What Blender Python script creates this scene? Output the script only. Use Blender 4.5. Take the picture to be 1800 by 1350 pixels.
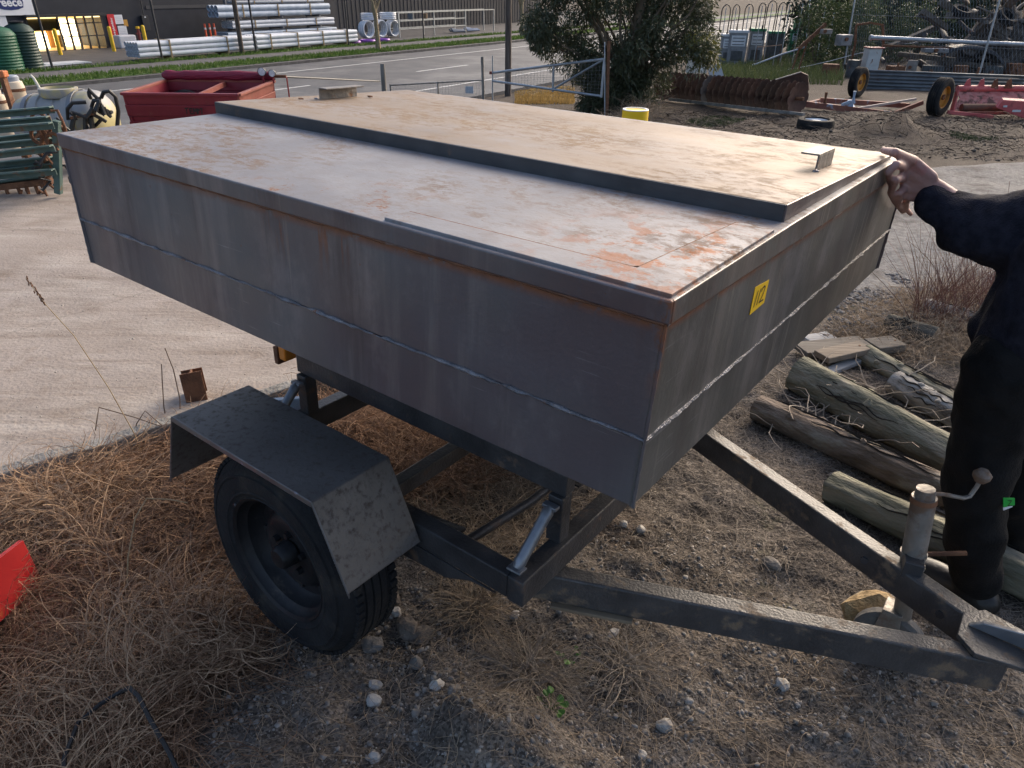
import bpy, bmesh, math, random
import numpy as np
from mathutils import Vector, Matrix, Euler

for _o in list(bpy.data.objects):
    bpy.data.objects.remove(_o, do_unlink=True)
scene = bpy.context.scene
COL = scene.collection
PI = math.pi

# ------------------------------------------------------------------ camera
CAM_H = 1.65
F_PX = 1263.63            # focal length in pixels of the 1800 px wide photograph
PITCH = math.radians(29.13)
ROLL = math.radians(-0.58)
_c, _s = math.cos(PITCH), math.sin(PITCH)
_fwd = Vector((0, _c, -_s)); _r0 = Vector((1, 0, 0)); _d0 = Vector((0, -_s, -_c))
_right = _r0 * math.cos(ROLL) + _d0 * math.sin(ROLL)
_down = -_r0 * math.sin(ROLL) + _d0 * math.cos(ROLL)
cam_data = bpy.data.cameras.new('camera')
cam_data.sensor_fit = 'HORIZONTAL'; cam_data.sensor_width = 36.0
cam_data.lens = F_PX / 1800.0 * 36.0
cam_data.clip_start = 0.02; cam_data.clip_end = 2000.0
cam = bpy.data.objects.new('camera', cam_data); COL.objects.link(cam)
_m = Matrix((_right, -_down, -_fwd)).transposed().to_4x4()
_m.translation = Vector((0, 0, CAM_H))
cam.matrix_world = _m
scene.camera = cam

# ------------------------------------------------------------------ sky, sun, exposure
SUN_EL = math.radians(27.0)
SUN_AZ = math.radians(38.0)      # clockwise from +Y, towards +X: behind the yard, to the right
world = bpy.data.worlds.new('World'); scene.world = world; world.use_nodes = True
_nt = world.node_tree; _nt.nodes.clear()
_sky = _nt.nodes.new('ShaderNodeTexSky'); _sky.sky_type = 'NISHITA'; _sky.sun_disc = False
_sky.sun_elevation = SUN_EL; _sky.sun_rotation = SUN_AZ
_sky.air_density = 0.8; _sky.dust_density = 4.0; _sky.ozone_density = 0.5
_bg = _nt.nodes.new('ShaderNodeBackground'); _bg.inputs['Strength'].default_value = 0.15
_wo = _nt.nodes.new('ShaderNodeOutputWorld')
_nt.links.new(_sky.outputs[0], _bg.inputs['Color']); _nt.links.new(_bg.outputs[0], _wo.inputs['Surface'])
sun_data = bpy.data.lights.new('sun', 'SUN'); sun_data.energy = 1.2; sun_data.angle = math.radians(40)
sun_data.color = (1.0, 0.88, 0.75)
sun = bpy.data.objects.new('sun', sun_data); COL.objects.link(sun)
_sd = Vector((math.sin(SUN_AZ) * math.cos(SUN_EL), math.cos(SUN_AZ) * math.cos(SUN_EL), math.sin(SUN_EL)))
sun.rotation_euler = _sd.to_track_quat('Z', 'Y').to_euler(); sun.location = _sd * 40
scene.view_settings.view_transform = 'Standard'; scene.view_settings.look = 'None'
scene.view_settings.exposure = 0.97; scene.view_settings.gamma = 1.0
scene.view_settings.use_curve_mapping = False
scene.render.engine = 'CYCLES'
scene.cycles.use_denoising = True; scene.cycles.use_adaptive_sampling = True; scene.cycles.adaptive_threshold = 0.02
scene.cycles.max_bounces = 5; scene.cycles.diffuse_bounces = 2; scene.cycles.glossy_bounces = 2; scene.cycles.transmission_bounces = 4
scene.cycles.caustics_reflective = False; scene.cycles.caustics_refractive = False

# ------------------------------------------------------------------ where a pixel of the photograph meets the place
def _ray(px, py):
    return _right * (px - 900) + _down * (py - 675) + _fwd * F_PX
def plane_hit(px, py, z):
    r = _ray(px, py); t = (z - CAM_H) / r.z
    return Vector((0, 0, CAM_H)) + r * t
# the yard falls gently away to a road that lies lower; e runs along the road, n away from the yard
ROAD_Z = -1.15
RO = plane_hit(50, 152, ROAD_Z); _rq = plane_hit(883, 73, ROAD_Z); re_ = _rq - RO; re_.z = 0; re_.normalize(); rn_ = Vector((-re_.y, re_.x, 0))
def terrain(x, y):
    x = np.asarray(x, float); y = np.asarray(y, float)
    d = np.clip(y - 5, 0, 25.5); yard = -.045 * (d - 1.2 * (1 - np.exp(-d / 1.2)))
    n = (x - RO.x) * rn_.x + (y - RO.y) * rn_.y
    k = np.clip((n + 15.5) / 3.6, 0, 1); k = k * k * (3 - 2 * k)
    return yard * (1 - k) + ROAD_Z * k
def terr(x, y):
    d = min(max(y - 5, 0), 25.5); yard = -.045 * (d - 1.2 * (1 - math.exp(-d / 1.2)))
    k = min(max(((x - RO.x) * rn_.x + (y - RO.y) * rn_.y + 15.5) / 3.6, 0), 1); k = k * k * (3 - 2 * k)
    return yard * (1 - k) + ROAD_Z * k
def G(px, py, z=0.0):
    """where the sight line through this pixel meets the ground (or a level z above it)"""
    r = _ray(px, py); c = Vector((0, 0, CAM_H)); lo, hi = .2, None; Y = .2; prev = Y
    while Y < 300:
        p = c + r * (Y / r.y)
        if p.z <= z + terr(p.x, p.y): hi = Y; lo = prev; break
        prev = Y; Y *= 1.06
    if hi is None: return c + r * (120 / r.y)
    for _ in range(24):
        m_ = (lo + hi) / 2; p = c + r * (m_ / r.y)
        if p.z <= z + terr(p.x, p.y): hi = m_
        else: lo = m_
    return c + r * (hi / r.y)
def A(px, py, Y):
    r = _ray(px, py); return Vector((0, 0, CAM_H)) + r * (Y / r.y)

# ------------------------------------------------------------------ noise for shaping
def _hash(ix, iy, seed):
    h = (ix.astype(np.int64) * 374761393 + iy.astype(np.int64) * 668265263 + seed * 1442695041) & 0x7fffffff
    h = ((h ^ (h >> 13)) * 1274126177) & 0x7fffffff
    return ((h ^ (h >> 16)) & 0xffff) / 65535.0
def vnoise(x, y, seed=0):
    xi, yi = np.floor(x), np.floor(y); fx, fy = x - xi, y - yi
    fx = fx * fx * (3 - 2 * fx); fy = fy * fy * (3 - 2 * fy)
    a = _hash(xi, yi, seed); b = _hash(xi + 1, yi, seed); c = _hash(xi, yi + 1, seed); d = _hash(xi + 1, yi + 1, seed)
    return (a * (1 - fx) + b * fx) * (1 - fy) + (c * (1 - fx) + d * fx) * fy - 0.5
def fbm(x, y, octaves=4, seed=0):
    v = 0; amp = 1.0
    for o in range(octaves):
        v = v + amp * vnoise(x, y, seed + o * 17); x = x * 2.07 + 3.1; y = y * 2.03 - 1.7; amp *= 0.5
    return v

# ------------------------------------------------------------------ materials
MATS = {}
def _lin(c):
    return tuple(c) + (1.0,)
def mat(name, c1, c2=None, scale=8.0, rough=0.7, metal=0.0, bump=0.0, bscale=None, stretch=(1, 1, 1), spec=0.4,
        c3=None, c3_scale=3.0, c3_lo=0.55, c3_hi=0.7, detail=4.0, rough3=None, vary=0.0, transl=0.0, coat=0.0):
    """two-tone noise colour, an optional third blotch colour (rust, dirt, moss), noise bump"""
    if name in MATS: return MATS[name]
    m = bpy.data.materials.new(name); m.use_nodes = True; nt = m.node_tree; N = nt.nodes; L = nt.links
    bsdf = N['Principled BSDF']
    bsdf.inputs['Roughness'].default_value = rough; bsdf.inputs['Metallic'].default_value = metal
    bsdf.inputs['Specular IOR Level'].default_value = spec
    if coat: bsdf.inputs['Coat Weight'].default_value = coat
    tc = N.new('ShaderNodeTexCoord'); mp = N.new('ShaderNodeMapping')
    mp.inputs['Scale'].default_value = stretch
    L.new(tc.outputs['Object'], mp.inputs['Vector'])
    oi = N.new('ShaderNodeObjectInfo')
    off = N.new('ShaderNodeVectorMath'); off.operation = 'MULTIPLY_ADD'
    cmb = N.new('ShaderNodeCombineXYZ')
    for k in range(3): L.new(oi.outputs['Random'], cmb.inputs[k])
    L.new(cmb.outputs[0], off.inputs[0]); off.inputs[1].default_value = (17.0 * (1 if vary else 0),) * 3
    L.new(mp.outputs[0], off.inputs[2])
    vec = off.outputs[0]
    n1 = N.new('ShaderNodeTexNoise'); n1.inputs['Scale'].default_value = scale; n1.inputs['Detail'].default_value = detail
    L.new(vec, n1.inputs['Vector'])
    rmp = N.new('ShaderNodeValToRGB'); rmp.color_ramp.elements[0].position = 0.32; rmp.color_ramp.elements[1].position = 0.68
    rmp.color_ramp.elements[0].color = _lin(c1); rmp.color_ramp.elements[1].color = _lin(c2 or c1)
    L.new(n1.outputs['Fac'], rmp.inputs[0]); col = rmp.outputs[0]
    if c3:
        n3 = N.new('ShaderNodeTexNoise'); n3.inputs['Scale'].default_value = c3_scale; n3.inputs['Detail'].default_value = 5.0
        n3.inputs['Roughness'].default_value = 0.62
        L.new(vec, n3.inputs['Vector'])
        mr = N.new('ShaderNodeMapRange'); mr.interpolation_type = 'SMOOTHSTEP'
        mr.inputs[1].default_value = c3_lo; mr.inputs[2].default_value = c3_hi
        L.new(n3.outputs['Fac'], mr.inputs[0])
        mx = N.new('ShaderNodeMix'); mx.data_type = 'RGBA'
        L.new(mr.outputs[0], mx.inputs[0]); L.new(col, mx.inputs[6]); mx.inputs[7].default_value = _lin(c3); col = mx.outputs[2]
        if rough3 is not None:
            m2 = N.new('ShaderNodeMapRange'); L.new(mr.outputs[0], m2.inputs[0])
            m2.inputs[3].default_value = rough; m2.inputs[4].default_value = rough3
            L.new(m2.outputs[0], bsdf.inputs['Roughness'])
            if metal:
                m4 = N.new('ShaderNodeMapRange'); L.new(mr.outputs[0], m4.inputs[0])
                m4.inputs[3].default_value = metal; m4.inputs[4].default_value = 0.0
                L.new(m4.outputs[0], bsdf.inputs['Metallic'])
    if vary:
        hv = N.new('ShaderNodeHueSaturation'); mv = N.new('ShaderNodeMapRange')
        L.new(oi.outputs['Random'], mv.inputs[0]); mv.inputs[3].default_value = 1 - vary; mv.inputs[4].default_value = 1 + vary
        L.new(mv.outputs[0], hv.inputs['Value']); L.new(col, hv.inputs['Color']); col = hv.outputs[0]
    L.new(col, bsdf.inputs['Base Color'])
    if bump:
        nb = N.new('ShaderNodeTexNoise'); nb.inputs['Scale'].default_value = bscale or scale * 3; nb.inputs['Detail'].default_value = 4.0
        L.new(vec, nb.inputs['Vector'])
        bp = N.new('ShaderNodeBump'); bp.inputs['Strength'].default_value = min(1.0, bump); bp.inputs['Distance'].default_value = 0.02
        L.new(nb.outputs['Fac'], bp.inputs['Height']); L.new(bp.outputs[0], bsdf.inputs['Normal'])
    if transl:
        tr = N.new('ShaderNodeBsdfTranslucent'); L.new(col, tr.inputs['Color'])
        ms = N.new('ShaderNodeMixShader'); ms.inputs[0].default_value = transl
        L.new(bsdf.outputs[0], ms.inputs[1]); L.new(tr.outputs[0], ms.inputs[2])
        L.new(ms.outputs[0], N['Material Output'].inputs['Surface'])
    MATS[name] = m
    return m
def emit(name, c, strength, c2=None, scale=1.0):
    m = bpy.data.materials.new(name); m.use_nodes = True; nt = m.node_tree; N = nt.nodes; L = nt.links
    b = N['Principled BSDF']; b.inputs['Base Color'].default_value = _lin(c); b.inputs['Roughness'].default_value = .5
    tc = N.new('ShaderNodeTexCoord'); n = N.new('ShaderNodeTexNoise'); n.inputs['Scale'].default_value = scale
    L.new(tc.outputs['Object'], n.inputs['Vector'])
    r = N.new('ShaderNodeValToRGB'); r.color_ramp.elements[0].position = .35; r.color_ramp.elements[1].position = .65
    r.color_ramp.elements[0].color = _lin(c); r.color_ramp.elements[1].color = _lin(c2 or c)
    L.new(n.outputs['Fac'], r.inputs[0]); L.new(r.outputs[0], b.inputs['Emission Color'])
    b.inputs['Emission Strength'].default_value = strength
    MATS[name] = m; return m

# ------------------------------------------------------------------ mesh builder
class MB:
    def __init__(self): self.v = []; self.f = []
    def add(self, vs, fs):
        o = len(self.v); self.v.extend([tuple(p) for p in vs]); self.f.extend([tuple(i + o for i in f) for f in fs]); return self
    def box(self, c, s, rot=None):
        c = Vector(c); h = Vector(s) * 0.5; vs = []
        for x in (-1, 1):
            for y in (-1, 1):
                for z in (-1, 1):
                    p = Vector((x * h.x, y * h.y, z * h.z))
                    if rot is not None: p = rot @ p
                    vs.append(c + p)
        return self.add(vs, [(0, 1, 3, 2), (4, 6, 7, 5), (0, 4, 5, 1), (2, 3, 7, 6), (0, 2, 6, 4), (1, 5, 7, 3)])
    def beam(self, a, b, w, h, up=(0, 0, 1)):
        a, b = Vector(a), Vector(b); d = b - a; ln = d.length; d.normalize()
        up = Vector(up); sx = d.cross(up)
        if sx.length < 1e-4: sx = d.cross(Vector((1, 0, 0)))
        sx.normalize(); uz = sx.cross(d).normalized()
        return self.box((a + b) / 2, (ln, w, h), Matrix((d, sx, uz)).transposed())
    def cyl(self, a, b, r0, r1=None, n=12, cap=True):
        a, b = Vector(a), Vector(b); r1 = r0 if r1 is None else r1
        d = (b - a).normalized(); q = d.to_track_quat('Z', 'Y').to_matrix()
        vs = []
        for p, r in ((a, r0), (b, r1)):
            for k in range(n):
                t = 2 * PI * k / n; vs.append(p + q @ Vector((r * math.cos(t), r * math.sin(t), 0)))
        fs = [(k, (k + 1) % n, n + (k + 1) % n, n + k) for k in range(n)]
        if cap: fs += [tuple(range(n - 1, -1, -1)), tuple(range(n, 2 * n))]
        return self.add(vs, fs)
    def tube(self, pts, r, n=6, cap=True):
        pts = [Vector(p) for p in pts]; m = len(pts)
        rs = r if isinstance(r, (list, tuple)) else [r] * m
        vs = []; prev = None
        for i, p in enumerate(pts):
            d = (pts[min(i + 1, m - 1)] - pts[max(i - 1, 0)]).normalized()
            if prev is None:
                s = d.cross(Vector((0, 0, 1)))
                if s.length < 1e-3: s = d.cross(Vector((1, 0, 0)))
            else:
                s = prev - d * prev.dot(d)
            s.normalize(); prev = s; u = d.cross(s)
            for k in range(n):
                t = 2 * PI * k / n; vs.append(p + (s * math.cos(t) + u * math.sin(t)) * rs[i])
        fs = []
        for i in range(m - 1):
            for k in range(n): fs.append((i * n + k, i * n + (k + 1) % n, (i + 1) * n + (k + 1) % n, (i + 1) * n + k))
        if cap: fs += [tuple(range(n - 1, -1, -1)), tuple(range((m - 1) * n, m * n))]
        return self.add(vs, fs)
    def lathe(self, prof, c=(0, 0, 0), axis='y', n=40, closed=True):
        """prof: list of (radius, along-axis)"""
        c = Vector(c); m = len(prof); vs = []
        for k in range(n):
            t = 2 * PI * k / n; ca, sa = math.cos(t), math.sin(t)
            for r, h in prof:
                if axis == 'y': p = Vector((r * ca, h, r * sa))
                elif axis == 'z': p = Vector((r * ca, r * sa, h))
                else: p = Vector((h, r * ca, r * sa))
                vs.append(c + p)
        fs = []
        for k in range(n):
            k2 = (k + 1) % n
            for j in range(m - 1 if not closed else m):
                j2 = (j + 1) % m; fs.append((k * m + j, k2 * m + j, k2 * m + j2, k * m + j2))
        return self.add(vs, fs)
    def prism(self, poly, thick, origin=(0, 0, 0), ex=(1, 0, 0), ey=(0, 1, 0)):
        """polygon in the plane (ex, ey), extruded along ex x ey by thick"""
        o = Vector(origin); ex = Vector(ex); ey = Vector(ey); nz = ex.cross(ey).normalized(); n = len(poly)
        vs = [o + ex * p[0] + ey * p[1] for p in poly] + [o + ex * p[0] + ey * p[1] + nz * thick for p in poly]
        fs = [tuple(range(n - 1, -1, -1)), tuple(range(n, 2 * n))] + [(k, (k + 1) % n, n + (k + 1) % n, n + k) for k in range(n)]
        return self.add(vs, fs)
    def slab(self, quad, t):
        """four corner points (counter-clockwise seen from outside), thickened inwards"""
        q = [Vector(p) for p in quad]; nz = (q[1] - q[0]).cross(q[3] - q[0]).normalized()
        vs = q + [p - nz * t for p in q]
        return self.add(vs, [(0, 1, 2, 3), (7, 6, 5, 4), (0, 4, 5, 1), (1, 5, 6, 2), (2, 6, 7, 3), (3, 7, 4, 0)])
    def ball(self, c, r, sub=2, jit=0.0, seed=0, sc=(1, 1, 1)):
        bm = bmesh.new(); bmesh.ops.create_icosphere(bm, subdivisions=sub, radius=1.0)
        rd = random.Random(seed); ph = [rd.uniform(0, 6.28) for _ in range(6)]
        vs = []
        for v in bm.verts:
            p = v.co.copy()
            k = 1 + jit * (math.sin(3.1 * p.x + ph[0]) + math.sin(3.7 * p.y + ph[1]) + math.sin(4.3 * p.z + ph[2])) / 3 \
                + jit * .6 * (math.sin(8 * p.x + 5 * p.y + ph[3]) * math.sin(7 * p.z + ph[4])) + jit * .3 * rd.uniform(-1, 1)
            vs.append(Vector(c) + Vector((p.x * sc[0], p.y * sc[1], p.z * sc[2])) * r * k)
        bm.verts.index_update()
        fs = [tuple(v.index for v in f.verts) for f in bm.faces]; bm.free()
        return self.add(vs, fs)
    def build(self, name, material, parent=None, bevel=0.0, smooth=False, seg=2, kind=None):
        me = bpy.data.meshes.new(name); me.from_pydata(self.v, [], self.f); me.validate()
        bm = bmesh.new(); bm.from_mesh(me); bmesh.ops.recalc_face_normals(bm, faces=bm.faces); bm.to_mesh(me); bm.free()
        if isinstance(material, (list, tuple)):
            for m in material: me.materials.append(m)
        else: me.materials.append(material)
        if smooth: me.polygons.foreach_set('use_smooth', [True] * len(me.polygons))
        o = bpy.data.objects.new(name, me); COL.objects.link(o)
        if parent is not None: o.parent = parent
        if bevel:
            b = o.modifiers.new('bevel', 'BEVEL'); b.width = bevel; b.segments = seg; b.limit_method = 'ANGLE'; b.angle_limit = 0.6
        if smooth and bevel == 0:
            try:
                me.set_sharp_from_angle(angle=math.radians(40))
            except Exception: pass
        if kind: o['kind'] = kind
        return o
def np_mesh(name, verts, faces, material, parent=None, kind=None, smooth=False):
    me = bpy.data.meshes.new(name)
    nv, nf, k = len(verts), len(faces), faces.shape[1]
    me.vertices.add(nv); me.vertices.foreach_set('co', np.asarray(verts, np.float32).ravel())
    me.loops.add(nf * k); me.loops.foreach_set('vertex_index', np.asarray(faces, np.int32).ravel())
    me.polygons.add(nf); me.polygons.foreach_set('loop_start', np.arange(nf, dtype=np.int32) * k)
    if smooth: me.polygons.foreach_set('use_smooth', np.ones(nf, bool))
    me.update(calc_edges=True)
    for m in (material if isinstance(material, (list, tuple)) else [material]): me.materials.append(m)
    o = bpy.data.objects.new(name, me); COL.objects.link(o)
    if parent is not None: o.parent = parent
    if kind: o['kind'] = kind
    return o
def thing(name, label, cat, loc=(0, 0, 0), rz=0.0, group=None, rot=None):
    o = bpy.data.objects.new(name, None); COL.objects.link(o); o.empty_display_size = 0.1
    o.location = loc; o.rotation_euler = rot if rot is not None else (0, 0, rz)
    return tag(o, label, cat, group)
def tag(o, label=None, cat=None, group=None, kind=None):
    if label: o['label'] = label
    if cat: o['category'] = cat
    if group: o['group'] = group
    if kind: o['kind'] = kind
    return o
def share(src, name, parent, loc=(0, 0, 0), rot=(0, 0, 0), scale=(1, 1, 1)):
    o = src.copy(); o.name = name; COL.objects.link(o); o.parent = parent
    o.location = loc; o.rotation_euler = rot; o.scale = scale
    return o
def copy_tree(src, loc, rot, label, group=None, scale=None):
    r = src.copy(); COL.objects.link(r); r.location = loc; r.rotation_euler = rot; r['label'] = label
    if scale: r.scale = scale
    if group: r['group'] = group
    for ch in list(src.children):
        c = ch.copy(); COL.objects.link(c); c.parent = r
        for g in list(ch.children):
            d = g.copy(); COL.objects.link(d); d.parent = c
    return r
def text_mesh(name, body, size, material, parent, loc, rot, bold=0.0, shear=0.0, extrude=0.0005):
    cu = bpy.data.curves.new(name, 'FONT'); cu.body = body; cu.size = size; cu.align_x = 'CENTER'; cu.align_y = 'CENTER'
    cu.offset = bold; cu.shear = shear; cu.extrude = extrude; cu.resolution_u = 3
    t = bpy.data.objects.new(name + '_tmp', cu); COL.objects.link(t)
    dg = bpy.context.evaluated_depsgraph_get(); me = bpy.data.meshes.new_from_object(t.evaluated_get(dg))
    bpy.data.objects.remove(t, do_unlink=True)
    me.materials.clear(); me.materials.append(material)
    o = bpy.data.objects.new(name, me); COL.objects.link(o); o.parent = parent; o.location = loc; o.rotation_euler = rot
    return o
# ================================================================== THE SETTING
TR_O = Vector((-0.115, 2.080, 0)); TR_YAW = math.radians(-37.13)
TR_ROT = (math.radians(-1.81), math.radians(0.49), TR_YAW)
_cu, _su = math.cos(TR_YAW), math.sin(TR_YAW)
MOUND = G(1560, 240)
def ground_h(x, y):
    x = np.asarray(x, float); y = np.asarray(y, float)
    u = (x - TR_O.x) * _cu + (y - TR_O.y) * _su; v = (x - TR_O.x) * _su - (y - TR_O.y) * _cu
    near = np.exp(-((u - .3) / 1.6) ** 2 - (v / 1.6) ** 2)
    r = np.hypot(x, y - 1.5); fade = np.clip(1.25 - r / 6.0, 0.0, 1.0)
    h = 0.0316 * np.clip(v, -1.2, 1.2) * near
    h = h + fade * (0.055 * fbm(x * 1.3, y * 1.3, 3, 5) + 0.030 * fbm(x * 6, y * 6, 3, 9) + 0.014 * fbm(x * 26, y * 26, 3, 31))
    # lumps of dug soil by the wheel and below the drawbar
    for cx, cy, rr, hh in ((-0.06, 1.10, .16, .06), (.16, .98, .13, .03), (-.50, .95, .2, .035)):
        h = h + hh * np.exp(-((x - cx) ** 2 + (y - cy) ** 2) / rr ** 2) * (1 + 1.2 * fbm(x * 11, y * 11, 2, 77))
    d = np.hypot((x - MOUND.x) / .95, (y - MOUND.y) / .5)
    h = h + 0.20 * np.exp(-d ** 2 * 1.6) * (1 + 1.5 * fbm(x * 4, y * 4, 5, 55))
    far = np.clip((np.hypot(x, y) - 6) / 4, 0, 1) * np.clip((44 - np.hypot(x - 7, y - 12) * 2.6) / 6, 0, 1) * np.clip((x - 1.2) / 1.5, 0, 1)
    h = h + far * 0.10 * (fbm(x * 1.1, y * 1.1, 4, 41) + .12)
    h = h - .06 * np.clip((r - 5) / 2, 0, 1) * (1 - np.clip(far, 0, 1))
    return h + terrain(x, y)
def gh(x, y): return float(ground_h(np.array([x]), np.array([y]))[0])

def axis_coords(lo, hi, step, far, grow=1.16):
    c = list(np.arange(lo, hi, step)); s = step; x = hi
    while x < far: c.append(x); s *= grow; x += s
    c.append(far); s = step; x = lo - step
    left = []
    while x > -far: left.append(x); s *= grow; x -= s
    left.append(-far)
    return np.array(sorted(left + c))
gx = axis_coords(-2.4, 2.6, .0135, 700, 1.07); gy = axis_coords(0.15, 3.6, .0125, 700, 1.07)
XX, YY = np.meshgrid(gx, gy); ZZ = ground_h(XX, YY)
nx, ny = len(gx), len(gy)
idx = np.arange(nx * ny).reshape(ny, nx)
gf = np.stack([idx[:-1, :-1], idx[:-1, 1:], idx[1:, 1:], idx[1:, :-1]], -1).reshape(-1, 4)

def dirt_material():
    m = mat('dirt', (.072, .060, .050), (.148, .127, .108), scale=5.0, rough=.95, bump=.7, bscale=70, spec=.15,
            c3=(.21, .185, .16), c3_scale=16, c3_lo=.60, c3_hi=.72)
    nt = m.node_tree; N = nt.nodes; L = nt.links; b = N['Principled BSDF']
    tc = N['Texture Coordinate']
    src = b.inputs['Base Color'].links[0].from_socket
    # thin mossy green and pale chalky patches
    for sc, lo, hi, colr, loc in ((1.9, .60, .74, (.075, .085, .035), (3, 7, 0)), (2.6, .60, .76, (.23, .21, .19), (9, 2, 0)), (.8, .55, .7, (.085, .06, .045), (1, 5, 0))):
        mp = N.new('ShaderNodeMapping'); mp.inputs['Location'].default_value = loc; L.new(tc.outputs['Object'], mp.inputs['Vector'])
        n = N.new('ShaderNodeTexNoise'); n.inputs['Scale'].default_value = sc; n.inputs['Detail'].default_value = 5; n.inputs['Roughness'].default_value = .65
        L.new(mp.outputs[0], n.inputs['Vector'])
        r = N.new('ShaderNodeMapRange'); r.inputs[1].default_value = lo; r.inputs[2].default_value = hi; r.inputs[4].default_value = .8
        L.new(n.outputs['Fac'], r.inputs[0])
        x = N.new('ShaderNodeMix'); x.data_type = 'RGBA'; L.new(r.outputs[0], x.inputs[0]); L.new(src, x.inputs[6]); x.inputs[7].default_value = _lin(colr)
        src = x.outputs[2]
    # back yard soil darkened in its colour, to offset the sunlight falling there
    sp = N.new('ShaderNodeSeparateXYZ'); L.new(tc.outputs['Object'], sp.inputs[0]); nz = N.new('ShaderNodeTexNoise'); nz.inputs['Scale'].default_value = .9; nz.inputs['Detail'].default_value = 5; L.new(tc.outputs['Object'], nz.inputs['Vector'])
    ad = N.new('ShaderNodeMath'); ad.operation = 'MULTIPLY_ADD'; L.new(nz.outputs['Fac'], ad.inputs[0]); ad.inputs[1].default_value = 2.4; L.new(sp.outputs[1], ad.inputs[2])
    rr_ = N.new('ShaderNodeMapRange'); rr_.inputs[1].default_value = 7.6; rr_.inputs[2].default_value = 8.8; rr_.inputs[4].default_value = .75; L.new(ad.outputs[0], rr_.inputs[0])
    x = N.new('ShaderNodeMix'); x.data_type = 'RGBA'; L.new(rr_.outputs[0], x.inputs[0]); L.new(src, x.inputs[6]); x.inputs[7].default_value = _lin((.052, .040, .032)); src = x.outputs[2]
    # grit: tiny pale and dark cells
    vo = N.new('ShaderNodeTexVoronoi'); vo.inputs['Scale'].default_value = 170; L.new(tc.outputs['Object'], vo.inputs['Vector'])
    cr = N.new('ShaderNodeSeparateColor'); L.new(vo.outputs['Color'], cr.inputs[0])
    mr = N.new('ShaderNodeMapRange'); mr.inputs[1].default_value = 0; mr.inputs[2].default_value = 1; mr.inputs[3].default_value = .45; mr.inputs[4].default_value = 1.75
    L.new(cr.outputs[0], mr.inputs[0])
    hv = N.new('ShaderNodeHueSaturation'); L.new(src, hv.inputs['Color']); L.new(mr.outputs[0], hv.inputs['Value'])
    L.new(hv.outputs[0], b.inputs['Base Color'])
    return m
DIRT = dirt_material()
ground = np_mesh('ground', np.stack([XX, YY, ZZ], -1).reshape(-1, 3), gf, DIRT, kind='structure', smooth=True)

# ---- pale concrete slab with its kerb
CONC = mat('pale_concrete', (.262, .222, .190), (.335, .290, .255), scale=2.2, rough=.92, bump=.3, bscale=60, spec=.2,
           c3=(.21, .165, .13), c3_scale=5.5, c3_lo=.50, c3_hi=.80)
def add_marks(m, marks):
    """stains, tracks and cracks with shapes of their own: (kind, scale, stretch, lo, hi, colour, amount, rotation)"""
    nt = m.node_tree; N = nt.nodes; L = nt.links; b = N['Principled BSDF']; src = b.inputs['Base Color'].links[0].from_socket; tc = N['Texture Coordinate']
    for kind, sc, st, lo_, hi_, colr, amt, rot in marks:
        mp = N.new('ShaderNodeMapping'); mp.inputs['Scale'].default_value = st; mp.inputs['Rotation'].default_value = (0, 0, rot); L.new(tc.outputs['Object'], mp.inputs['Vector'])
        if kind == 'noise':
            n = N.new('ShaderNodeTexNoise'); n.inputs['Detail'].default_value = 6; n.inputs['Roughness'].default_value = .68; n.inputs['Scale'].default_value = sc; L.new(mp.outputs[0], n.inputs['Vector']); out = n.outputs['Fac']
        else:
            w = N.new('ShaderNodeTexNoise'); w.inputs['Scale'].default_value = sc * 2.5; w.inputs['Detail'].default_value = 4; L.new(mp.outputs[0], w.inputs['Vector'])
            mx_ = N.new('ShaderNodeMix'); mx_.data_type = 'VECTOR'; mx_.inputs[0].default_value = .18; L.new(mp.outputs[0], mx_.inputs[4]); L.new(w.outputs['Color'], mx_.inputs[5])
            n = N.new('ShaderNodeTexVoronoi'); n.feature = 'DISTANCE_TO_EDGE'; n.inputs['Scale'].default_value = sc; L.new(mx_.outputs[1], n.inputs['Vector']); out = n.outputs['Distance']
        r = N.new('ShaderNodeMapRange'); r.inputs[1].default_value = lo_; r.inputs[2].default_value = hi_; r.inputs[3].default_value = 0 if kind == 'noise' else amt; r.inputs[4].default_value = amt if kind == 'noise' else 0; L.new(out, r.inputs[0])
        x = N.new('ShaderNodeMix'); x.data_type = 'RGBA'; L.new(r.outputs[0], x.inputs[0]); L.new(src, x.inputs[6]); x.inputs[7].default_value = _lin(colr); src = x.outputs[2]
    L.new(src, b.inputs['Base Color'])
add_marks(CONC, [('noise', 1.1, (1, 3.5, 1), .50, .66, (.42, .375, .33), .7, .5), ('noise', 2.2, (.5, 5, 1), .54, .66, (.19, .15, .12), .55, .9), ('noise', 30, (1, 1, 1), .60, .70, (.17, .135, .11), .55, 0), ('crack', .42, (1, 1, 1), .0, .004, (.17, .145, .12), .4, 0)])
E0 = G(0, 835, .1); E1 = G(380, 722, .1); ed = (E1 - E0); ed.z = 0; ed.normalize(); en = Vector((-ed.y, ed.x, 0))
def SL(a, b, z): return E0 + ed * a + en * b + Vector((0, 0, z - E0.z))
na, nb = 150, 110
sa = np.linspace(-5, 3.2, na); sb = np.linspace(0.06, 6.2, nb)
SA, SB = np.meshgrid(sa, sb)
SX = E0.x + ed.x * SA + en.x * SB; SY = E0.y + ed.y * SA + en.y * SB
SZ = .095 + terrain(SX, SY) + .022 * fbm(SX * .9, SY * .9, 3, 3) * np.clip(SB, 0, 1) + .004 * fbm(SX * 9, SY * 9, 2, 4)
si = np.arange(na * nb).reshape(nb, na)
sf = np.stack([si[:-1, :-1], si[:-1, 1:], si[1:, 1:], si[1:, :-1]], -1).reshape(-1, 4)
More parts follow.
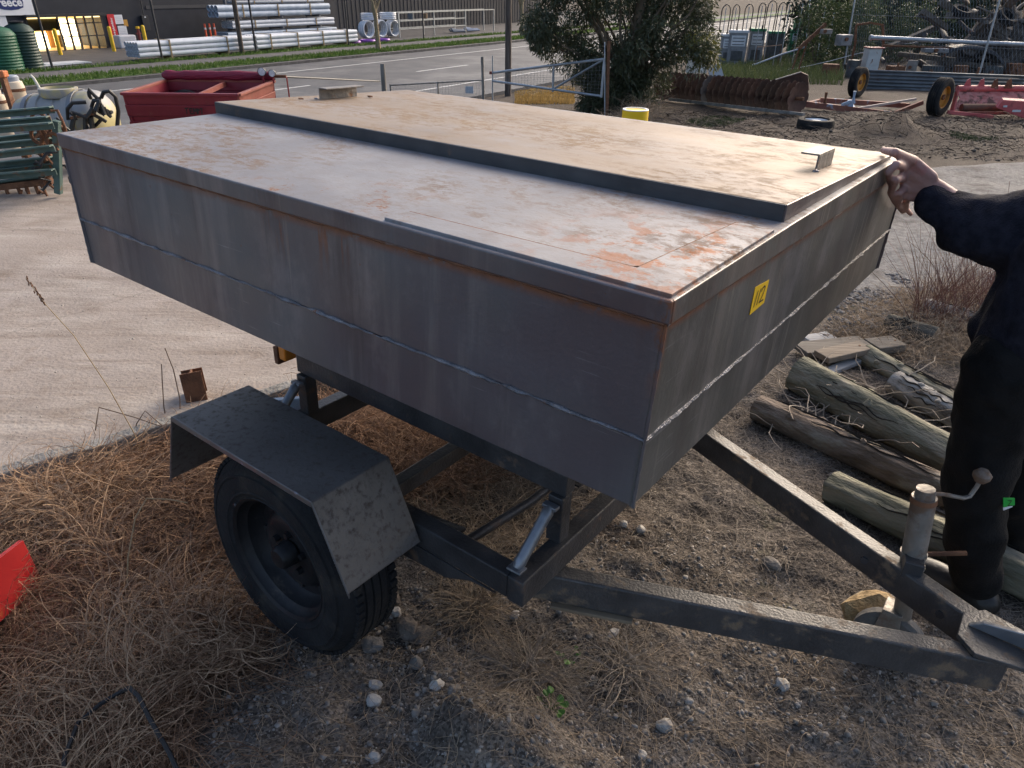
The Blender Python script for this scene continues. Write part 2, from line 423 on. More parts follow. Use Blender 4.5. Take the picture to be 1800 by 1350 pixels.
np_mesh('slab', np.stack([SX, SY, SZ], -1).reshape(-1, 3), sf, CONC, kind='structure', smooth=True)
KERB = mat('kerb_concrete', (.20, .19, .17), (.33, .315, .29), scale=9, rough=.95, bump=.6, bscale=50, c3=(.12, .115, .10), c3_scale=14, c3_lo=.55, c3_hi=.7)
kb = MB(); kn = 46; rk = random.Random(4)
prev = None
for i in range(kn + 1):
    a = -5 + 8.2 * i / kn; j = [rk.uniform(-.006, .006) for _ in range(4)]
    ring = [SL(a, -.005 + j[0], -.12), SL(a, 0 + j[1], .102 + j[2]), SL(a, .055 + j[3], .109 + j[2]), SL(a, .075, -.12)]
    b0 = len(kb.v); kb.v += [tuple(p) for p in ring]
    if prev is not None: kb.f += [(prev + k, prev + k + 1, b0 + k + 1, b0 + k) for k in range(3)]
    prev = b0
kb.build('slab_kerb', KERB, kind='structure', bevel=.006)

# ---- gravel drive on the right, continuing the slab
GRAV = mat('grey_gravel', (.15, .145, .14), (.26, .25, .24), scale=26, rough=.95, bump=.8, bscale=75, spec=.15, c3=(.11, .10, .095), c3_scale=2.2, c3_lo=.5, c3_hi=.7)
dl0, dl1, dl2, dl3 = G(1330, 560), G(1800, 515), G(1800, 288), G(1400, 305)
ga, gb = 140, 70
ta, tb = np.meshgrid(np.linspace(-.6, 2.6, ga), np.linspace(0, 1, gb))
lo = np.array(dl0)[:2, None, None] * (1 - ta) + np.array(dl1)[:2, None, None] * ta
hi = np.array(dl3)[:2, None, None] * (1 - ta) + np.array(dl2)[:2, None, None] * ta
DXY = lo * (1 - tb) + hi * tb
DXY[1] += .10 * fbm(DXY[0] * 2, DXY[0] * 0, 3, 8) * (1 - np.abs(tb * 2 - 1) * 0)
DZ = .045 + terrain(DXY[0], DXY[1]) + .05 * fbm(DXY[0] * .8, DXY[1] * .8, 3, 66) + .014 * fbm(DXY[0] * 9, DXY[1] * 9, 3, 67) - .10 * np.clip(np.abs(tb * 2 - 1) - .9, 0, 1) * 10 * .6
gi = np.arange(ga * gb).reshape(gb, ga)
np_mesh('gravel_drive', np.stack([DXY[0], DXY[1], DZ], -1).reshape(-1, 3), np.stack([gi[:-1, :-1], gi[:-1, 1:], gi[1:, 1:], gi[1:, :-1]], -1).reshape(-1, 4), GRAV, kind='structure', smooth=True)

# ---- the road across the back: e runs along it, n away from the yard
def RW(e, n, z=0.0): return Vector((RO.x, RO.y, ROAD_Z)) + re_ * e + rn_ * n + Vector((0, 0, z))
def rfind(p):
    d = Vector((p.x - RO.x, p.y - RO.y, 0)); return d.dot(re_), d.dot(rn_)
def strip(name, e0, e1, n0, n1, z, material, seg=60, kind='structure', wob=0.0, seed=0, thick=None):
    m = MB(); rd = random.Random(seed); pr = None
    for i in range(seg + 1):
        e = e0 + (e1 - e0) * i / seg; w0, w1 = rd.uniform(-wob, wob), rd.uniform(-wob, wob); b = len(m.v)
        m.v += [tuple(RW(e, n0 + w0, z)), tuple(RW(e, n1 + w1, z))]
        if thick: m.v += [tuple(RW(e, n0 + w0, z - thick)), tuple(RW(e, n1 + w1, z - thick))]
        if pr is not None:
            m.f.append((pr, b, b + 1, pr + 1))
            if thick: m.f += [(pr, pr + 2, b + 2, b), (pr + 1, b + 1, b + 3, pr + 3)]
        pr = b
    return m.build(name, material, kind=kind)
ASPH = mat('asphalt', (.068, .069, .073), (.105, .106, .110), scale=1.2, rough=.75, bump=.3, bscale=90, spec=.4, c3=(.16, .158, .155), c3_scale=.5, c3_lo=.5, c3_hi=.7)
PAINT = mat('road_paint', (.45, .45, .44), (.60, .60, .58), scale=20, rough=.7, c3=(.15, .15, .15), c3_scale=12, c3_lo=.55, c3_hi=.7)
KERB2 = mat('road_kerb', (.075, .07, .07), (.13, .125, .12), scale=6, rough=.9, bump=.3)
PATH = mat('footpath_tar', (.085, .082, .085), (.125, .12, .12), scale=3, rough=.9, bump=.3, bscale=60)
YARD = mat('forecourt_tar', (.055, .054, .058), (.085, .083, .085), scale=2, rough=.85, bump=.25, bscale=60)
TURF = mat('turf', (.04, .085, .015), (.08, .14, .03), scale=5, rough=.95, bump=.6, bscale=60, c3=(.16, .16, .06), c3_scale=4, c3_lo=.58, c3_hi=.75)
strip('road', -60, 200, -11.9, -1.2, .035, ASPH, thick=.3)
strip('kerb', -60, 200, -1.2, -.92, .13, KERB2, thick=.14)
strip('verge', -60, 200, -.92, .45, .14, TURF, wob=.08, seed=2)
strip('footpath', -60, 200, .4, 2.45, .125, PATH)
strip('verge_strip', -60, 200, 2.35, 2.95, .135, TURF, wob=.12, seed=5)
strip('forecourt', -60, 70, 2.85, 40, .12, YARD)
for n0 in (-3.2, -10.0): strip('lane_line', -60, 200, n0, n0 + .13, .041, PAINT, seg=40)
for k in range(14): strip('lane_dash', -14 + 8 * k, -11 + 8 * k, -6.6, -6.47, .041, PAINT, seg=3)
# blades on the verge: short grass one mass
def blades(name, pts, hmin, hmax, w, material, label, lean=.5, seed=1, segs=2, cat='grass'):
    rg = np.random.default_rng(seed); n = len(pts); pts = np.asarray(pts)
    ang = rg.uniform(0, 2 * PI, n); h = rg.uniform(hmin, hmax, n); la = rg.uniform(0, 2 * PI, n); ll = rg.uniform(.1, lean, n) * h
    sx, sy = np.cos(ang) * w / 2, np.sin(ang) * w / 2
    V = []
    for k in range(segs + 1):
        t = k / segs; ww = 1 - .8 * t
        cx = pts[:, 0] + np.cos(la) * ll * t ** 1.6; cy = pts[:, 1] + np.sin(la) * ll * t ** 1.6; cz = pts[:, 2] + h * t
        V.append(np.stack([cx - sx * ww, cy - sy * ww, cz], -1)); V.append(np.stack([cx + sx * ww, cy + sy * ww, cz], -1))
    V = np.stack(V, 1); st = 2 * (segs + 1)
    base = np.arange(n) * st
    F = np.concatenate([np.stack([base + 2 * k, base + 2 * k + 1, base + 2 * k + 3, base + 2 * k + 2], -1) for k in range(segs)])
    o = np_mesh(name, V.reshape(-1, 3), F, material)
    return tag(o, label, cat, kind='stuff')
GRASS = mat('grass_blade', (.05, .10, .018), (.10, .165, .04), scale=1.5, rough=.6, spec=.2, transl=.3, c3=(.22, .20, .08), c3_scale=2, c3_lo=.58, c3_hi=.7)
rg = np.random.default_rng(8)
ee = rg.uniform(-6, 45, 26000); nn = np.concatenate([rg.uniform(-.93, .48, 19000), rg.uniform(2.35, 2.95, 7000)])
bp = np.stack([RO.x + re_.x * ee + rn_.x * nn, RO.y + re_.y * ee + rn_.y * nn, np.full(26000, ROAD_Z + .13)], -1)
blades('verge_grass', bp, .04, .13, .04, GRASS, 'short green grass of the verge along the far kerb')
# ================================================================== THE FEEDER TRAILER
def t(u, v, z): return Vector((u, -v, z))
trailer = thing('feeder_trailer', 'single axle trailer carrying a big grey sheet steel feed bin with hinged lid', 'trailer', TR_O, rot=TR_ROT)

def tank_material(name, roof=False, tan=0.0, base=((.128, .108, .119), (.148, .150, .157)), runs=.45):
    m = bpy.data.materials.new(name); m.use_nodes = True; nt = m.node_tree; N = nt.nodes; L = nt.links; b = N['Principled BSDF']
    tc = N.new('ShaderNodeTexCoord'); obj = tc.outputs['Object']; sep = N.new('ShaderNodeSeparateXYZ'); L.new(obj, sep.inputs[0])
    def noise(scale, stretch=(1, 1, 1), detail=7, rough=.6, loc=(0, 0, 0)):
        mp = N.new('ShaderNodeMapping'); mp.inputs['Scale'].default_value = stretch; mp.inputs['Location'].default_value = loc; L.new(obj, mp.inputs['Vector'])
        n = N.new('ShaderNodeTexNoise'); n.inputs['Scale'].default_value = scale; n.inputs['Detail'].default_value = detail; n.inputs['Roughness'].default_value = rough
        L.new(mp.outputs[0], n.inputs['Vector']); return n.outputs['Fac']
    def rng(x, a, c, lo=0.0, hi=1.0):
        r = N.new('ShaderNodeMapRange'); r.interpolation_type = 'SMOOTHSTEP'
        r.inputs[1].default_value = a; r.inputs[2].default_value = c; r.inputs[3].default_value = lo; r.inputs[4].default_value = hi
        L.new(x, r.inputs[0]); return r.outputs[0]
    def mul(x, y, op='MULTIPLY'):
        k = N.new('ShaderNodeMath'); k.operation = op; k.use_clamp = True
        L.new(x, k.inputs[0])
        if isinstance(y, float): k.inputs[1].default_value = y
        else: L.new(y, k.inputs[1])
        return k.outputs[0]
    def mix(f, a, c):
        x = N.new('ShaderNodeMix'); x.data_type = 'RGBA'
        L.new(f, x.inputs[0])
        for s, k in ((a, 6), (c, 7)):
            if isinstance(s, tuple): x.inputs[k].default_value = _lin(s)
            else: L.new(s, x.inputs[k])
        return x.outputs[2]
    if not roof:
        big = rng(noise(1.6, detail=3), .35, .65); col = mix(big, *base)
        blot = noise(5.0, (1, 1, .6), 6, .7, (7, 2, 1)); col = mix(rng(blot, .50, .72, 0, .7), col, (.25, .235, .24)); st = noise(1.0, (11, 11, .9), 6, .65); col = mix(rng(st, .50, .72, 0, .6), col, (.26, .24, .235))
        st2 = noise(1.0, (8, 8, .7), 7, .68, (5, 3, 2)); col = mix(rng(st2, .50, .70, 0, .75), col, (.085, .075, .08))
        # a few long pale runs and rust runs that start at the top weld
        run = noise(1.0, (60, 60, .5), 2, .5, (1, 8, 0)); col = mix(mul(rng(run, .69 - .08 * (runs > .5), .73 - .07 * (runs > .5), 0, runs), rng(noise(2.0, (1, 1, .4), 3, .5, (3, 5, 1)), .5, .6)), col, (.30, .275, .25))
        scr = noise(1.0, (5, 5, 170), 3, .5, (3, 3, 0)); col = mix(mul(rng(scr, .66, .70, 0, .5), rng(noise(2.5, (1, 1, 1), 3, .6, (8, 8, 8)), .52, .62)), col, (.33, .33, .34))
        top = rng(sep.outputs[2], 1.07, 1.225)
        rn = noise(1.0, (30, 30, 3.0), 8, .7, (2, 2, 4)); rz = mul(rng(rn, .51, .62), mul(top, top))
        lump = mul(rng(noise(2.6, (1, 1, .3), 3, .5, (.3, 4, 0)), .52, .62), rng(sep.outputs[0], -.5, .25, .25, 1)); rz = mul(rz, lump)
        edge = mul(rng(sep.outputs[2], 1.203, 1.222), rng(noise(16, (1, 1, 1), 6, .75), .37, .48)); edge = mul(edge, rng(sep.outputs[0], -.7, .3, .35, 1))
        rust = mul(mul(rz, edge, 'MAXIMUM'), rng(sep.outputs[2], 1.2245, 1.2295, 1, .12)); spk = rng(noise(55, (1, 1, 1), 4, .6, (9, 0, 0)), .70, .76, 0, .7); rust = mul(rust, spk, 'MAXIMUM')
        dv_ = N.new('ShaderNodeVectorMath'); dv_.operation = 'DISTANCE'; cx_ = N.new('ShaderNodeCombineXYZ'); L.new(sep.outputs[0], cx_.inputs[0]); L.new(sep.outputs[1], cx_.inputs[1]); L.new(cx_.outputs[0], dv_.inputs[0]); dv_.inputs[1].default_value = (.957, -.78, 0)
        crn = mul(mul(rng(dv_.outputs['Value'], .022, .004), rng(sep.outputs[2], 1.08, 1.20)), rng(noise(22, (1, 1, .5), 6, .7), .42, .52)); rust = mul(rust, mul(crn, .9), 'MAXIMUM')
        col = mix(rust, col, mix(noise(45), (.065, .024, .013), (.27, .095, .035)))
        L.new(rng(noise(3.0), .3, .7, .36, .56), b.inputs['Roughness']); rough_r = rust
        m4 = mul(rng(rust, 0, 1, 1, 0), .55); L.new(m4, b.inputs['Metallic'])
        h = noise(2.4, (1, 1, 1), 2, .4); fine = noise(90, detail=4)
    else:
        big = rng(noise(2.3, detail=5, rough=.65), .35, .65); col = mix(big, (.215, .212, .222), (.285, .282, .290))
        dirty = mul(rng(noise(2.1, (1, 1.4, 1), 8, .72, (2, 0, 0)), .40, .62, .12, 1), rng(noise(22, (1, 1.6, 1), 8, .82, (1, 7, 0)), .45, .56, .05, .95)); col = mix(dirty, col, mix(noise(40, detail=6, rough=.75), (.115, .070, .043), (.25, .165, .105)))
        r1 = rng(noise(9.0, (1, 1.3, 1), 10, .8, (6, 1, 0)), .54, .64, 0, .9); r1 = mul(r1, rng(noise(1.3, (1, 1, 1), 3, .5, (1.2, .4, 0)), .42, .58))
        col = mix(r1, col, mix(noise(40), (.16, .065, .028), (.30, .145, .07)))
        if tan: col = mix(rng(noise(3.0, (1, 2, 1), 8, .7, (4, 4, 0)), .30, .62, .55 * tan, tan), col, mix(noise(34, (1, 1.8, 1), 7, .75), (.205, .140, .085), (.30, .222, .145)))
        # the rusty front near corner
        dx = N.new('ShaderNodeVectorMath'); dx.operation = 'DISTANCE'; L.new(obj, dx.inputs[0]); dx.inputs[1].default_value = (.90, -.60, 1.28)
        cor = mul(rng(dx.outputs['Value'], .34, .05), rng(noise(13, detail=8, rough=.7), .49, .58)); col = mix(mul(cor, .9), col, (.27, .10, .04))
        spk = rng(noise(80, detail=3, loc=(3, 3, 3)), .66, .74, 0, .6); col = mix(spk, col, (.12, .07, .045))
        rr = mul(r1, dirty, 'MAXIMUM')
        L.new(rng(rr, 0, 1, .60, .88), b.inputs['Roughness']); b.inputs['Specular IOR Level'].default_value = .2; m4 = mul(rng(rr, 0, 1, 1, .1), .22); L.new(m4, b.inputs['Metallic'])
        h = noise(2.0, (1, 1, 1), 2, .4); fine = noise(120, detail=4)
    L.new(col, b.inputs['Base Color'])
    b1 = N.new('ShaderNodeBump'); b1.inputs['Strength'].default_value = .5; b1.inputs['Distance'].default_value = .05; L.new(h, b1.inputs['Height'])
    b2 = N.new('ShaderNodeBump'); b2.inputs['Strength'].default_value = .18; b2.inputs['Distance'].default_value = .003; L.new(fine, b2.inputs['Height'])
    L.new(b1.outputs[0], b2.inputs['Normal']); L.new(b2.outputs[0], b.inputs['Normal'])
    return m
M_SIDE = tank_material('bin_side_paint'); M_FRONT = tank_material('bin_front_paint', base=((.105, .107, .104), (.142, .144, .140)), runs=.7); M_ROOF = tank_material('bin_roof_paint', True); M_LID = tank_material('bin_lid_paint', True, .72)
M_STEEL = mat('grey_frame_paint', (.045, .044, .046), (.085, .083, .085), scale=9, rough=.42, metal=.35, bump=.15, bscale=120, c3=(.13, .085, .06), c3_scale=11, c3_lo=.58, c3_hi=.72, rough3=.8)
M_ARM = mat('drawbar_paint', (.055, .054, .055), (.10, .097, .096), scale=12, rough=.45, metal=.35, bump=.2, bscale=140, c3=(.17, .125, .085), c3_scale=16, c3_lo=.54, c3_hi=.68, rough3=.85)
M_STRUT = mat('bare_pipe', (.17, .18, .20), (.27, .28, .30), scale=14, rough=.38, metal=.6, bump=.1, c3=(.12, .10, .09), c3_scale=10, c3_lo=.6, c3_hi=.75)
M_WELD = mat('weld_metal', (.12, .12, .13), (.28, .28, .30), scale=26, rough=.4, metal=.5, bump=.5, bscale=200, c3=(.22, .10, .05), c3_scale=25, c3_lo=.6, c3_hi=.68)
M_FENDER = mat('mudguard_paint', (.135, .123, .115), (.185, .170, .160), scale=6, rough=.42, metal=.35, bump=.06, bscale=120, c3=(.085, .066, .054), c3_scale=60, c3_lo=.47, c3_hi=.72, rough3=.7)
M_TYRE = mat('tyre_rubber', (.013, .013, .014), (.024, .024, .025), scale=10, rough=.85, spec=.2, bump=.25, bscale=90, c3=(.060, .050, .038), c3_scale=9, c3_lo=.50, c3_hi=.80)
M_RIMB = mat('black_rim', (.008, .008, .009), (.018, .018, .02), scale=9, rough=.5, spec=.3, bump=.15, c3=(.09, .075, .06), c3_scale=12, c3_lo=.6, c3_hi=.8)
M_RUST = mat('rusty_steel', (.10, .045, .025), (.22, .10, .05), scale=14, rough=.85, bump=.4, bscale=60, c3=(.30, .28, .26), c3_scale=6, c3_lo=.62, c3_hi=.75)
M_BLACK = mat('black_plastic', (.012, .012, .013), (.025, .025, .026), scale=9, rough=.5)

UB0, UB1, VBB, ZB = -.795, .951, .787, .912
UT0, UT1, VTT, ZT = -.826, .958, .776, 1.262
ZCAP = 1.226
def wall(k, z):      # corners of the bin at height z: rear-near, front-near, front-far, rear-far
    f = (z - ZB) / (ZT - ZB); u0 = UB0 + (UT0 - UB0) * f; u1 = UB1 + (UT1 - UB1) * f; v = VBB + (VTT - VBB) * f
    return [(u0, v), (u1, v), (u1, -v), (u0, -v)][k % 4]
ZS = 1.037
def panel(name, k, z0, z1, inset=0.0):
    a, b2 = wall(k, z0), wall(k + 1, z0); c, d2 = wall(k + 1, z1), wall(k, z1)
    m = MB(); A0, B0, C0, D0 = t(*a, z0), t(*b2, z0), t(*c, z1), t(*d2, z1)
    nzv = (B0 - A0).cross(D0 - A0).normalized()
    if inset: A0, B0, C0, D0 = [p - nzv * inset for p in (A0, B0, C0, D0)]
    m.slab([A0, B0, C0, D0], .005)
    return m.build(name, M_FRONT if k == 1 else M_SIDE, trailer, bevel=.0012)
for k in range(4):
    panel('upper_panel', k, ZS + .0015, ZCAP + .01); panel('lower_panel', k, ZB, ZS - .0015, .0025)
rw_ = random.Random(3)
for k in range(4):
    a, b2 = wall(k, ZS), wall(k + 1, ZS); pts = []; rs = []; n = 90
    A0, B0 = t(*a, ZS), t(*b2, ZS)
    out = (B0 - A0).normalized().cross(Vector((0, 0, 1)))
    for i in range(n + 1):
        p = A0.lerp(B0, i / n) + out * .0008 + Vector((0, 0, rw_.uniform(-.0013, .0013))); pts.append(p)
        rs.append(.0034 * (1 + .5 * rw_.uniform(-1, 1)) * (2.0 if rw_.random() < .05 else 1) * (.45 if rw_.random() < .15 else 1))
    MB().tube(pts, rs, 6).build('weld_bead', M_WELD, trailer, smooth=True)
    # thinner weld under the rim cap
    zc = ZCAP - .001; A0, B0 = t(*wall(k, zc), zc), t(*wall(k + 1, zc), zc); pts = []; rs = []
    for i in range(71):
        pts.append(A0.lerp(B0, i / 70) + out * .002 + Vector((0, 0, rw_.uniform(-.001, .001)))); rs.append(.0024 * (1 + .5 * rw_.uniform(-1, 1)))
    MB().tube(pts, rs, 5).build('cap_weld', M_RUST if k == 0 else M_WELD, trailer, smooth=True)
# vertical corner welds
for k in range(4):
    pts = [t(*[q * 1.0008 for q in wall(k, z)], z) for z in np.linspace(ZB + .002, ZCAP, 30)]
    MB().tube(pts, [.0032 * (1 + .25 * rw_.uniform(-1, 1)) for _ in pts], 5).build('corner_weld', M_SIDE, trailer, smooth=True)
# rim cap: four folded strips round the top; the end strips rise a little to the lid line
CO = .006
capu0, capu1, capv = UT0 - CO, UT1 + CO, VTT + CO
PK = -.545
def roofz(v):        # roof height across the bin
    if v > .293: return ZT + (.774 - v) / .481 * .010
    if v > PK: return ZT + .010 + (.293 - v) / .838 * .006
    return ZT + .016 - (PK - v) / .24 * .022
MB().slab([t(capu0, capv, ZCAP), t(capu1, capv, ZCAP), t(capu1, capv, ZT), t(capu0, capv, ZT)], .007).build('rim_cap', M_SIDE, trailer, bevel=.003)
MB().slab([t(capu1, -capv, ZCAP), t(capu0, -capv, ZCAP), t(capu0, -capv, ZT - .006), t(capu1, -capv, ZT - .006)], .007).build('rim_cap', M_SIDE, trailer, bevel=.003)
for u, sg in ((capu1, -1), (capu0, 1)):
    m = MB(); prof = [(capv - .0075, ZCAP - .0005), (capv - .0075, ZT - .001), (.293, roofz(.293) - .001), (PK, roofz(PK) - .001), (-capv + .0075, ZT - .007), (-capv + .0075, ZCAP - .0005)]
    m.prism([(-v, z) for v, z in prof], .007, (u - (.007 if sg < 0 else 0), 0, 0), (0, 1, 0), (0, 0, 1))
    m.build('rim_cap', M_FRONT, trailer, bevel=.002)
# roof sheets
def roof_sheet(v0, v1, dz=0.0, name='roof_panel', u0=UT0 - .004, u1=UT1 + .004):
    return MB().slab([t(u0, v0, roofz(v0) + dz), t(u1, v0, roofz(v0) + dz), t(u1, v1, roofz(v1) + dz), t(u0, v1, roofz(v1) + dz)], .004).build(name, M_ROOF, trailer, bevel=.0015)
roof_sheet(VTT + .004, .30); roof_sheet(.2995, PK); roof_sheet(PK + .0005, -VTT - .004)
# L-shaped doubler plate on the near front corner of the roof
m = MB(); pl = [(.400, .771), (.957, .771), (.957, .372), (.888, .372), (.868, .706), (.405, .714)]
vs = [t(u, v, roofz(v) + .0055) for u, v in pl] + [t(u, v, roofz(v) - .001) for u, v in pl]; n = 6
m.add(vs, [tuple(range(n)), tuple(range(2 * n - 1, n - 1, -1))] + [(k, (k + 1) % n, n + (k + 1) % n, n + k) for k in range(n)])
m.build('corner_plate', M_ROOF, trailer, bevel=.0012)
pts = [t(.405, .7135, roofz(.71) + .002), t(.86, .7055, roofz(.70) + .002), t(.869, .695, roofz(.69) + .002), t(.888, .373, roofz(.37) + .002)]
MB().tube(pts, .0036, 6).build('plate_weld', M_RUST, trailer, smooth=True)

# lid: flat sheet with a folded skirt, hinged on the far side
LU0, LU1 = -.846, .945; LZN, LZF = 1.304, 1.289
m = MB(); m.slab([t(LU0, .296, LZN), t(LU1, .296, LZN), t(LU1, PK, LZF), t(LU0, PK, LZF)], .004)
lid = m.build('lid', M_LID, trailer, bevel=.0015)
M_SKIRT = mat('lid_skirt_paint', (.050, .053, .060), (.085, .088, .095), scale=7, rough=.4, metal=.4, bump=.15, c3=(.14, .10, .08), c3_scale=16, c3_lo=.62, c3_hi=.74)
m = MB(); m.slab([t(LU0, .299, 1.271), t(LU1, .299, 1.271), t(LU1, .299, LZN - .001), t(LU0, .299, LZN - .001)], .004)
m.build('lid_skirt', M_SKIRT, lid, bevel=.001)
for u, d in ((LU1, 1), (LU0, -1)):
    m = MB(); q = [t(u + .003 * d, .296, 1.268), t(u + .003 * d, PK, 1.280), t(u + .003 * d, PK, LZF - .001), t(u + .003 * d, .296, LZN - .001)]
    m.slab(q if d > 0 else q[::-1], .004); m.build('lid_skirt', M_SIDE, lid, bevel=.001)
def handle(u, v0, v1, d):
    z = lambda v: LZN + (LZF - LZN) * (.296 - v) / .841
    zc = z((v0 + v1) / 2); m = MB()
    m.box(t(u, (v0 + v1) / 2, zc + .0165), (.004, abs(v1 - v0), .034)); m.box(t(u + d * .019, (v0 + v1) / 2, zc + .0355), (.042, abs(v1 - v0) + .0006, .004))
    h = m.build('lid_handle', mat('handle_steel', (.17, .155, .14), (.26, .235, .21), scale=20, rough=.55, metal=.4, bump=.2, c3=(.2, .10, .05), c3_scale=25, c3_lo=.58, c3_hi=.7), lid, bevel=.0008)
    MB().ball(t(u - d * .004, v0 + .012, zc + .003), .006, 1, .2, 4, (1.6, 1, .6)).build('weld_spot', M_WELD, h, smooth=True)
handle(.878, -.105, -.225, -1); handle(-.752, -.035, -.20, 1)
for u, v in ((-.70, -.215), (-.78, .02)):
    MB().ball(t(u, v, 1.300), .008, 1, .3, 5, (1.5, 1, .5)).build('weld_spot', M_RUST, lid, smooth=True)

# yellow lot number sticker on the front panel, written by hand
M_YEL = mat('sticker_yellow', (.78, .47, .01), (.82, .52, .015), scale=5, rough=.5)
M_INK = mat('black_ink', (.02, .018, .016), rough=.6)
XF = UB1 + (UT1 - UB1) * ((1.152 - ZB) / (ZT - ZB)) + .0012
m = MB(); m.slab([t(XF, .414, 1.127), t(XF, .343, 1.130), t(XF, .342, 1.175), t(XF, .414, 1.180)], .001)
stk = m.build('number_sticker', M_YEL, trailer); stk['label'] = 'yellow sticker with 112 written in black ink'
def strokes(lines, w, name, parent, material, f):
    for ln in lines:
        mm = MB(); ps = [Vector(f(*p)) for p in ln]; nrm = (Vector(f(1, 0)) - Vector(f(0, 0))).cross(Vector(f(0, 1)) - Vector(f(0, 0))).normalized()
        for i in range(len(ps) - 1):
            d = (ps[i + 1] - ps[i]).normalized(); s = d.cross(nrm) * w
            a, c = ps[i] - d * w * .4 + nrm * .00002 * i, ps[i + 1] + d * w * .4 + nrm * .00002 * i
            mm.add([a - s, a + s, c + s, c - s], [(0, 1, 2, 3)])
        mm.build(name, material, parent)
fst = lambda x, y: t(XF + .0006, .414 - x * .0715, 1.1285 + y * .0485)
strokes([[(.16, .22), (.26, .82)], [(.36, .22), (.46, .82)], [(.55, .68), (.60, .80), (.70, .84), (.78, .76), (.76, .60), (.66, .42), (.52, .24), (.62, .25), (.82, .24)]], .0016, 'digit', stk, M_INK, fst)

# hopper under the bin, support beams
HZ, HV, HU0, HU1 = .575, .30, -.34, .56
low = [(HU0, HV), (HU1, HV), (HU1, -HV), (HU0, -HV)]
for k in range(4):
    a, b2 = wall(k, ZB), wall(k + 1, ZB); c, d2 = low[(k + 1) % 4], low[k]
    ins = lambda q: (q[0] * .985, q[1] * .985)
    MB().slab([t(*d2, HZ), t(*c, HZ), t(*ins(b2), ZB + .002), t(*ins(a), ZB + .002)], .005).build('hopper_panel', M_STEEL, trailer)
for s in (1, -1):
    MB().beam(t(-.38, s * .420, .604), t(.622, s * .420, .602), .04, .062).build('support_beam', M_STEEL, trailer, bevel=.003)
# chassis
UC, UR, VC, ZC = .59, -.337, .618, .435
for s in (1, -1):
    MB().beam(t(UR - .10, s * (VC - .026), ZC - .035), t(UC - .001, s * (VC - .026), ZC - .035), .05, .070).build('side_rail', M_STEEL, trailer, bevel=.004)
    m = MB(); pl = [(.25, ZC - .066), (UC - .03, ZC - .069), (UC - .11, ZC - .078), (.40, ZC - .115), (.25, ZC - .125)]
    m.prism([(u, z) for u, z in pl], .006, t(0, s * (VC - .004) + (.003 if s > 0 else -.003), 0), (1, 0, 0), (0, 0, 1)); m.build('spring_hanger', M_STEEL, trailer, bevel=.001)
for u in (UC, UR):
    d = 1 if u > 0 else -1
    MB().beam(t(u + d * .024, -VC - .002, ZC - .034), t(u + d * .024, VC + .002, ZC - .034), .047, .074).build('cross_member', M_STEEL, trailer, bevel=.004)
    for s in (1, -1):
        MB().beam(t(u + d * .012, s * .432, ZC + .002), t(u + d * .012, s * .432, .572), .042, .042, (1, 0, 0)).build('post', M_STEEL, trailer, bevel=.003)
        # pipe strut with flattened ends
        p0 = t(u + d * .004, s * (VC - .03), ZC + .004); p1 = t(u + d * .010, s * .468, .553)
        m = MB(); N_ = 10; rs = [.010, .016, .0145, .0145, .0145, .0145, .0145, .0145, .0145, .016, .010]
        m.tube([p0.lerp(p1, i / N_) for i in range(N_ + 1)], rs, 10); m.build('strut', M_STRUT, trailer, smooth=True)
        MB().box(p0, (.040, .030, .007)).build('strut_foot', M_STRUT, trailer, bevel=.002); MB().box(p1, (.040, .020, .010)).build('strut_foot', M_STRUT, trailer, bevel=.002)
MB().beam(t(.10, -.59, ZC - .05), t(.10, .59, ZC - .05), .04, .05).build('cross_brace', M_STEEL, trailer, bevel=.003)
MB().tube([t(.40, .55, .385), t(.43, .30, .385), t(.44, .16, .40)], .013, 10).build('brake_pipe', M_STEEL, trailer, smooth=True)
MB().cyl(t(.44, .17, .399), t(.445, .05, .42), .019, n=12).build('pipe_end', M_STRUT, trailer, smooth=True)
MB().cyl(t(0, -.80, .30), t(0, .80, .30), .024, n=16).build('axle', M_STEEL, trailer, smooth=True)
for s in (1, -1):
    for q in range(3):
        pts = [t(uu * (1 - .18 * q), s * .52, .345 + .09 * (1 - .0) * ((uu / .36) ** 2) * .35 - .010 * q) for uu in np.linspace(-.36, .36, 11)]
        m = MB()
        for i in range(10): m.beam(pts[i], pts[i + 1], .045, .008)
        m.build('leaf_spring', M_STEEL, trailer)
# feed slide under the hopper: plates, coil spring, rusty bracket
MB().box(t(.36, .20, .44), (.16, .11, .006)).build('slide_plate', M_STEEL, trailer)
MB().box(t(.44, .13, .405), (.14, .10, .006)).build('slide_plate', M_STEEL, trailer)
MB().box(t(.38, .14, .425), (.006, .05, .05)).build('rusty_bracket', M_RUST, trailer)
pts = [t(.30 + .19 * a / 132, .315 + .017 * math.cos(a * .75), .505 + .017 * math.sin(a * .75)) for a in range(133)]
MB().tube(pts, .0028, 5).build('coil_spring', M_STEEL, trailer, smooth=True)
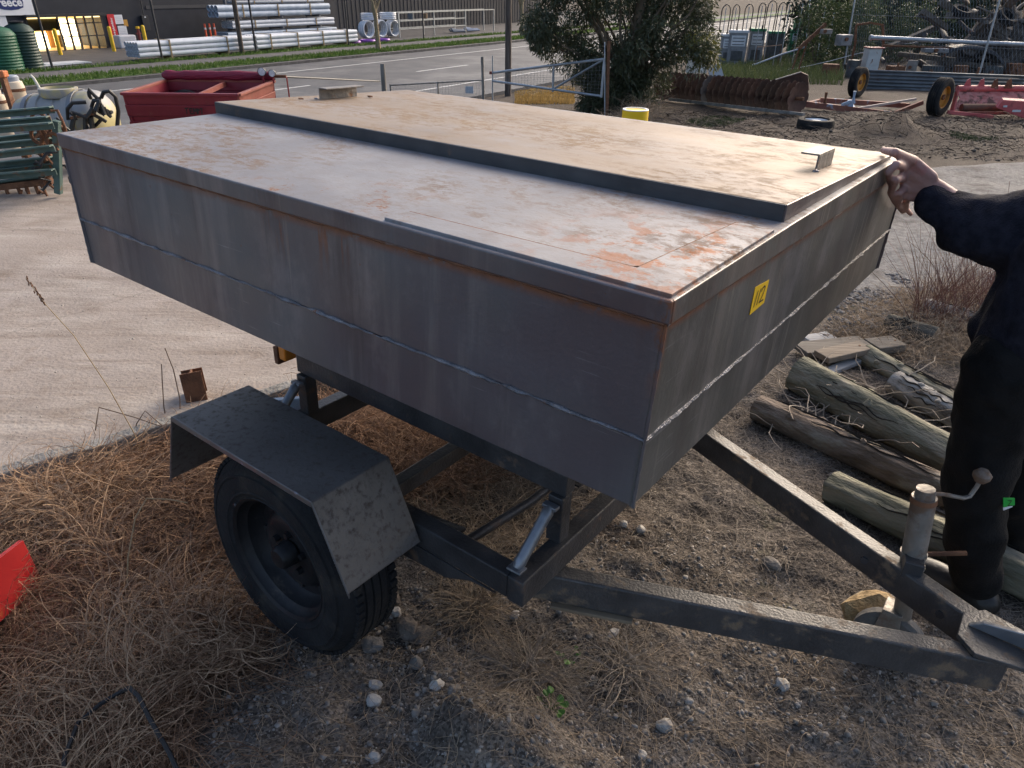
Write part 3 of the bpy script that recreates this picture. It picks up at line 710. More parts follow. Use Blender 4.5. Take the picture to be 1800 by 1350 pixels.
# wheels
def make_wheel(v, d):
    wheel = bpy.data.objects.new('wheel', None); COL.objects.link(wheel); wheel.parent = trailer; wheel.location = t(0, v, .297)
    R, Wd = .297, .17
    prof = [(.178, .004), (.190, 0), (.197, -.003), (.199, -.0055), (.202, -.0055), (.204, -.004), (.222, -.007), (.245, -.0065), (.247, -.009), (.251, -.009), (.253, -.004), (.264, .000), (.267, -.001), (.270, .002), (.276, .010), (.286, .022)]      # outer bead, sidewall, shoulder
    nrib = 5; w0, w1 = .024, Wd - .024
    for k in range(nrib):
        a = w0 + (w1 - w0) * k / nrib; bb = w0 + (w1 - w0) * (k + 1) / nrib
        prof += [(R - .006 * abs((k - 2) / 2) ** 2, a + .003), (R - .006 * abs((k - 2) / 2) ** 2, bb - .003)]
        if k < nrib - 1: prof += [(R - .007, bb - .002), (R - .007, bb + .002)]
    prof += [(.286, Wd - .022), (.276, Wd - .010), (.245, Wd + .006), (.215, Wd + .006), (.178, Wd - .004)]
    MB().lathe([(r, d * h) for r, h in prof], n=72).build('tyre', M_TYRE, wheel, smooth=True)
    m = MB()                      # tread blocks across the shoulders
    for k in range(72):
        a = 2 * PI * k / 72; ca, sa = math.cos(a), math.sin(a)
        for yy in (.030, Wd - .030):
            rot = Matrix.Rotation(-a, 3, 'Y')
            m.box((ca * (R - .004), d * yy, sa * (R - .004)), (.012, .022, .018), rot)
    m.build('tread', M_TYRE, wheel, bevel=.0015, seg=1, kind='stuff')
    rp = [(.180, .010), (.186, .004), (.183, .000), (.174, .006), (.170, .022), (.160, .030), (.156, .060), (.146, .072), (.120, .070), (.105, .052), (.088, .046), (.060, .052), (.052, .054), (.030, .056), (.0, .056),
          (.0, .066), (.10, .066), (.15, .085), (.165, .12), (.18, .15)]
    MB().lathe([(r, d * h) for r, h in rp], n=56).build('rim', M_RIMB, wheel, smooth=True)
    m = MB(); m.lathe([(.0, d * .004), (.026, d * .006), (.033, d * .014), (.036, d * .05), (.0, d * .06)], n=24, closed=False); m.build('hub', M_RIMB, wheel, smooth=True)
    for k in range(5):
        a = 2 * PI * k / 5 + .3
        MB().cyl((.057 * math.cos(a), d * .060, .057 * math.sin(a)), (.057 * math.cos(a), d * .038, .057 * math.sin(a)), .0105, .009, 6).build('wheel_nut', M_RIMB, wheel)
    for k in range(8):            # vent holes of the disc
        a = 2 * PI * k / 8
        MB().cyl((.128 * math.cos(a), d * .064, .128 * math.sin(a)), (.128 * math.cos(a), d * .0722, .128 * math.sin(a)), .011, n=10).build('vent_hole', M_BLACK, wheel)
    if d > 0:
        MB().cyl((-.148, -.001 + .018, .11), (-.150, .018 - .02, .11), .004, n=6).build('valve', M_STRUT, wheel)
    return wheel
make_wheel(.842, 1); make_wheel(-.842, -1)
# mudguards of folded plate
for s in (1, -1):
    pr = [(-.440, .372), (-.352, .611), (.222, .611), (.322, .397)]
    v0, v1 = .628, .866
    m = MB(); th = .006
    for i in range(3):
        (ua, za), (ub, zb) = pr[i], pr[i + 1]
        q = [t(ua, s * v1, za), t(ub, s * v1, zb), t(ub, s * v0, zb), t(ua, s * v0, za)]
        m.slab(q if s > 0 else q[::-1], th)
    fd = m.build('mudguard', M_FENDER, trailer, bevel=.004)
    m = MB()                     # rolled outer lip
    for i in range(3):
        (ua, za), (ub, zb) = pr[i], pr[i + 1]
        q = [t(ua, s * (v1 + .0005), za - .016), t(ub, s * (v1 + .0005), zb - .016), t(ub, s * (v1 + .0005), zb + .001), t(ua, s * (v1 + .0005), za + .001)]
        m.slab(q if s > 0 else q[::-1], .005)
    m.build('lip', mat('worn_lip', (.12, .11, .105), (.19, .18, .175), scale=9, rough=.4, metal=.4, c3=(.30, .33, .38), c3_scale=38, c3_lo=.60, c3_hi=.68), fd, bevel=.003)
    MB().beam(t(.12, s * .60, .50), t(.12, s * .66, .605), .03, .006).build('bracket', M_STEEL, fd)
# drawbar
ZD = .352
for s in (1, -1):
    MB().beam(t(UC - .05, s * .485, ZD - .045), t(1.56, s * .035, ZD - .045), .048, .086).build('drawbar_arm', M_ARM, trailer, bevel=.005)
MB().beam(t(UC + .03, .462, ZD - .095), t(UC + .22, .377, ZD - .095), .05, .010).build('arm_plate', mat('worn_flat_bar', (.16, .12, .08), (.24, .19, .13), scale=12, rough=.8), trailer, bevel=.002)
m = MB(); m.prism([(1.46, -.045), (1.50, -.085), (1.74, -.03), (1.74, .03), (1.50, .085), (1.46, .045)], .012, (0, 0, ZD - .001)); m.build('coupling_plate', M_ARM, trailer, bevel=.002)
m = MB(); m.prism([(1.475, ZD + .012), (1.60, ZD + .012), (1.72, ZD + .055), (1.66, ZD + .07), (1.50, ZD + .035)], .012, (0, .01, 0), (1, 0, 0), (0, 0, 1)); m.build('coupling_web', M_STRUT, trailer, bevel=.002)
m = MB(); m.tube([t(1.60, 0, ZD + .03), t(1.70, 0, ZD + .035), t(1.80, 0, ZD + .03), t(1.88, 0, ZD + .01)], [.035, .036, .034, .042], 14); m.build('coupling', M_STRUT, trailer, smooth=True)
for uu in (1.22, 1.42):
    vv = -.485 + (uu - UC + .05) / (1.56 - UC + .05) * .45
    MB().cyl(t(uu, vv + .020, ZD - .045), t(uu, vv + .031, ZD - .045), .011, n=6).build('bolt', M_STEEL, trailer)
# rear lamp
MB().box(t(-.47, .40, .60), (.035, .055, .05)).build('rear_lamp', mat('amber_lens', (.55, .17, .02), (.7, .25, .03), rough=.3), trailer, bevel=.006)
MB().box(t(-.50, .40, .585), (.02, .06, .06)).build('lamp_bracket', M_RUST, trailer, bevel=.002)
MB().beam(t(-.62, .62, .42), t(-.40, .42, .44), .02, .05).build('tow_bar', mat('pale_blue_steel', (.30, .36, .43), (.42, .47, .53), rough=.45, metal=.4), trailer, bevel=.002)
# jockey wheel clamped to the far arm
M_ZINC = mat('worn_zinc', (.19, .175, .155), (.31, .285, .255), scale=16, rough=.5, metal=.5, bump=.2, c3=(.16, .10, .065), c3_scale=11, c3_lo=.48, c3_hi=.66, rough3=.85)
jk = bpy.data.objects.new('jockey_wheel', None); COL.objects.link(jk); jk.parent = trailer
J0, J1 = t(1.345, -.175, .19), t(1.296, -.17, .575); jd = (J1 - J0).normalized(); jp = lambda k: J0.lerp(J1, k)
MB().cyl(jp(.20), jp(.94), .029, n=24).build('outer_tube', M_ZINC, jk, smooth=True)
MB().cyl(jp(.93), jp(1.0), .024, .022, n=20).build('cap', M_ZINC, jk, smooth=True)
MB().cyl(jp(.90), jp(.935), .031, .030, n=24).build('collar', M_RUST, jk, smooth=True)
MB().cyl(jp(-.05), jp(.25), .023, n=20).build('inner_tube', M_ZINC, jk, smooth=True)
for k in (.50, .40): MB().cyl(jp(k - .02), jp(k), .032, n=24).build('clamp_ring', M_ZINC, jk, smooth=True)
MB().beam(jp(.44) + Vector((0, -.01, 0)), jp(.44) + Vector((.01, -.055, 0)), .045, .05).build('clamp', M_STEEL, jk, bevel=.002)
MB().beam(jp(.46) + Vector((.02, .03, 0)), jp(.50) + Vector((.11, .07, .01)), .010, .010).build('clamp_lever', M_RUST, jk, bevel=.002)
ck = jp(.955); MB().tube([ck, ck + Vector((.035, .045, -.008)), ck + Vector((.08, .10, -.03)), ck + Vector((.092, .115, -.028)), ck + Vector((.098, .122, .0)), ck + Vector((.100, .124, .022))], .0055, 8).build('crank', M_ZINC, jk, smooth=True)
m = MB(); m.lathe([(.0, .0), (.012, .0), (.021, .012), (.022, .022), (.012, .034), (.0, .036)], ck + Vector((.100, .124, .018)), 'z', 20, closed=False); m.build('crank_knob', M_ZINC, jk, smooth=True)
jw = J0 + Vector((-.02, .0, -.115))
m = MB()
for s in (-1, 1):
    m.prism([(-.024, .11), (.024, .11), (.030, .06), (.016, -.02), (-.016, -.02), (-.03, .05)], .005, jw + Vector((0, s * .030 + .0025, 0)), (1, 0, 0), (0, 0, 1))
m.box(jw + Vector((0, 0, .112)), (.05, .065, .006)); m.build('fork', M_ZINC, jk, bevel=.002)
MB().lathe([(.03, -.02), (.085, -.022), (.095, -.012), (.095, .012), (.085, .022), (.03, .02)], jw + Vector((.012, 0, 0)), 'y', 36).build('caster', mat('grey_solid_rubber', (.10, .095, .09), (.17, .16, .15), scale=12, rough=.8, bump=.3), jk, smooth=True)
MB().cyl(jw + Vector((.012, -.035, 0)), jw + Vector((.012, .035, 0)), .028, n=16).build('caster_hub', M_ZINC, jk, smooth=True)
# safety chain hanging from the coupling
ch = bpy.data.objects.new('safety_chain', None); COL.objects.link(ch); ch.parent = trailer
lk = MB(); lk.tube([Vector((.012 * math.cos(a) + (.012 if math.cos(a) > 0 else -.012), .010 * math.sin(a), 0)) for a in np.linspace(0, 2 * PI, 17)], .0035, 6, cap=False)
lk0 = lk.build('chain_link', M_RUST, ch, smooth=True)
cp = [t(1.66 + .006 * k, .05 + .003 * k * (k % 3), ZD - .05 - .034 * k) for k in range(9)] + [t(1.72 + .03 * k, .06 + .012 * (k % 2), .03) for k in range(4)]
for i, p in enumerate(cp):
    d = (cp[min(i + 1, len(cp) - 1)] - cp[max(i - 1, 0)]).normalized(); e = d.to_track_quat('X', 'Z').to_euler()
    q = Euler(e).to_matrix() @ Matrix.Rotation(PI / 2 * (i % 2), 3, 'X')
    o = lk0 if i == 0 else share(lk0, 'chain_link', ch)
    o.location = p; o.rotation_euler = q.to_euler()
# ================================================================== ACROSS THE ROAD
M_CLAD = mat('dark_cladding', (.013, .016, .025), (.022, .025, .036), scale=2, rough=.6, bump=.1)
M_WARM = emit('lit_interior', (.85, .52, .14), 1.3, (1.0, .78, .38), .8)
M_WARM2 = emit('lit_counter', (1.0, .85, .52), 3.0, (1.0, .92, .70), 1.2)
M_FRAME = mat('dark_frame', (.03, .03, .034), rough=.5)
M_WHITE = mat('white_sign', (.72, .72, .74), (.80, .80, .82), scale=2, rough=.5)
M_RED = mat('sign_red', (.55, .02, .03), (.62, .03, .04), rough=.5)
M_NAVY = mat('sign_navy', (.015, .03, .14), rough=.5)
M_YELP = mat('bollard_yellow', (.70, .42, .02), (.80, .52, .03), scale=6, rough=.5, c3=(.35, .2, .03), c3_scale=9, c3_lo=.65, c3_hi=.75)
RYAW = math.atan2(re_.y, re_.x)
def rthing(name, label, cat, e, n, z=.12, group=None): return thing(name, label, cat, RW(e, n, z), RYAW, group)
NW = 10.0       # building line
W_E0 = 0.0
bl = rthing('warehouse', 'long dark clad warehouse across the road with a lit shop entrance', 'building', 0, NW)
def dbox(m, e0, e1, n0, n1, z0, z1): return m.box(((e0 + e1) / 2, (n0 + n1) / 2, (z0 + z1) / 2), (e1 - e0, n1 - n0, z1 - z0))
def epx(px, n=NW, z=.12):      # position along the road of what stands at the building line at this pixel column (low)
    k = _fwd * (px - 900) - _right * F_PX; b0 = RW(0, n, z) - Vector((0, 0, CAM_H))
    return -k.dot(b0) / k.dot(re_)
w0, w1 = epx(62), epx(190)
WT = 1.29
m = MB(); dbox(m, -30, w0 - .05, 0, 12, -.5, 8); m.build('wall', M_CLAD, bl)
m = MB(); dbox(m, w1 + .05, 45, 0, 12, -.5, 8); m.build('wall', M_CLAD, bl)
m = MB(); dbox(m, w0 - .05, w1 + .05, 0, 12, WT, 8); m.build('wall_over_entrance', M_CLAD, bl)
# lit room behind the entrance
m = MB(); dbox(m, w0 - .04, w1 + .04, 2.6, 2.7, 0, WT - .02); m.build('back_room_wall', M_WARM, bl)
m = MB(); dbox(m, w0 - .03, w1 + .03, .02, 2.59, WT - .06, WT - .01); m.build('room_ceiling', M_WARM, bl)
m = MB(); dbox(m, w0 - .03, w1 + .03, .02, 2.59, 0, .02); m.build('room_floor', mat('shop_floor', (.45, .36, .22), rough=.5), bl)
wd = w1 - w0
m = MB(); dbox(m, w0 + .12 * wd, w0 + .40 * wd, 1.2, 1.6, .03, .62); m.build('counter', M_WARM2, bl, bevel=.02)
m = MB(); dbox(m, w0 + .74 * wd, w0 + .96 * wd, 1.8, 2.2, .03, 1.1); m.build('display', M_WARM2, bl, bevel=.02)
for k, (a, b_, z0, z1, mm) in enumerate(((.50, .56, .02, .8, 'shop_brown'), (.62, .70, .02, .5, 'shop_dark'), (.78, .93, 1.15, 1.55, 'shop_orange'), (.18, .26, .62, .9, 'shop_brown'))):
    colr = {'shop_brown': (.30, .15, .05), 'shop_dark': (.10, .07, .05), 'shop_orange': (.75, .22, .03)}[mm]
    m = MB(); dbox(m, w0 + a * wd, w0 + b_ * wd, 1.7, 1.9, z0, z1); m.build('shelf_stock', mat(mm, colr, rough=.6), bl, bevel=.02)
m = MB(); dbox(m, w0 - .03, w0 + .40 * wd, .10, .12, WT * .60, WT - .02); m.build('window_blind', mat('blind_olive', (.14, .125, .075), (.18, .16, .10), rough=.8), bl)
glass = bpy.data.materials.new('shop_glass'); glass.use_nodes = True
_gb = glass.node_tree.nodes['Principled BSDF']; _gb.inputs['Base Color'].default_value = (1, .98, .95, 1); _gb.inputs['Roughness'].default_value = .03
_gb.inputs['Transmission Weight'].default_value = 1.0; _gb.inputs['IOR'].default_value = 1.1
cuts = [0, .40, .53, .64, .76, .88, 1.0]
for k in range(6):
    m = MB(); dbox(m, w0 + cuts[k] * wd, w0 + cuts[k + 1] * wd, .03, .035, .02, WT - .02); m.build('window_pane', glass, bl)
for c in cuts:
    m = MB(); dbox(m, w0 + c * wd - .035, w0 + c * wd + .035, -.02, .06, 0, WT); m.build('window_mullion', M_FRAME, bl)
for z in (.52, 1.02):
    m = MB(); dbox(m, w0 + .40 * wd, w1, -.015, .05, z - .02, z + .02); m.build('window_rail', M_FRAME, bl)
m = MB(); dbox(m, w0 - .1, w1 + .1, -.35, -.001, WT, WT + .10); m.build('canopy', M_FRAME, bl)
# cladding ribs on the right hand stretch
rib0 = None
for k in range(64):
    e = epx(600) + k * .36
    if rib0 is None:
        m = MB(); m.box((0, -.012, 3.9), (.08, .022, 7.9)); rib0 = m.build('cladding_rib', M_CLAD, bl); rib0.location = (e, 0, 0)
    else: share(rib0, 'cladding_rib', bl, (e, 0, 0))
m = MB(); dbox(m, epx(270), epx(470), -.03, -.001, 1.50, 1.64); m.build('ledge', mat('ledge_grey', (.05, .05, .055), rough=.6), bl)
# sign over the shop
sgn = rthing('shop_sign', 'white shop sign with navy badge and red end above the lit entrance', 'sign', epx(-30), NW - .12, 1.50)
ew = epx(78) - epx(-30); sx_ = lambda p: (p + 30) / 108 * ew
m = MB(); dbox(m, sx_(8), ew, 0, .08, 0, 1.3); m.build('sign_board', M_WHITE, sgn, bevel=.01)
m = MB(); dbox(m, 0, sx_(8) - .003, .0, .08, 0, 1.3); m.build('sign_end', M_RED, sgn, bevel=.01)
bc = sx_(38); bw = sx_(62) - bc
pl = [(bc + bw * sx, .46 + sy) for sx, sy in ((-.92, -.18), (-.5, -.25), (0, -.27), (.5, -.25), (.92, -.18), (1, 0), (.96, .36), (-.96, .36), (-1, 0))]
m = MB(); m.prism(pl, .015, (0, -.001, 0), (1, 0, 0), (0, 0, 1)); m.build('sign_badge', M_NAVY, sgn)
text_mesh('sign_lettering', 'reece', .42, M_WHITE, sgn, (bc, -.022, .46), (PI / 2, 0, 0), bold=.012, extrude=.003)
# round emblem panel left of the window, only its right half shows
rp_ = rthing('wall_poster', 'white poster panel with a dark ring at the far left of the shop front', 'poster', epx(-10), NW - .06, 1.0)
m = MB(); dbox(m, 0, epx(28) - epx(-10), 0, .04, 0, .95); m.build('panel', M_WHITE, rp_)
m = MB(); m.lathe([(.20, -.01), (.26, -.01), (.26, .0), (.20, .0)], (.30 * (epx(28) - epx(-10)), -.001, .52), 'y', 28); m.build('ring', M_NAVY, rp_)
# red vertical banner and notices
vb = rthing('wall_banner', 'narrow red vertical banner with white lettering beside the entrance', 'banner', epx(200), NW - .05, .30)
bw_ = max(.22, (epx(212) - epx(200)))
m = MB(); dbox(m, 0, bw_, 0, .03, 0, 1.15); m.build('panel', M_RED, vb)
text_mesh('lettering', 'reece plumbing', .14, M_WHITE, vb, (bw_ / 2, -.005, .575), (PI / 2, -PI / 2, 0), bold=.003)
for k, (px0, px1, z0, z1, lab, mt) in enumerate(((212, 226, 1.05, 1.42, 'upper white notice beside the red banner', M_WHITE), (214, 229, .58, .98, 'lower white notice beside the red banner', M_WHITE), (226, 233, .95, 1.22, 'small orange notice right of the white notices', mat('notice_orange', (.55, .28, .05), rough=.6)))):
    nt_ = rthing('wall_notice', lab, 'notice', epx(px0), NW - .04, z0); wn = epx(px1) - epx(px0)
    m = MB(); dbox(m, 0, wn, 0, .02, 0, z1 - z0); m.build('board', mt, nt_)
    if mt is M_WHITE:
        for q in range(4):
            m = MB(); dbox(m, wn * .12, wn * (.86 - .1 * (q % 2)), -.004, -.001, (z1 - z0) * (.2 + .18 * q), (z1 - z0) * (.23 + .18 * q)); m.build('text_line', mat('grey_print', (.45, .46, .50), rough=.7), nt_)
# dark meter box on the wall
mb_ = rthing('meter_box', 'dark meter box and conduit on the clad wall right of the notices', 'meter box', epx(262), NW - .16, .75)
m = MB(); dbox(m, -.16, .16, 0, .15, 0, .62); m.build('box', M_FRAME, mb_, bevel=.01); m = MB(); m.cyl((0, .08, .62), (0, .08, 4.6), .025); m.build('conduit', M_FRAME, mb_); m = MB(); m.box((.0, -.005, .55), (.07, .008, .04)); m.build('badge', M_WHITE, mb_)
# bollards
def bollard(e, n, lab, h=.95):
    o = rthing('bollard', lab, 'bollard', e, n, .12, 'yellow bollards at the shop entrance')
    MB().cyl((0, 0, 0), (0, 0, h - .05), .075, n=16).build('post', M_YELP, o, smooth=True)
    m = MB(); m.lathe([(.075, 0), (.068, .03), (.045, .05), (0, .06)], (0, 0, h - .05), 'z', 16, closed=False); m.build('cap', M_YELP, o, smooth=True)
for px, lab in ((107, 'yellow bollard in front of the lit shop window'), (201, 'yellow bollard at the right side of the shop entrance'), (259, 'yellow bollard beside the white bench block')): 
    bollard(epx(px, NW - 1.9), NW - 1.9, lab)
hy = rthing('fire_cabinet', 'dark red hydrant stand beside the yellow bollard', 'hydrant', epx(249, NW - .6), NW - .6)
m = MB(); m.cyl((0, 0, 0), (0, 0, .75), .06, n=10); m.cyl((-.12, 0, .55), (.12, 0, .55), .03, n=8); m.build('standpipe', mat('hydrant_red', (.18, .03, .03), rough=.5), hy); MB().cyl((0, 0, .75), (0, 0, .84), .085, n=10).build('valve_wheel', M_YELP, hy)
bb = rthing('seat_block', 'low white block against the dark wall right of the banner', 'block', (epx(210, NW - .7) + epx(240, NW - .7)) / 2, NW - .6)
m = MB(); m.box((0, 0, .26), (epx(240, NW - .7) - epx(210, NW - .7), .5, .52)); m.build('block', mat('painted_block', (.55, .55, .58), (.62, .62, .66), rough=.6), bb, bevel=.05)
# loose grey sheets on the forecourt
ls = rthing('plastic_sheet', 'pale grey sheet lying flat on the forecourt left of the pipe packs', 'sheet', epx(108, 4.3), 4.3, .14)
m = MB(); m.prism([(-.9, -.5), (.9, -.4), (.85, .5), (-.7, .6)], .03); m.prism([(-.7, -.35), (.8, -.42), (.7, .3), (-.6, .4)], .02, (0, 0, .031)); m.build('sheet', mat('pale_sheet', (.50, .52, .55), (.60, .62, .64), rough=.6), ls)
# corrugated green rainwater tanks
def rain_tank(px, n, r, h, lab, colr):
    o = rthing('rainwater_tank', lab, 'water tank', epx(px, n), n, .12, 'green corrugated water tanks')
    prof = [(0, 0), (r, 0)]; k = 0
    nz = int(h / .045)
    for i in range(nz): prof.append((r + (.02 if i % 2 else 0), .03 + i * .045))
    prof += [(r, h), (r * .80, h + .13), (r * .35, h + .22), (0, h + .23)]
    MB().lathe(prof, (0, 0, 0), 'z', 40, closed=False).build('shell', mat('tank_green_' + ('a' if colr[1] > .06 else 'b'), colr, tuple(c * 1.5 for c in colr), scale=3, rough=.55), o, smooth=True)
    MB().lathe([(0, 0), (.2, 0), (.22, .05), (0, .07)], (0, 0, h + .22), 'z', 20, closed=False).build('lid', M_FRAME, o, smooth=True)
rain_tank(8, 3.6, .62, 1.12, 'mid green corrugated water tank at the left edge', (.012, .075, .04))
rain_tank(52, 3.6, .44, 1.18, 'dark green corrugated water tank right of the lighter one', (.010, .030, .024))
# delineator posts
for k, px in enumerate((366, 374, 382)):
    o = rthing('delineator_post', ('left', 'middle', 'right')[k] + ' of three orange plastic posts against the dark wall', 'post', epx(px, NW - 2.2), NW - 2.2, .12, 'orange delineator posts')
    MB().cyl((0, 0, .05), (0, 0, .92), .045, .04, 12).build('post', mat('post_orange', (.75, .10, .04), (.8, .13, .05), rough=.5), o, smooth=True)
    MB().cyl((0, 0, 0), (0, 0, .05), .10, .09, 12).build('base', M_BLACK, o); MB().cyl((0, 0, .68), (0, 0, .76), .0455, n=12).build('band', M_WHITE, o)
# packs of white pipe on the forecourt edge
M_PVC = mat('pvc_white', (.60, .63, .68), (.70, .72, .76), scale=4, rough=.45)
M_PVCB = mat('pvc_blue', (.38, .45, .54), (.50, .56, .64), scale=4, rough=.45)
M_WOOD = mat('dunnage', (.25, .18, .10), (.36, .27, .16), scale=9, rough=.85)
def pipe_pack(px0, px1, n, cols, rows, r, lab, mt, z=.14, straps=3):
    e0, e1 = epx(px0, n), epx(px1, n); o = rthing('pipe_pack', lab, 'pipes', e0, n, z, 'packs of plastic pipe'); ln = e1 - e0
    src = None
    for i in range(cols):
        for j in range(rows):
            if src is None:
                m = MB(); m.lathe([(r, 0), (r, ln), (r * .86, ln), (r * .86, .0)], (0, 0, 0), 'x', 12); src = m.build('pipe', mt, o, smooth=True); q = src
            else: q = share(src, 'pipe', o)
            q.location = (0, i * r * 2.02, .10 + r + j * r * 2.02)
    for k in range(straps):
        e = ln * (k + .5) / straps; m = MB(); W_ = cols * r * 2.02; H_ = rows * r * 2.02
        m.box((e, W_ / 2 - r, .05), (.08, W_ + .04, .09)); m.build('bearer', M_WOOD, o)
        m = MB(); m.box((e, -r - .012, .10 + H_ / 2), (.06, .02, H_ + .05)); m.build('batten', M_WOOD, o); m = MB(); m.box((e, W_ / 2 - r, .10 + H_ + .018), (.06, W_ + .05, .02)); m.build('batten', M_WOOD, o)
    return o
pipe_pack(246, 446, 3.25, 5, 3, .088, 'left long pack of white plastic pipe along the footpath', M_PVC, straps=2)
pipe_pack(452, 628, 3.25, 5, 3, .088, 'right long pack of white plastic pipe along the footpath', M_PVC, straps=4)
# pipe rack against the wall
rk_ = rthing('pipe_rack', 'steel cantilever rack holding bundles of pale plastic pipe', 'rack', epx(405, NW - 2.4), NW - 2.4)
rl = epx(585, NW - 2.4) - epx(405, NW - 2.4)
for k in range(3):
    e = rl * (.12 + .38 * k); m = MB(); m.box((e, .95, 1.05), (.10, .14, 2.1)); m.build('upright', mat('rack_steel', (.16, .16, .17), rough=.5), rk_)
    for z in (.62, 1.10):
        m = MB(); m.box((e, .45, z), (.08, 1.0, .08)); m.build('arm', MATS['rack_steel'], rk_)
def bundle(z, rr, cnt, lab, mt, e0=0, e1=1, nn=NW - 2.3, tiers=1):
    o = thing('pipe_bundle', lab, 'pipes', RW(epx(405, NW - 2.4) + rl * e0, nn, .12 + z), RYAW, 'pipe bundles on the rack'); src = None
    for tq in range(tiers):
        for i in range(cnt):
            if src is None: src = MB().lathe([(rr, 0), (rr, rl * (e1 - e0)), (rr * .85, rl * (e1 - e0)), (rr * .85, 0)], (0, 0, 0), 'x', 14).build('pipe', mt, o, smooth=True); q = src
            else: q = share(src, 'pipe', o)
            q.location = (0, i * rr * 2.02, rr + tq * rr * 1.95)
    for k in range(3):
        m = MB(); m.box((rl * (e1 - e0) * (.2 + .3 * k), -rr - .01, rr * tiers), (.07, .02, rr * 2 * tiers)); m.build('batten', M_WOOD, o)
bundle(1.14, .135, 3, 'two tiers of wide pale blue pipes high on the rack', M_PVCB, -.06, 1.0, tiers=2)
bundle(.66, .085, 5, 'thin white pipes on the middle arms of the rack', M_PVC, .05, 1.04, tiers=2)
bundle(.04, .08, 6, 'pale blue pipes stacked on the ground under the rack', M_PVCB, .0, 1.06, tiers=3)
bundle(1.72, .06, 5, 'thin grey pipes on the top of the rack', mat('pvc_grey', (.30, .33, .37), rough=.5), .1, .95, tiers=1)
# coils of white pipe and the galvanised rack
for k, (px, rr, n_) in enumerate(((645, .48, 5.4), (668, .48, 5.4), (690, .46, 5.4))):
    o = rthing('pipe_coil', ('left', 'middle', 'right')[k] + ' upright coil of white pipe behind the young street tree', 'pipe coil', epx(px, n_), n_, .12, 'coils of white pipe')
    for q in range(6):
        m = MB(); m.tube([Vector((rr * .82 * math.cos(a) * (1 - .05 * (q % 2)), -.18 + q * .07, rr + rr * .82 * math.sin(a) * (1 - .05 * (q % 2)))) for a in np.linspace(0, 2 * PI, 25)], .045, 6, cap=False); m.build('coil_turn', M_PVC, o, smooth=True)
for k, (px, lab) in enumerate(((652, 'left flat coil of white pipe lying on the upright coils'), (684, 'right flat coil of white pipe lying on the upright coils'))):
    o = rthing('flat_coil', lab, 'pipe coil', epx(px, 5.4), 5.4, 1.02, 'coils of white pipe')
    for q in range(4):
        m = MB(); m.tube([Vector((.42 * math.cos(a), .42 * math.sin(a), .05 + q * .085)) for a in np.linspace(0, 2 * PI, 25)], .042, 6, cap=False); m.build('coil_turn', M_PVC, o, smooth=True)
for k, px in enumerate((620, 646, 672)):
    o = rthing('purple_coil', ('left', 'middle', 'right')[k] + ' low purple pipe coil on the ground by the footpath', 'pipe coil', epx(px, 3.7), 3.7, .12, 'purple coils')
    m = MB(); m.tube([Vector((.34 * math.cos(a), .34 * math.sin(a), .08)) for a in np.linspace(0, 2 * PI, 21)], .07, 7, cap=False); m.build('coil', mat('purple_pipe', (.22, .06, .34), (.28, .09, .42), rough=.45), o, smooth=True)
gr = rthing('storage_rack', 'long galvanised storage rack with shelves by the ribbed wall', 'rack', epx(703, 4.9), 4.9)
gl = epx(868, 4.9) - epx(703, 4.9); M_GALV = mat('galvanised', (.33, .35, .37), (.44, .46, .48), scale=7, rough=.4, metal=.6)
for k in range(4):
    for n_ in (0, .8):
        m = MB(); m.box((gl * k / 3, n_, .62), (.06, .06, 1.24)); m.build('upright', M_GALV, gr)
for z in (1.22, .82, .42):
    for n_ in (0, .8):
        m = MB(); m.box((gl * (.5 if z > 1 else .34), n_, z), (gl * (1.0 if z > 1 else .66), .045, .05)); m.build('rail', M_GALV, gr)
for k, (e, z, s, lab, cl) in enumerate(((.16, .86, .34, 'grey drum on the upper shelf of the galvanised rack', (.10, .12, .14)), (.30, .86, .26, 'brown roll on the upper shelf of the galvanised rack', (.22, .14, .08)), (.78, .05, .36, 'blue plastic heap on the ground behind the galvanised rack', (.06, .12, .24)), (.62, .05, .30, 'dark blue heap under the galvanised rack', (.05, .09, .16)))):
    o = thing('stored_goods', lab, 'goods', RW(epx(703, 4.9) + gl * e, 5.3, .12 + z), RYAW)
    m = MB()
    if k < 2: m.lathe([(0, 0), (s * .5, 0), (s * .52, s * .5), (s * .5, s), (0, s)], (0, 0, 0), 'z', 16, closed=False)
    else:
        for q in range(5): m.tube([Vector((-.6 + .05 * q, -.2 + .1 * q, .06 + .07 * (q % 3))), Vector((.6, -.25 + .12 * q, .05 + .05 * (q % 2)))], .05, 8)
    m.build('stock', mat('stock_%d' % k, cl, rough=.6), o, smooth=True)
# thin black fence posts of the premises, and a stouter pole
for k, (px, n_, rr, lab) in enumerate(((93, 2.9, .04, 'thin black post in front of the lit shop window'), (286, 2.9, .04, 'thin black post in front of the left pipe pack'), (426, 3.0, .095, 'stout dark pole between the two pipe packs'), (451, 2.9, .04, 'thin black post at the left end of the right pipe pack'), (613, 2.9, .036, 'thin black post at the right end of the pipe packs'), (745, 2.9, .036, 'thin black post before the galvanised rack'))):
    o = rthing('fence_post', lab, 'post', epx(px, n_), n_, .12, 'posts along the premises')
    MB().cyl((0, 0, 0), (0, 0, 4.5 if rr < .05 else 8), rr, n=10).build('pole', M_FRAME if rr < .05 else mat('pole_brown', (.05, .035, .028), (.12, .09, .07), rough=.8), o, smooth=True); MB().cyl((0, 0, 0), (0, 0, .03), rr * 2, n=10).build('base_plate', M_FRAME, o)
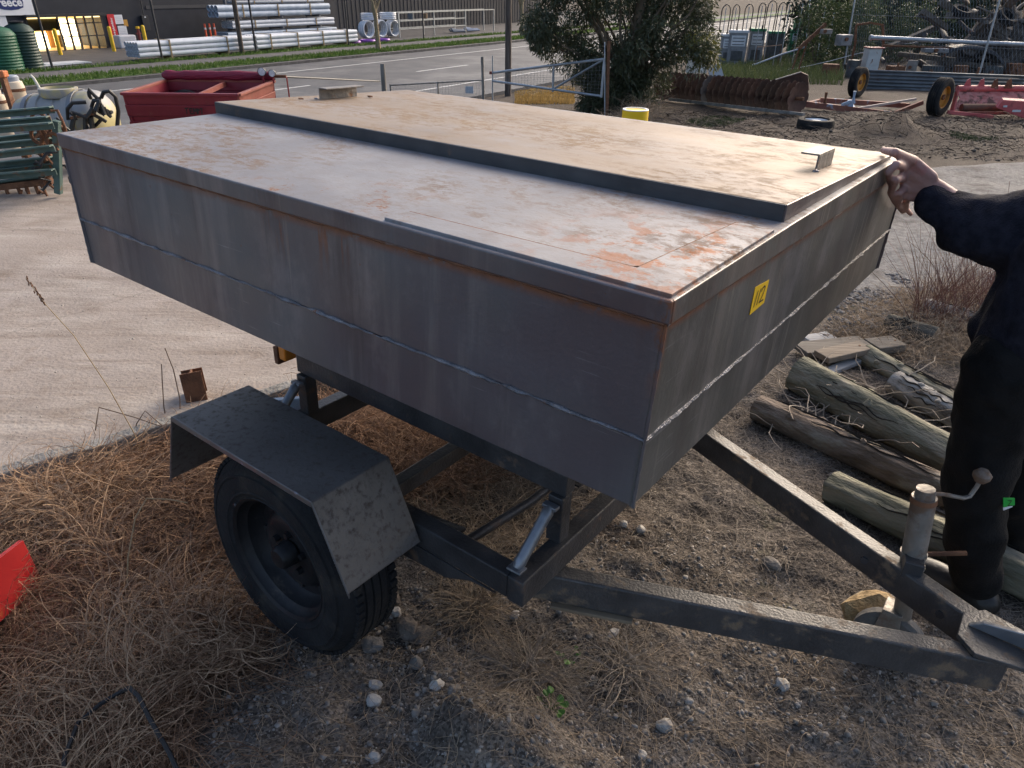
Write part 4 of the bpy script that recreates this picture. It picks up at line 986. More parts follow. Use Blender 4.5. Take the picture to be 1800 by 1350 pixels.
# ================================================================== TREES, POLE, FENCE AND GATE
M_BARK = mat('bark', (.11, .085, .06), (.22, .17, .12), scale=14, rough=.95, bump=.8, bscale=40, stretch=(1, 1, .25))
M_LEAF = mat('leaf_dark', (.042, .052, .027), (.092, .102, .05), scale=6, rough=.48, spec=.5, transl=.2, vary=.0, c3=(.12, .115, .05), c3_scale=1.4, c3_lo=.6, c3_hi=.72)
M_LEAFY = mat('leaf_yellow_green', (.10, .11, .025), (.17, .16, .05), scale=3, rough=.5, transl=.3)
def leaf_cloud(name, centres, count, size, material, parent, seed=1, droop=.5, aspect=4.0):
    """many lance-shaped leaves hung in clumps"""
    rg = np.random.default_rng(seed); C = np.asarray(centres, float); k = rg.integers(0, len(C), count)
    d = rg.normal(size=(count, 3)); d /= np.linalg.norm(d, axis=1)[:, None]
    rad = rg.uniform(.25, 1, count) ** .6
    p = C[k, :3] + d * (rad * C[k, 3])[:, None]
    ax = d * .7 + rg.normal(size=(count, 3)) * .6; ax[:, 2] -= droop; ax /= np.linalg.norm(ax, axis=1)[:, None]
    sd = np.cross(ax, rg.normal(size=(count, 3))); sd /= np.linalg.norm(sd, axis=1)[:, None]
    ln = size * rg.uniform(.6, 1.3, count)[:, None]; wd = ln / aspect / 2; nr = np.cross(ax, sd)
    V = np.stack([p, p + ax * ln * .45 + sd * wd + nr * wd * .3, p + ax * ln, p + ax * ln * .45 - sd * wd + nr * wd * .3], 1).reshape(-1, 3)
    b = np.arange(count) * 4; F = np.stack([b, b + 1, b + 2, b + 3], -1)
    return np_mesh(name, V, F, material, parent)
def limbs(base, tops, r0, parent, seed=0, name='limb', material=None):
    rd = random.Random(seed)
    for tp in tops:
        a, b = Vector(base), Vector(tp); n = 7
        pts = [a.lerp(b, i / n) + Vector((rd.uniform(-1, 1), rd.uniform(-1, 1), 0)) * .04 * (i > 0) * (b - a).length for i in range(n + 1)]
        MB().tube(pts, [r0 * (1 - .8 * i / n) for i in range(n + 1)], 8).build(name, material or M_BARK, parent, smooth=True)
# big shrubby tree beside the gate
tb_ = G(1105, 205); TY = tb_.y + 1.3
bt = thing('evergreen_tree', 'large dark evergreen tree with hanging narrow leaves beside the gate', 'tree', (A(1110, 160, TY).x, TY, gh(A(1110, 160, TY).x, TY)))
def TL(px, py, Y): return A(px, py, Y) - Vector(bt.location)
rd = random.Random(12)
MB().tube([Vector((0, 0, -.1)), Vector((.05, 0, .5)), Vector((-.05, .1, 1.1)), Vector((.05, 0, 1.8)), Vector((0, 0, 2.6))], [.14, .11, .10, .08, .05], 10).build('trunk', M_BARK, bt, smooth=True)
cs = []
for i in range(210):
    px = rd.uniform(930, 1244); lowpx = 225 if 1020 < px < 1130 else (165 if px < 1185 else 120)
    if px < 980: lowpx = 105
    py = rd.uniform(-170, lowpx - 12); Y = TY + rd.uniform(-.75, .8)
    if py > 110 and 960 < px < 1010: continue
    p = TL(px, py, Y)
    if p.z < .05: p.z = .1
    cs.append((p.x, p.y, p.z, rd.uniform(.18, .32)))
for i in range(40):
    p = TL(rd.uniform(1035, 1140), rd.uniform(120, 205), TY + rd.uniform(-.3, .3)); cs.append((p.x, p.y, max(p.z, .08), .22))
limbs((0, 0, .4), [(c[0], c[1], c[2]) for c in cs[::6]], .035, bt, 3)
leaf_cloud('crown', cs, 85000, .092, M_LEAF, bt, 5, .7, 4.5)
cy = []
for i in range(10):
    p = TL(rd.uniform(1205, 1262), rd.uniform(60, 118), TY - .5 + rd.uniform(-.2, .2)); cy.append((p.x, p.y, p.z, .13))
leaf_cloud('young_leaves', cy, 700, .10, M_LEAFY, bt, 7, .7, 3.5)
# street trees: slim trunks, crowns above the frame
def street_tree(px, py, n_, lab, r, h=2.4, lean=0.0, fork=True):
    e = epx(px, n_); o = rthing('street_tree', lab, 'tree', e, n_, .13, 'young street trees')
    MB().tube([Vector((0, 0, 0)), Vector((.02, 0, .5)), Vector((-.02 + lean * .3, 0, 1.0)), Vector((lean, 0, h * .7))], [r * 1.3, r, r * .9, r * .7], 10).build('trunk', mat('pale_bark', (.20, .15, .09), (.33, .26, .16), scale=10, rough=.9, bump=.5), o, smooth=True)
    limbs((lean * .5, 0, 1.15), [(-.5, .1, h + .6), (.45, -.1, h + .8), (.1, .3, h + 1.1)], r * .7, o, px, 'limb', MATS['pale_bark'])
    rr = random.Random(px); cl = [(rr.uniform(-1, 1), rr.uniform(-1, 1), h + .9 + rr.uniform(-.4, 1.6), .4) for _ in range(26)]
    leaf_cloud('crown', cl, 3500, .10, M_LEAF, o, px, .3, 2.5)
street_tree(665, 88, 0.0, 'slim pale trunked street tree on the verge by the coils', .10, h=3.2)
street_tree(917, 62, .4, 'slim street tree on the verge right of the utility pole', .10, h=3.2)
# utility pole
up = G(893, 166); po = thing('utility_pole', 'tall dark timber utility pole standing beside the road', 'utility pole', (up.x, up.y, gh(up.x, up.y)))
MB().cyl((0, 0, -.1), (0, 0, 7), .093, .075, 18).build('pole', mat('pole_timber', (.055, .04, .032), (.17, .14, .115), scale=3, rough=.9, bump=.5, stretch=(6, 6, .5), vary=0), po, smooth=True)
MB().box((0, -.05, 6.6), (1.6, .1, .12)).build('cross_arm', MATS['pole_timber'], po, bevel=.01)
for x in (-.6, .6): MB().cyl((x, -.05, 6.66), (x, -.05, 6.85), .04, n=10).build('insulator', M_WHITE, po, smooth=True)
# wooden strainer post and low mesh fence
M_GREYW = mat('weathered_post', (.17, .155, .135), (.30, .28, .25), scale=10, rough=.95, bump=.6, stretch=(1, 1, .2))
M_WIRE = mat('fence_wire', (.22, .23, .24), (.30, .31, .32), rough=.45, metal=.6)
M_GATE = mat('gate_pipe', (.34, .37, .40), (.45, .48, .51), scale=8, rough=.4, metal=.55, c3=(.2, .12, .08), c3_scale=6, c3_lo=.66, c3_hi=.76)
FY = G(850, 178).y
def P3(px, py, Y): return A(px, py, Y)
wp = P3(676, 165, FY + .2); wpz = gh(wp.x, wp.y)
o = thing('strainer_post', 'grey weathered round post at the left end of the mesh fence', 'post', (wp.x, wp.y, wpz))
MB().tube([Vector((.01, 0, -.05)), Vector((0, 0, .5)), P3(672, 112, FY + .2) - Vector((wp.x, wp.y, wpz))], [.055, .052, .045], 12).build('post', M_GREYW, o, smooth=True)
MB().cyl((-.05, 0, .45), (.05, 0, .47), .012, n=6).build('bolt', M_RUST, o)
mf = thing('mesh_fence', 'low square mesh fence panel between the round post and the gate', 'fence', (0, 0, 0))
a0, a1 = P3(686, 150, FY + .1), P3(848, 141, FY); zb_ = gh(a1.x, a1.y)
MB().cyl(a0, a1, .014, n=8).build('top_rail', M_GREYW, mf, smooth=True)
for px in (686, 770):
    k = (px - 686) / 162; p = a0.lerp(a1, k); MB().cyl((p.x, p.y, zb_), p + Vector((0, 0, .02)), .016, n=8).build('picket', M_GREYW, mf, smooth=True)
p = P3(846, 105, FY); MB().tube([Vector((a1.x + .02, FY, zb_)), Vector((a1.x, FY, .4)), p], [.03, .028, .022], 10).build('end_post', M_GREYW, mf, smooth=True)
def mesh_wires(parent, q, nu, nv, r=.0016, name='mesh_wire'):
    """q: four corners; one joined net of thin wires"""
    m = MB()
    for i in range(nu + 1):
        m.tube([q[0].lerp(q[1], i / nu), q[3].lerp(q[2], i / nu)], r, 4)
    for j in range(nv + 1):
        m.tube([q[0].lerp(q[3], j / nv), q[1].lerp(q[2], j / nv)], r, 4)
    return m.build(name, M_WIRE, parent, kind='stuff')
mesh_wires(mf, [Vector((a0.x, a0.y, zb_)), Vector((a1.x, a1.y, zb_)), a1, a0], 30, 9)
o = P3(825, 158, FY - .03); nb_ = thing('fence_notice', 'small pale notice hanging on the mesh fence', 'notice', (o.x, o.y, o.z))
MB().box((0, 0, 0), (.16, .008, .13)).build('board', mat('notice_pale', (.38, .42, .47), (.5, .54, .58), scale=20, rough=.6), nb_)
for dx in (-.06, .06): MB().cyl((dx, .005, .06), (dx, .012, .10), .004, n=5).build('tie', M_WIRE, nb_)
# pipe gate
gp0, gp1 = G(866, 180), G(1062, 202); gz0, gz1 = gh(gp0.x, gp0.y), gh(gp1.x, gp1.y)
gt = thing('pipe_gate', 'galvanised pipe gate with mesh and diagonal brace', 'gate', (0, 0, 0))
tl = A(866, 128, gp0.y); tr = A(1062, 104, gp1.y); br = A(1057, 169, gp1.y); mid = lambda k: tl.lerp(tr, k)
bl_ = Vector((gp0.x, gp0.y, br.z)); km = (981 - 866) / (1062 - 866)
MB().cyl(tl, tr, .024, n=10).build('top_rail', M_GATE, gt, smooth=True); MB().cyl(bl_, br, .022, n=10).build('bottom_rail', M_GATE, gt, smooth=True)
MB().cyl((gp0.x, gp0.y, gz0), (tl.x, tl.y, tl.z + .30), .014, n=8).build('hinge_stile', M_GATE, gt, smooth=True)
MB().cyl(br - Vector((0, 0, .02)), tr, .022, n=10).build('end_stile', M_GATE, gt, smooth=True); pm_, pb_ = mid(km), bl_.lerp(br, km)
MB().cyl(pb_ - Vector((0, 0, .04)), pm_, .021, n=10).build('middle_stile', M_GATE, gt, smooth=True); MB().cyl(pb_, tr, .018, n=10).build('brace', M_GATE, gt, smooth=True)
MB().box(tl + Vector((-.04, 0, .0)), (.05, .03, .05)).build('latch', mat('latch_red', (.25, .07, .05), rough=.6), gt)
mesh_wires(gt, [bl_, br, tr, tl], 34, 10)
gp = thing('gate_post', 'rusty square gate post in front of the evergreen tree', 'post', (gp1.x + .05, gp1.y, gz1))
MB().beam((0, 0, -.05), A(1070, 72, gp1.y) - Vector(gp.location), .05, .05, (1, 0, 0)).build('post', M_RUST, gp, bevel=.004)
MB().beam((-.035, -.01, -.05), A(1063, 74, gp1.y) - Vector(gp.location), .02, .02, (1, 0, 0)).build('face_strip', M_GATE, gp, bevel=.003)
# straw coloured dry bank by the pole
DRYB = mat('dry_bank_grass', (.30, .19, .06), (.46, .32, .12), scale=2, rough=.9, transl=.2)
rg = np.random.default_rng(21); pts = []
for _ in range(4200):
    p = G(rg.uniform(905, 1010), rg.uniform(150, 178)); pts.append((p.x, p.y, 0))
pts = np.array(pts); pts[:, 2] = ground_h(pts[:, 0], pts[:, 1])
blades('dry_bank', pts, .02, .07, .02, DRYB, 'short straw coloured dry grass on the bank by the utility pole')
# yellow capped bollard behind the bin
yb = A(1117, 195, 4.3); yo = thing('capped_bollard', 'bright yellow round bollard with white top just behind the bin', 'bollard', (yb.x, yb.y, gh(yb.x, yb.y)))
zt_ = A(1117, 190, 4.3).z; MB().cyl((0, 0, -.05), (0, 0, zt_), .074, n=28).build('sleeve', mat('sleeve_yellow', (.82, .52, .01), (.86, .58, .02), scale=4, rough=.45), yo, smooth=True)
m = MB(); m.lathe([(.074, zt_), (.072, zt_ + .004), (.060, zt_ + .004), (.058, zt_ - .01), (0, zt_ - .012)], (0, 0, 0), 'z', 28, closed=False); m.build('cap', M_WHITE, yo, smooth=True)
# ================================================================== LEFT SIDE OF THE YARD
def on_slab(px, py): 
    p = G(px, py, .1); return p
# green stack of harrow sections
M_GRN = mat('green_paint', (.045, .085, .075), (.09, .14, .125), scale=8, rough=.6, bump=.2, c3=(.13, .075, .045), c3_scale=8, c3_lo=.56, c3_hi=.7)
gb = on_slab(60, 338); YG = gb.y
gs = thing('harrow_stack', 'stack of green painted steel harrow sections with chains at the left edge', 'harrow', (gb.x, YG, gb.z))
def gl_(px, py, dy=0): return A(px, py, YG + dy) - Vector(gs.location)
rd = random.Random(9)
bars = [(196, 188), (212, 205), (222, 216), (243, 231), (252, 243), (270, 256), (286, 276), (298, 287), (305, 298), (322, 308)]
for i, (yl, yr) in enumerate(bars):
    dy = rd.uniform(-.35, .35); p0, p1 = gl_(-70, yl + 6, dy), gl_(95 - rd.uniform(0, 12), yr, dy)
    m = MB(); m.beam(p0, p1, .06, .012); m.beam(p0 + Vector((0, .03, -.025)), p1 + Vector((0, .03, -.025)), .008, .05); m.build('angle_bar', M_GRN, gs, bevel=.002)
for px, dy in ((103, -.1), (101, .3)):
    MB().beam(gl_(px, 340, dy), gl_(px - 4, 212, dy), .05, .05, (1, 0, 0)).build('upright', M_GRN, gs, bevel=.004)
MB().beam(gl_(-60, 336), gl_(92, 318), .05, .05).build('rusty_base_bar', M_RUST, gs, bevel=.004)
for px in (8, 30, 45, 62, 74):
    a = gl_(px, 326, .0); MB().tube([a, a + Vector((.02, -.02, -.08)), Vector((a.x + rd.uniform(-.05, .05), a.y, .02))], [.016, .014, .008], 6).build('tine', M_RUST, gs, smooth=True)
for k in range(22):
    a = gl_(rd.uniform(64, 100), rd.uniform(192, 320), rd.uniform(-.3, .25)); pts = [a]
    for q in range(4): pts.append(pts[-1] + Vector((rd.uniform(-.06, .06), rd.uniform(-.05, .05), rd.uniform(-.09, .01))))
    MB().tube(pts, .011, 6).build('chain_piece', M_RUST if k % 3 else M_BLACK, gs, smooth=True)
for k in range(8):
    a = gl_(rd.uniform(66, 104), rd.uniform(190, 250), rd.uniform(-.2, .2)); m = MB()
    m.tube([a + Vector((.06 * math.cos(q), .0, .06 * math.sin(q))) for q in np.linspace(0, 5, 12)], .014, 6); m.build('tine_loop', M_RUST, gs, smooth=True)
# rubbish: pale bottle and twig litter on the slab
# cream spray tank lying behind
tk = on_slab(130, 290); YT = YG + 1.15
sp = thing('spray_tank', 'cream plastic spray tank on its side with dusty top and black hoses', 'tank', (A(125, 240, YT).x, YT, terr(0, YT) + .1))
def tl_(px, py, dy=0): return A(px, py, YT + dy) - Vector(sp.location)
a0, a1 = tl_(38, 225), tl_(200, 208); ax = (a1 - a0); L_ = ax.length; q = ax.to_track_quat('X', 'Z').to_matrix()
r_ = .27
prof = [(0, 0)] + [(r_ * math.sin(k * PI / 2 / 5), .14 * (1 - math.cos(k * PI / 2 / 5))) for k in range(1, 6)]
for k in range(1, 4):
    xx = .14 + (L_ - .28) * k / 4; prof += [(r_, xx - .05), (r_ + .012, xx - .04), (r_ + .012, xx + .04), (r_, xx + .05)]
prof += [(r_ * math.cos(k * PI / 2 / 5), L_ - .14 + .14 * math.sin(k * PI / 2 / 5)) for k in range(0, 6)]
M_TANK = mat('cream_poly', (.40, .34, .15), (.52, .45, .23), scale=2.5, rough=.5, c3=(.29, .285, .28), c3_scale=2.6, c3_lo=.42, c3_hi=.55)
o = MB().lathe(prof, (0, 0, 0), 'x', 40, closed=False).build('shell', M_TANK, sp, smooth=True); o.location = a0; o.rotation_euler = q.to_euler()
for k in (.24, .72):
    m = MB(); m.lathe([(r_ + .018, -.02), (r_ + .018, .02), (r_ + .01, .02), (r_ + .01, -.02)], (L_ * k, 0, 0), 'x', 40); o = m.build('strap', mat('grey_strap', (.20, .21, .23), rough=.5, metal=.3), sp, smooth=True); o.location = a0; o.rotation_euler = q.to_euler()
c_ = a0.lerp(a1, .52) + Vector((0, -.03, r_))
m = MB(); m.lathe([(.15, -.03), (.165, .0), (.165, .045), (.14, .05), (.135, .02), (.0, .015)], c_, 'z', 32, closed=False); m.build('filler_ring', M_TANK, sp, smooth=True)
m = MB(); m.lathe([(.0, .025), (.12, .028), (.125, .018)], c_, 'z', 28, closed=False); m.build('filler_mesh', mat('filler_grey', (.16, .16, .17), rough=.7), sp)
MB().tube([c_ + Vector((-.17, 0, .04)), c_ + Vector((-.20, 0, .13)), c_ + Vector((-.22, .0, .15))], .012, 7).build('lid_strap', mat('pale_plastic', (.6, .58, .5), rough=.5), sp, smooth=True)
for k in range(9):
    s0 = tl_(rd.uniform(150, 205), rd.uniform(165, 215), -.30); pts = [s0]
    for j in range(5): pts.append(pts[-1] + Vector((rd.uniform(-.10, .10), rd.uniform(-.06, .04), rd.uniform(-.14, .10))))
    sm = []
    for j in range(len(pts) - 1): sm += [pts[j].lerp(pts[j + 1], w) for w in (0, .5)]
    MB().tube(sm, .016, 7).build('hose', M_BLACK, sp, smooth=True)
hp = [tl_(178, 172, -.25), tl_(182, 162, -.25), tl_(192, 160, -.25), tl_(203, 170, -.22), tl_(208, 195, -.2), tl_(206, 225, -.2)]
MB().tube(hp, .018, 8).build('hose', M_BLACK, sp, smooth=True)
MB().beam(tl_(126, 207, -.36), tl_(166, 200, -.36), .05, .02).build('boom_bracket', M_RUST, sp)
for px in (130, 150, 160): MB().beam(tl_(px, 206, -.36), tl_(px - 4 + (px - 140) * .4, 245, -.34), .025, .03).build('boom_leg', M_BLACK, sp)
# round cream drums and a rusty post behind
for k, (px0, px1, yt, yb, lab, lidc) in enumerate(((16, 50, 133, 186, 'cream plastic drum with grey lid standing behind the spray tank', (.30, .33, .38)), (-14, 14, 158, 195, 'cream plastic drum cut by the left edge of the picture', (.5, .45, .38)))):
    Yd = YT + .9 - .3 * k; c = A((px0 + px1) / 2, yb, Yd); top = A((px0 + px1) / 2, yt, Yd); rr = abs(A(px1, yb, Yd).x - A(px0, yb, Yd).x) / 2; h = top.z - c.z; zb0 = terr(c.x, Yd) + .1; H = top.z - zb0
    o = thing('plastic_drum', lab, 'drum', (c.x, Yd, zb0))
    MB().lathe([(0, 0), (rr, .01), (rr, H * .80), (rr * 1.04, H * .81), (rr * 1.04, H * .83), (rr * .93, H * .92), (rr * .8, H * .93), (0, H * .94)], (0, 0, 0), 'z', 28, closed=False).build('shell', mat('drum_cream', (.58, .48, .36), (.68, .60, .48), scale=3, rough=.5, c3=(.4, .25, .15), c3_scale=5, c3_lo=.62, c3_hi=.72), o, smooth=True)
    MB().lathe([(0, 0), (rr * .72, 0), (rr * .74, H * .06), (rr * .6, H * .08), (0, H * .085)], (0, 0, H * .925), 'z', 24, closed=False).build('lid', mat('drum_lid_%d' % k, lidc, rough=.5), o, smooth=True)
    MB().lathe([(rr * 1.05, 0), (rr * 1.06, .015), (rr * 1.05, .03)], (0, 0, H * .80), 'z', 28, closed=False).build('band', M_RUST, o, smooth=True)
rp0 = A(26, 200, YT + .45); rz0 = terr(rp0.x, rp0.y) + .1; rps = thing('rusty_post', 'leaning rusty steel post beside the cream drums', 'post', (rp0.x, rp0.y, rz0))
MB().beam((0, 0, 0), A(4, 132, YT + .45) - Vector(rps.location), .07, .04, (1, 0, 0)).build('post', M_RUST, rps, bevel=.004)
MB().box(A(2, 130, YT + .45) - Vector(rps.location), (.10, .08, .06)).build('cap', mat('cap_orange', (.5, .16, .06), rough=.7), rps, bevel=.01)
# red wagon body with rolled tarp
M_WRED = mat('wagon_red', (.15, .010, .020), (.21, .018, .030), scale=4, rough=.5, bump=.1, c3=(.16, .05, .04), c3_scale=7, c3_lo=.6, c3_hi=.75)
M_WRED2 = mat('wagon_faded', (.22, .055, .04), (.29, .085, .06), scale=5, rough=.65, c3=(.22, .07, .05), c3_scale=6, c3_lo=.55, c3_hi=.7)
YW = YG + 2.3; w_o = A(215, 195, YW); wz = terr(w_o.x, YW) + .08
wg = thing('tipping_wagon', 'red steel tipping wagon with corrugated sides and a rolled red tarpaulin', 'wagon', (w_o.x, YW, wz))
def wl(px, py, Y): return A(px, py, Y) - Vector(wg.location)
n0 = wl(215, 167, YW); n1 = wl(420, 170, YW); zt = n0.z; n1.z = zt
r_y = YW + 1.25
f0 = A(293, 146, r_y); f0 = Vector((f0.x, f0.y, 0)) - Vector((wg.location.x, wg.location.y, 0)); f0.z = zt
f1 = A(482, 146, r_y); f1 = Vector((f1.x, f1.y, 0)) - Vector((wg.location.x, wg.location.y, 0)); f1.z = zt
def ribbed(a, b, depth, mt, name='side_panel', inward=.03):
    out = (b - a).normalized().cross(Vector((0, 0, 1))); zs = [0, -.10, -.22, -.35, -.5, -depth]
    for k in range(len(zs) - 1):
        off = out * (.014 * (k % 2)); s = lambda z: -out * inward * (-z / depth)
        m = MB(); m.slab([a + Vector((0, 0, zs[k + 1])) + s(zs[k + 1]) + off, b + Vector((0, 0, zs[k + 1])) + s(zs[k + 1]) + off, b + Vector((0, 0, zs[k])) + s(zs[k]) + off, a + Vector((0, 0, zs[k])) + s(zs[k]) + off], .02); m.build(name, mt, wg, bevel=.006)
dp = zt - .30
ribbed(n0, n1, dp, M_WRED); ribbed(n1, f1, dp, M_WRED2, 'front_panel'); ribbed(f1, f0, dp, M_WRED, 'far_panel'); ribbed(f0, n0, dp, M_WRED, 'rear_panel')
for a, b in ((n0, n1), (n1, f1), (f0, n0), (f1, f0)):
    MB().beam(a + Vector((0, 0, .012)), b + Vector((0, 0, .012)), .05, .028).build('top_rail', M_WRED2 if a is not n0 else M_WRED, wg, bevel=.004)
MB().beam(n0.lerp(n1, .62) + Vector((0, .03, -.02)), f0.lerp(f1, .55) + Vector((0, -.03, -.02)), .03, .05).build('cross_stay', M_WRED2, wg)
m = MB(); fl = [n0.lerp(f0, .15), n1.lerp(f1, .15), f1.lerp(n1, .15), f0.lerp(n0, .15)]; m.slab([Vector((p.x, p.y, .32)) for p in fl], .02); m.build('floor', M_WRED, wg)
tp0, tp1 = f0 + Vector((-.03, .0, .07)), f1 + Vector((0, 0, .07)); pts = [tp0.lerp(tp1, k / 24) + Vector((0, 0, -.05 * math.sin(PI * k / 24) * 0)) for k in range(25)]
m = MB(); rr = random.Random(2); m.tube(pts, [.03] + [.055 + rr.uniform(-.007, .007) for _ in range(23)] + [.05], 14); m.build('tarp_roll', mat('tarp_red', (.17, .010, .030), (.24, .018, .045), scale=3, rough=.55, bump=.9, bscale=9, stretch=(1, 5, 5)), wg, smooth=True)
MB().cyl(tp1 + Vector((-.02, 0, 0)), tp1 + Vector((.16, 0, 0)), .018, n=8).build('roll_shaft', M_RUST, wg, smooth=True)
MB().tube([tp1 + Vector((.15, 0, 0)), tp1 + Vector((.17, -.02, -.02)), tp1 + Vector((.17, -.02, -.5))], .010, 6).build('crank_rod', mat('rod_red', (.3, .05, .04), rough=.6), wg, smooth=True)
MB().cyl(tp1 + Vector((.15, 0, -.005)), A(668, 143, FY + .1) - Vector(wg.location), .012, n=6).build('tie_rod', M_BLACK, wg, smooth=True)
for k, (px, py, rr) in enumerate(((460, 126, .052), (478, 129, .045))):
    c = A(px, py, r_y - .12) - Vector(wg.location); m = MB(); m.lathe([(0, .06), (rr * .8, .05), (rr, .0), (rr * .92, -.012), (rr * .9, .0)], c, 'y', 20, closed=False); lp = m.build('work_lamp', M_BLACK, wg, smooth=True)
    m = MB(); m.lathe([(0, -.006), (rr * .85, -.004), (rr * .88, 0)], c, 'y', 20, closed=False); m.build('lens', mat('lamp_lens', (.55, .56, .58), (.75, .76, .78), scale=30, rough=.2), lp, smooth=True)
    MB().beam(c - Vector((0, -.02, rr)), c - Vector((.0, -.02, rr + .07)), .02, .02, (1, 0, 0)).build('bracket', M_WRED, lp)
MB().beam(A(455, 138, r_y) - Vector(wg.location), A(484, 139, r_y) - Vector(wg.location), .03, .02).build('lamp_bar', M_BLACK, wg)
for px in (319, 348): MB().beam(A(px, 141, r_y) - Vector(wg.location), A(px - 2, 129, r_y) - Vector(wg.location), .03, .02, (1, 0, 0)).build('stake', M_RUST if px == 319 else M_GATE, wg)
for k in range(4):
    cpt = [(.2, .15), (.8, .15), (.2, .85), (.8, .85)][k]; c = n0.lerp(n1, cpt[0]).lerp(f0.lerp(f1, cpt[0]), cpt[1])
    m = MB(); m.lathe([(.10, -.06), (.22, -.07), (.25, -.04), (.25, .04), (.22, .07), (.10, .06)], (c.x, c.y, .25), 'y', 28); m.build('wheel', M_TYRE, wg, smooth=True)
fw = lambda x, y: Vector((n0.x + (n1.x - n0.x) * (.52 + x * .14), n0.y - .020 + (n1.y - n0.y) * .6, zt - .185 + y * .062)); 
SQ = [[(0, .9), (.22, .95)], [(.1, .92), (.08, 0)], [(.3, .9), (.30, .05)], [(.30, .88), (.44, .9)], [(.30, .48), (.42, .5)], [(.30, .05), (.45, .04)], [(.52, .05), (.53, .9), (.62, .4), (.7, .9), (.72, .05)], [(.78, .0), (.78, .9)], [(.78, .85), (.9, .7), (.78, .45)], [(.95, .9), (1.05, .9), (1.0, 0)]]
strokes(SQ, .006, 'chalk_mark', wg, M_INK, fw)
# ================================================================== RIGHT SIDE OF THE YARD
def put(px, py): 
    p = G(px, py); return Vector((p.x, p.y, gh(p.x, p.y)))
# disc harrow gang
d0, d1 = put(1160, 178), put(1392, 206)
DR = .27; dh = thing('disc_harrow', 'row of rusty scalloped harrow discs on one shaft', 'disc harrow', d0)
dv = (d1 - d0); dq = dv.to_track_quat('Y', 'Z'); M_DISC = mat('disc_rust', (.040, .022, .018), (.085, .042, .03), scale=5, rough=.8, bump=.3, vary=.35)
def disc_mesh():
    m = MB(); nseg = 40; rings = [(.0, .0), (.35, .008), (.7, .026), (1.0, .050)]
    vs = []; 
    for side in (0, .006):
        for fr, dpth in rings[1:]:
            for k in range(nseg):
                a = 2 * PI * k / nseg; rr = DR * fr
                if fr == 1.0: rr *= 1 - .10 * (1 if math.sin(a * 10) < -.2 else 0)
                vs.append((rr * math.cos(a), dpth + side, rr * math.sin(a)))
    c0 = len(vs); vs += [(0, 0, 0), (0, .006, 0)]; fs = []; nr = 3
    for s in range(2):
        o = s * nr * nseg
        for j in range(nr - 1):
            for k in range(nseg): fs.append((o + j * nseg + k, o + j * nseg + (k + 1) % nseg, o + (j + 1) * nseg + (k + 1) % nseg, o + (j + 1) * nseg + k))
        for k in range(nseg): fs.append((c0 + s, o + k, o + (k + 1) % nseg))
    for k in range(nseg): fs.append(((nr - 1) * nseg + k, (nr - 1) * nseg + (k + 1) % nseg, nr * nseg + (nr - 1) * nseg + (k + 1) % nseg, nr * nseg + (nr - 1) * nseg + k))
    return m.add(vs, fs)
nd = 24; src = None; rd = random.Random(5)
M_DISC2 = mat('disc_blue_grey', (.06, .065, .07), (.10, .10, .11), scale=5, rough=.7, bump=.3)
for k in range(nd):
    p = Vector((0, 0, DR * .96)) + (d1 - d0) * (k / (nd - 1)); p.z = (d1.z - d0.z) * k / (nd - 1) + DR * .93
    if src is None: src = disc_mesh().build('disc', M_DISC, dh, smooth=True); o = src
    elif k == 9: o = disc_mesh().build('disc', M_DISC2, dh, smooth=True)
    else: o = share(src, 'disc', dh)
    e = dq.to_euler(); o.location = p; o.rotation_euler = (Vector((dv.x, dv.y, 0)).to_track_quat('Y', 'Z').to_matrix() @ Matrix.Rotation(rd.uniform(0, 6), 3, 'Y')).to_euler()
MB().cyl(Vector((0, 0, DR * .93)) - dv * .04, Vector((0, 0, DR * .93)) + dv * 1.05, .03, n=10).build('shaft', M_RUST, dh, smooth=True)
MB().beam(Vector((.1, -.45, .05)) , dv + Vector((.05, -.38, .05)), .07, .05).build('frame_rail', M_GREYW, dh, bevel=.004)
# rusty tipped blade behind the discs
c = put(1372, 158); bt_ = thing('grader_blade', 'tipped rusty steel blade with a pale edge behind the harrow discs', 'blade', c)
pB = [A(x, y, c.y) - c for x, y in ((1328, 160), (1332, 150), (1408, 127), (1420, 132), (1422, 158))]
m = MB(); n = len(pB); m.add([p for p in pB] + [p + Vector((.05, .12, 0)) for p in pB], [tuple(range(n)), tuple(range(2 * n - 1, n - 1, -1))] + [(k, (k + 1) % n, n + (k + 1) % n, n + k) for k in range(n)]); m.build('mouldboard', mat('dark_rust', (.05, .025, .018), (.09, .045, .03), scale=6, rough=.85, bump=.3), bt_)
MB().beam(pB[1] + Vector((0, -.01, .01)), pB[2] + Vector((0, -.01, .01)), .03, .02).build('edge', mat('worn_edge', (.40, .33, .28), rough=.6), bt_)
# meter cabinet and leaning panel
c = put(1226, 140); mc = thing('meter_cabinet', 'white meter cabinet on a post under the tree branches', 'cabinet', c); q0, q1 = A(1207, 132, c.y) - c, A(1249, 76, c.y) - c
w_ = q1.x - q0.x; h_ = q1.z - q0.z
m = MB(); m.box(((q0.x + q1.x) / 2, .1, (q0.z + q1.z) / 2 + .05), (w_, .22, h_)); m.build('cabinet', mat('cabinet_white', (.50, .47, .40), (.62, .58, .50), scale=3, rough=.6), mc, bevel=.01)
m = MB(); m.box(((q0.x + q1.x) / 2 + w_ * .14, -.014, (q0.z + q1.z) / 2 + .05), (w_ * .60, .012, h_ * .92)); m.build('door', mat('cabinet_door', (.62, .60, .56), (.70, .68, .63), rough=.55), mc, bevel=.006)
for dx in (-.25, .25): MB().beam((dx * w_, .1, -.05), (dx * w_, .1, q0.z + .05), .05, .05, (1, 0, 0)).build('leg', M_GREYW, mc)
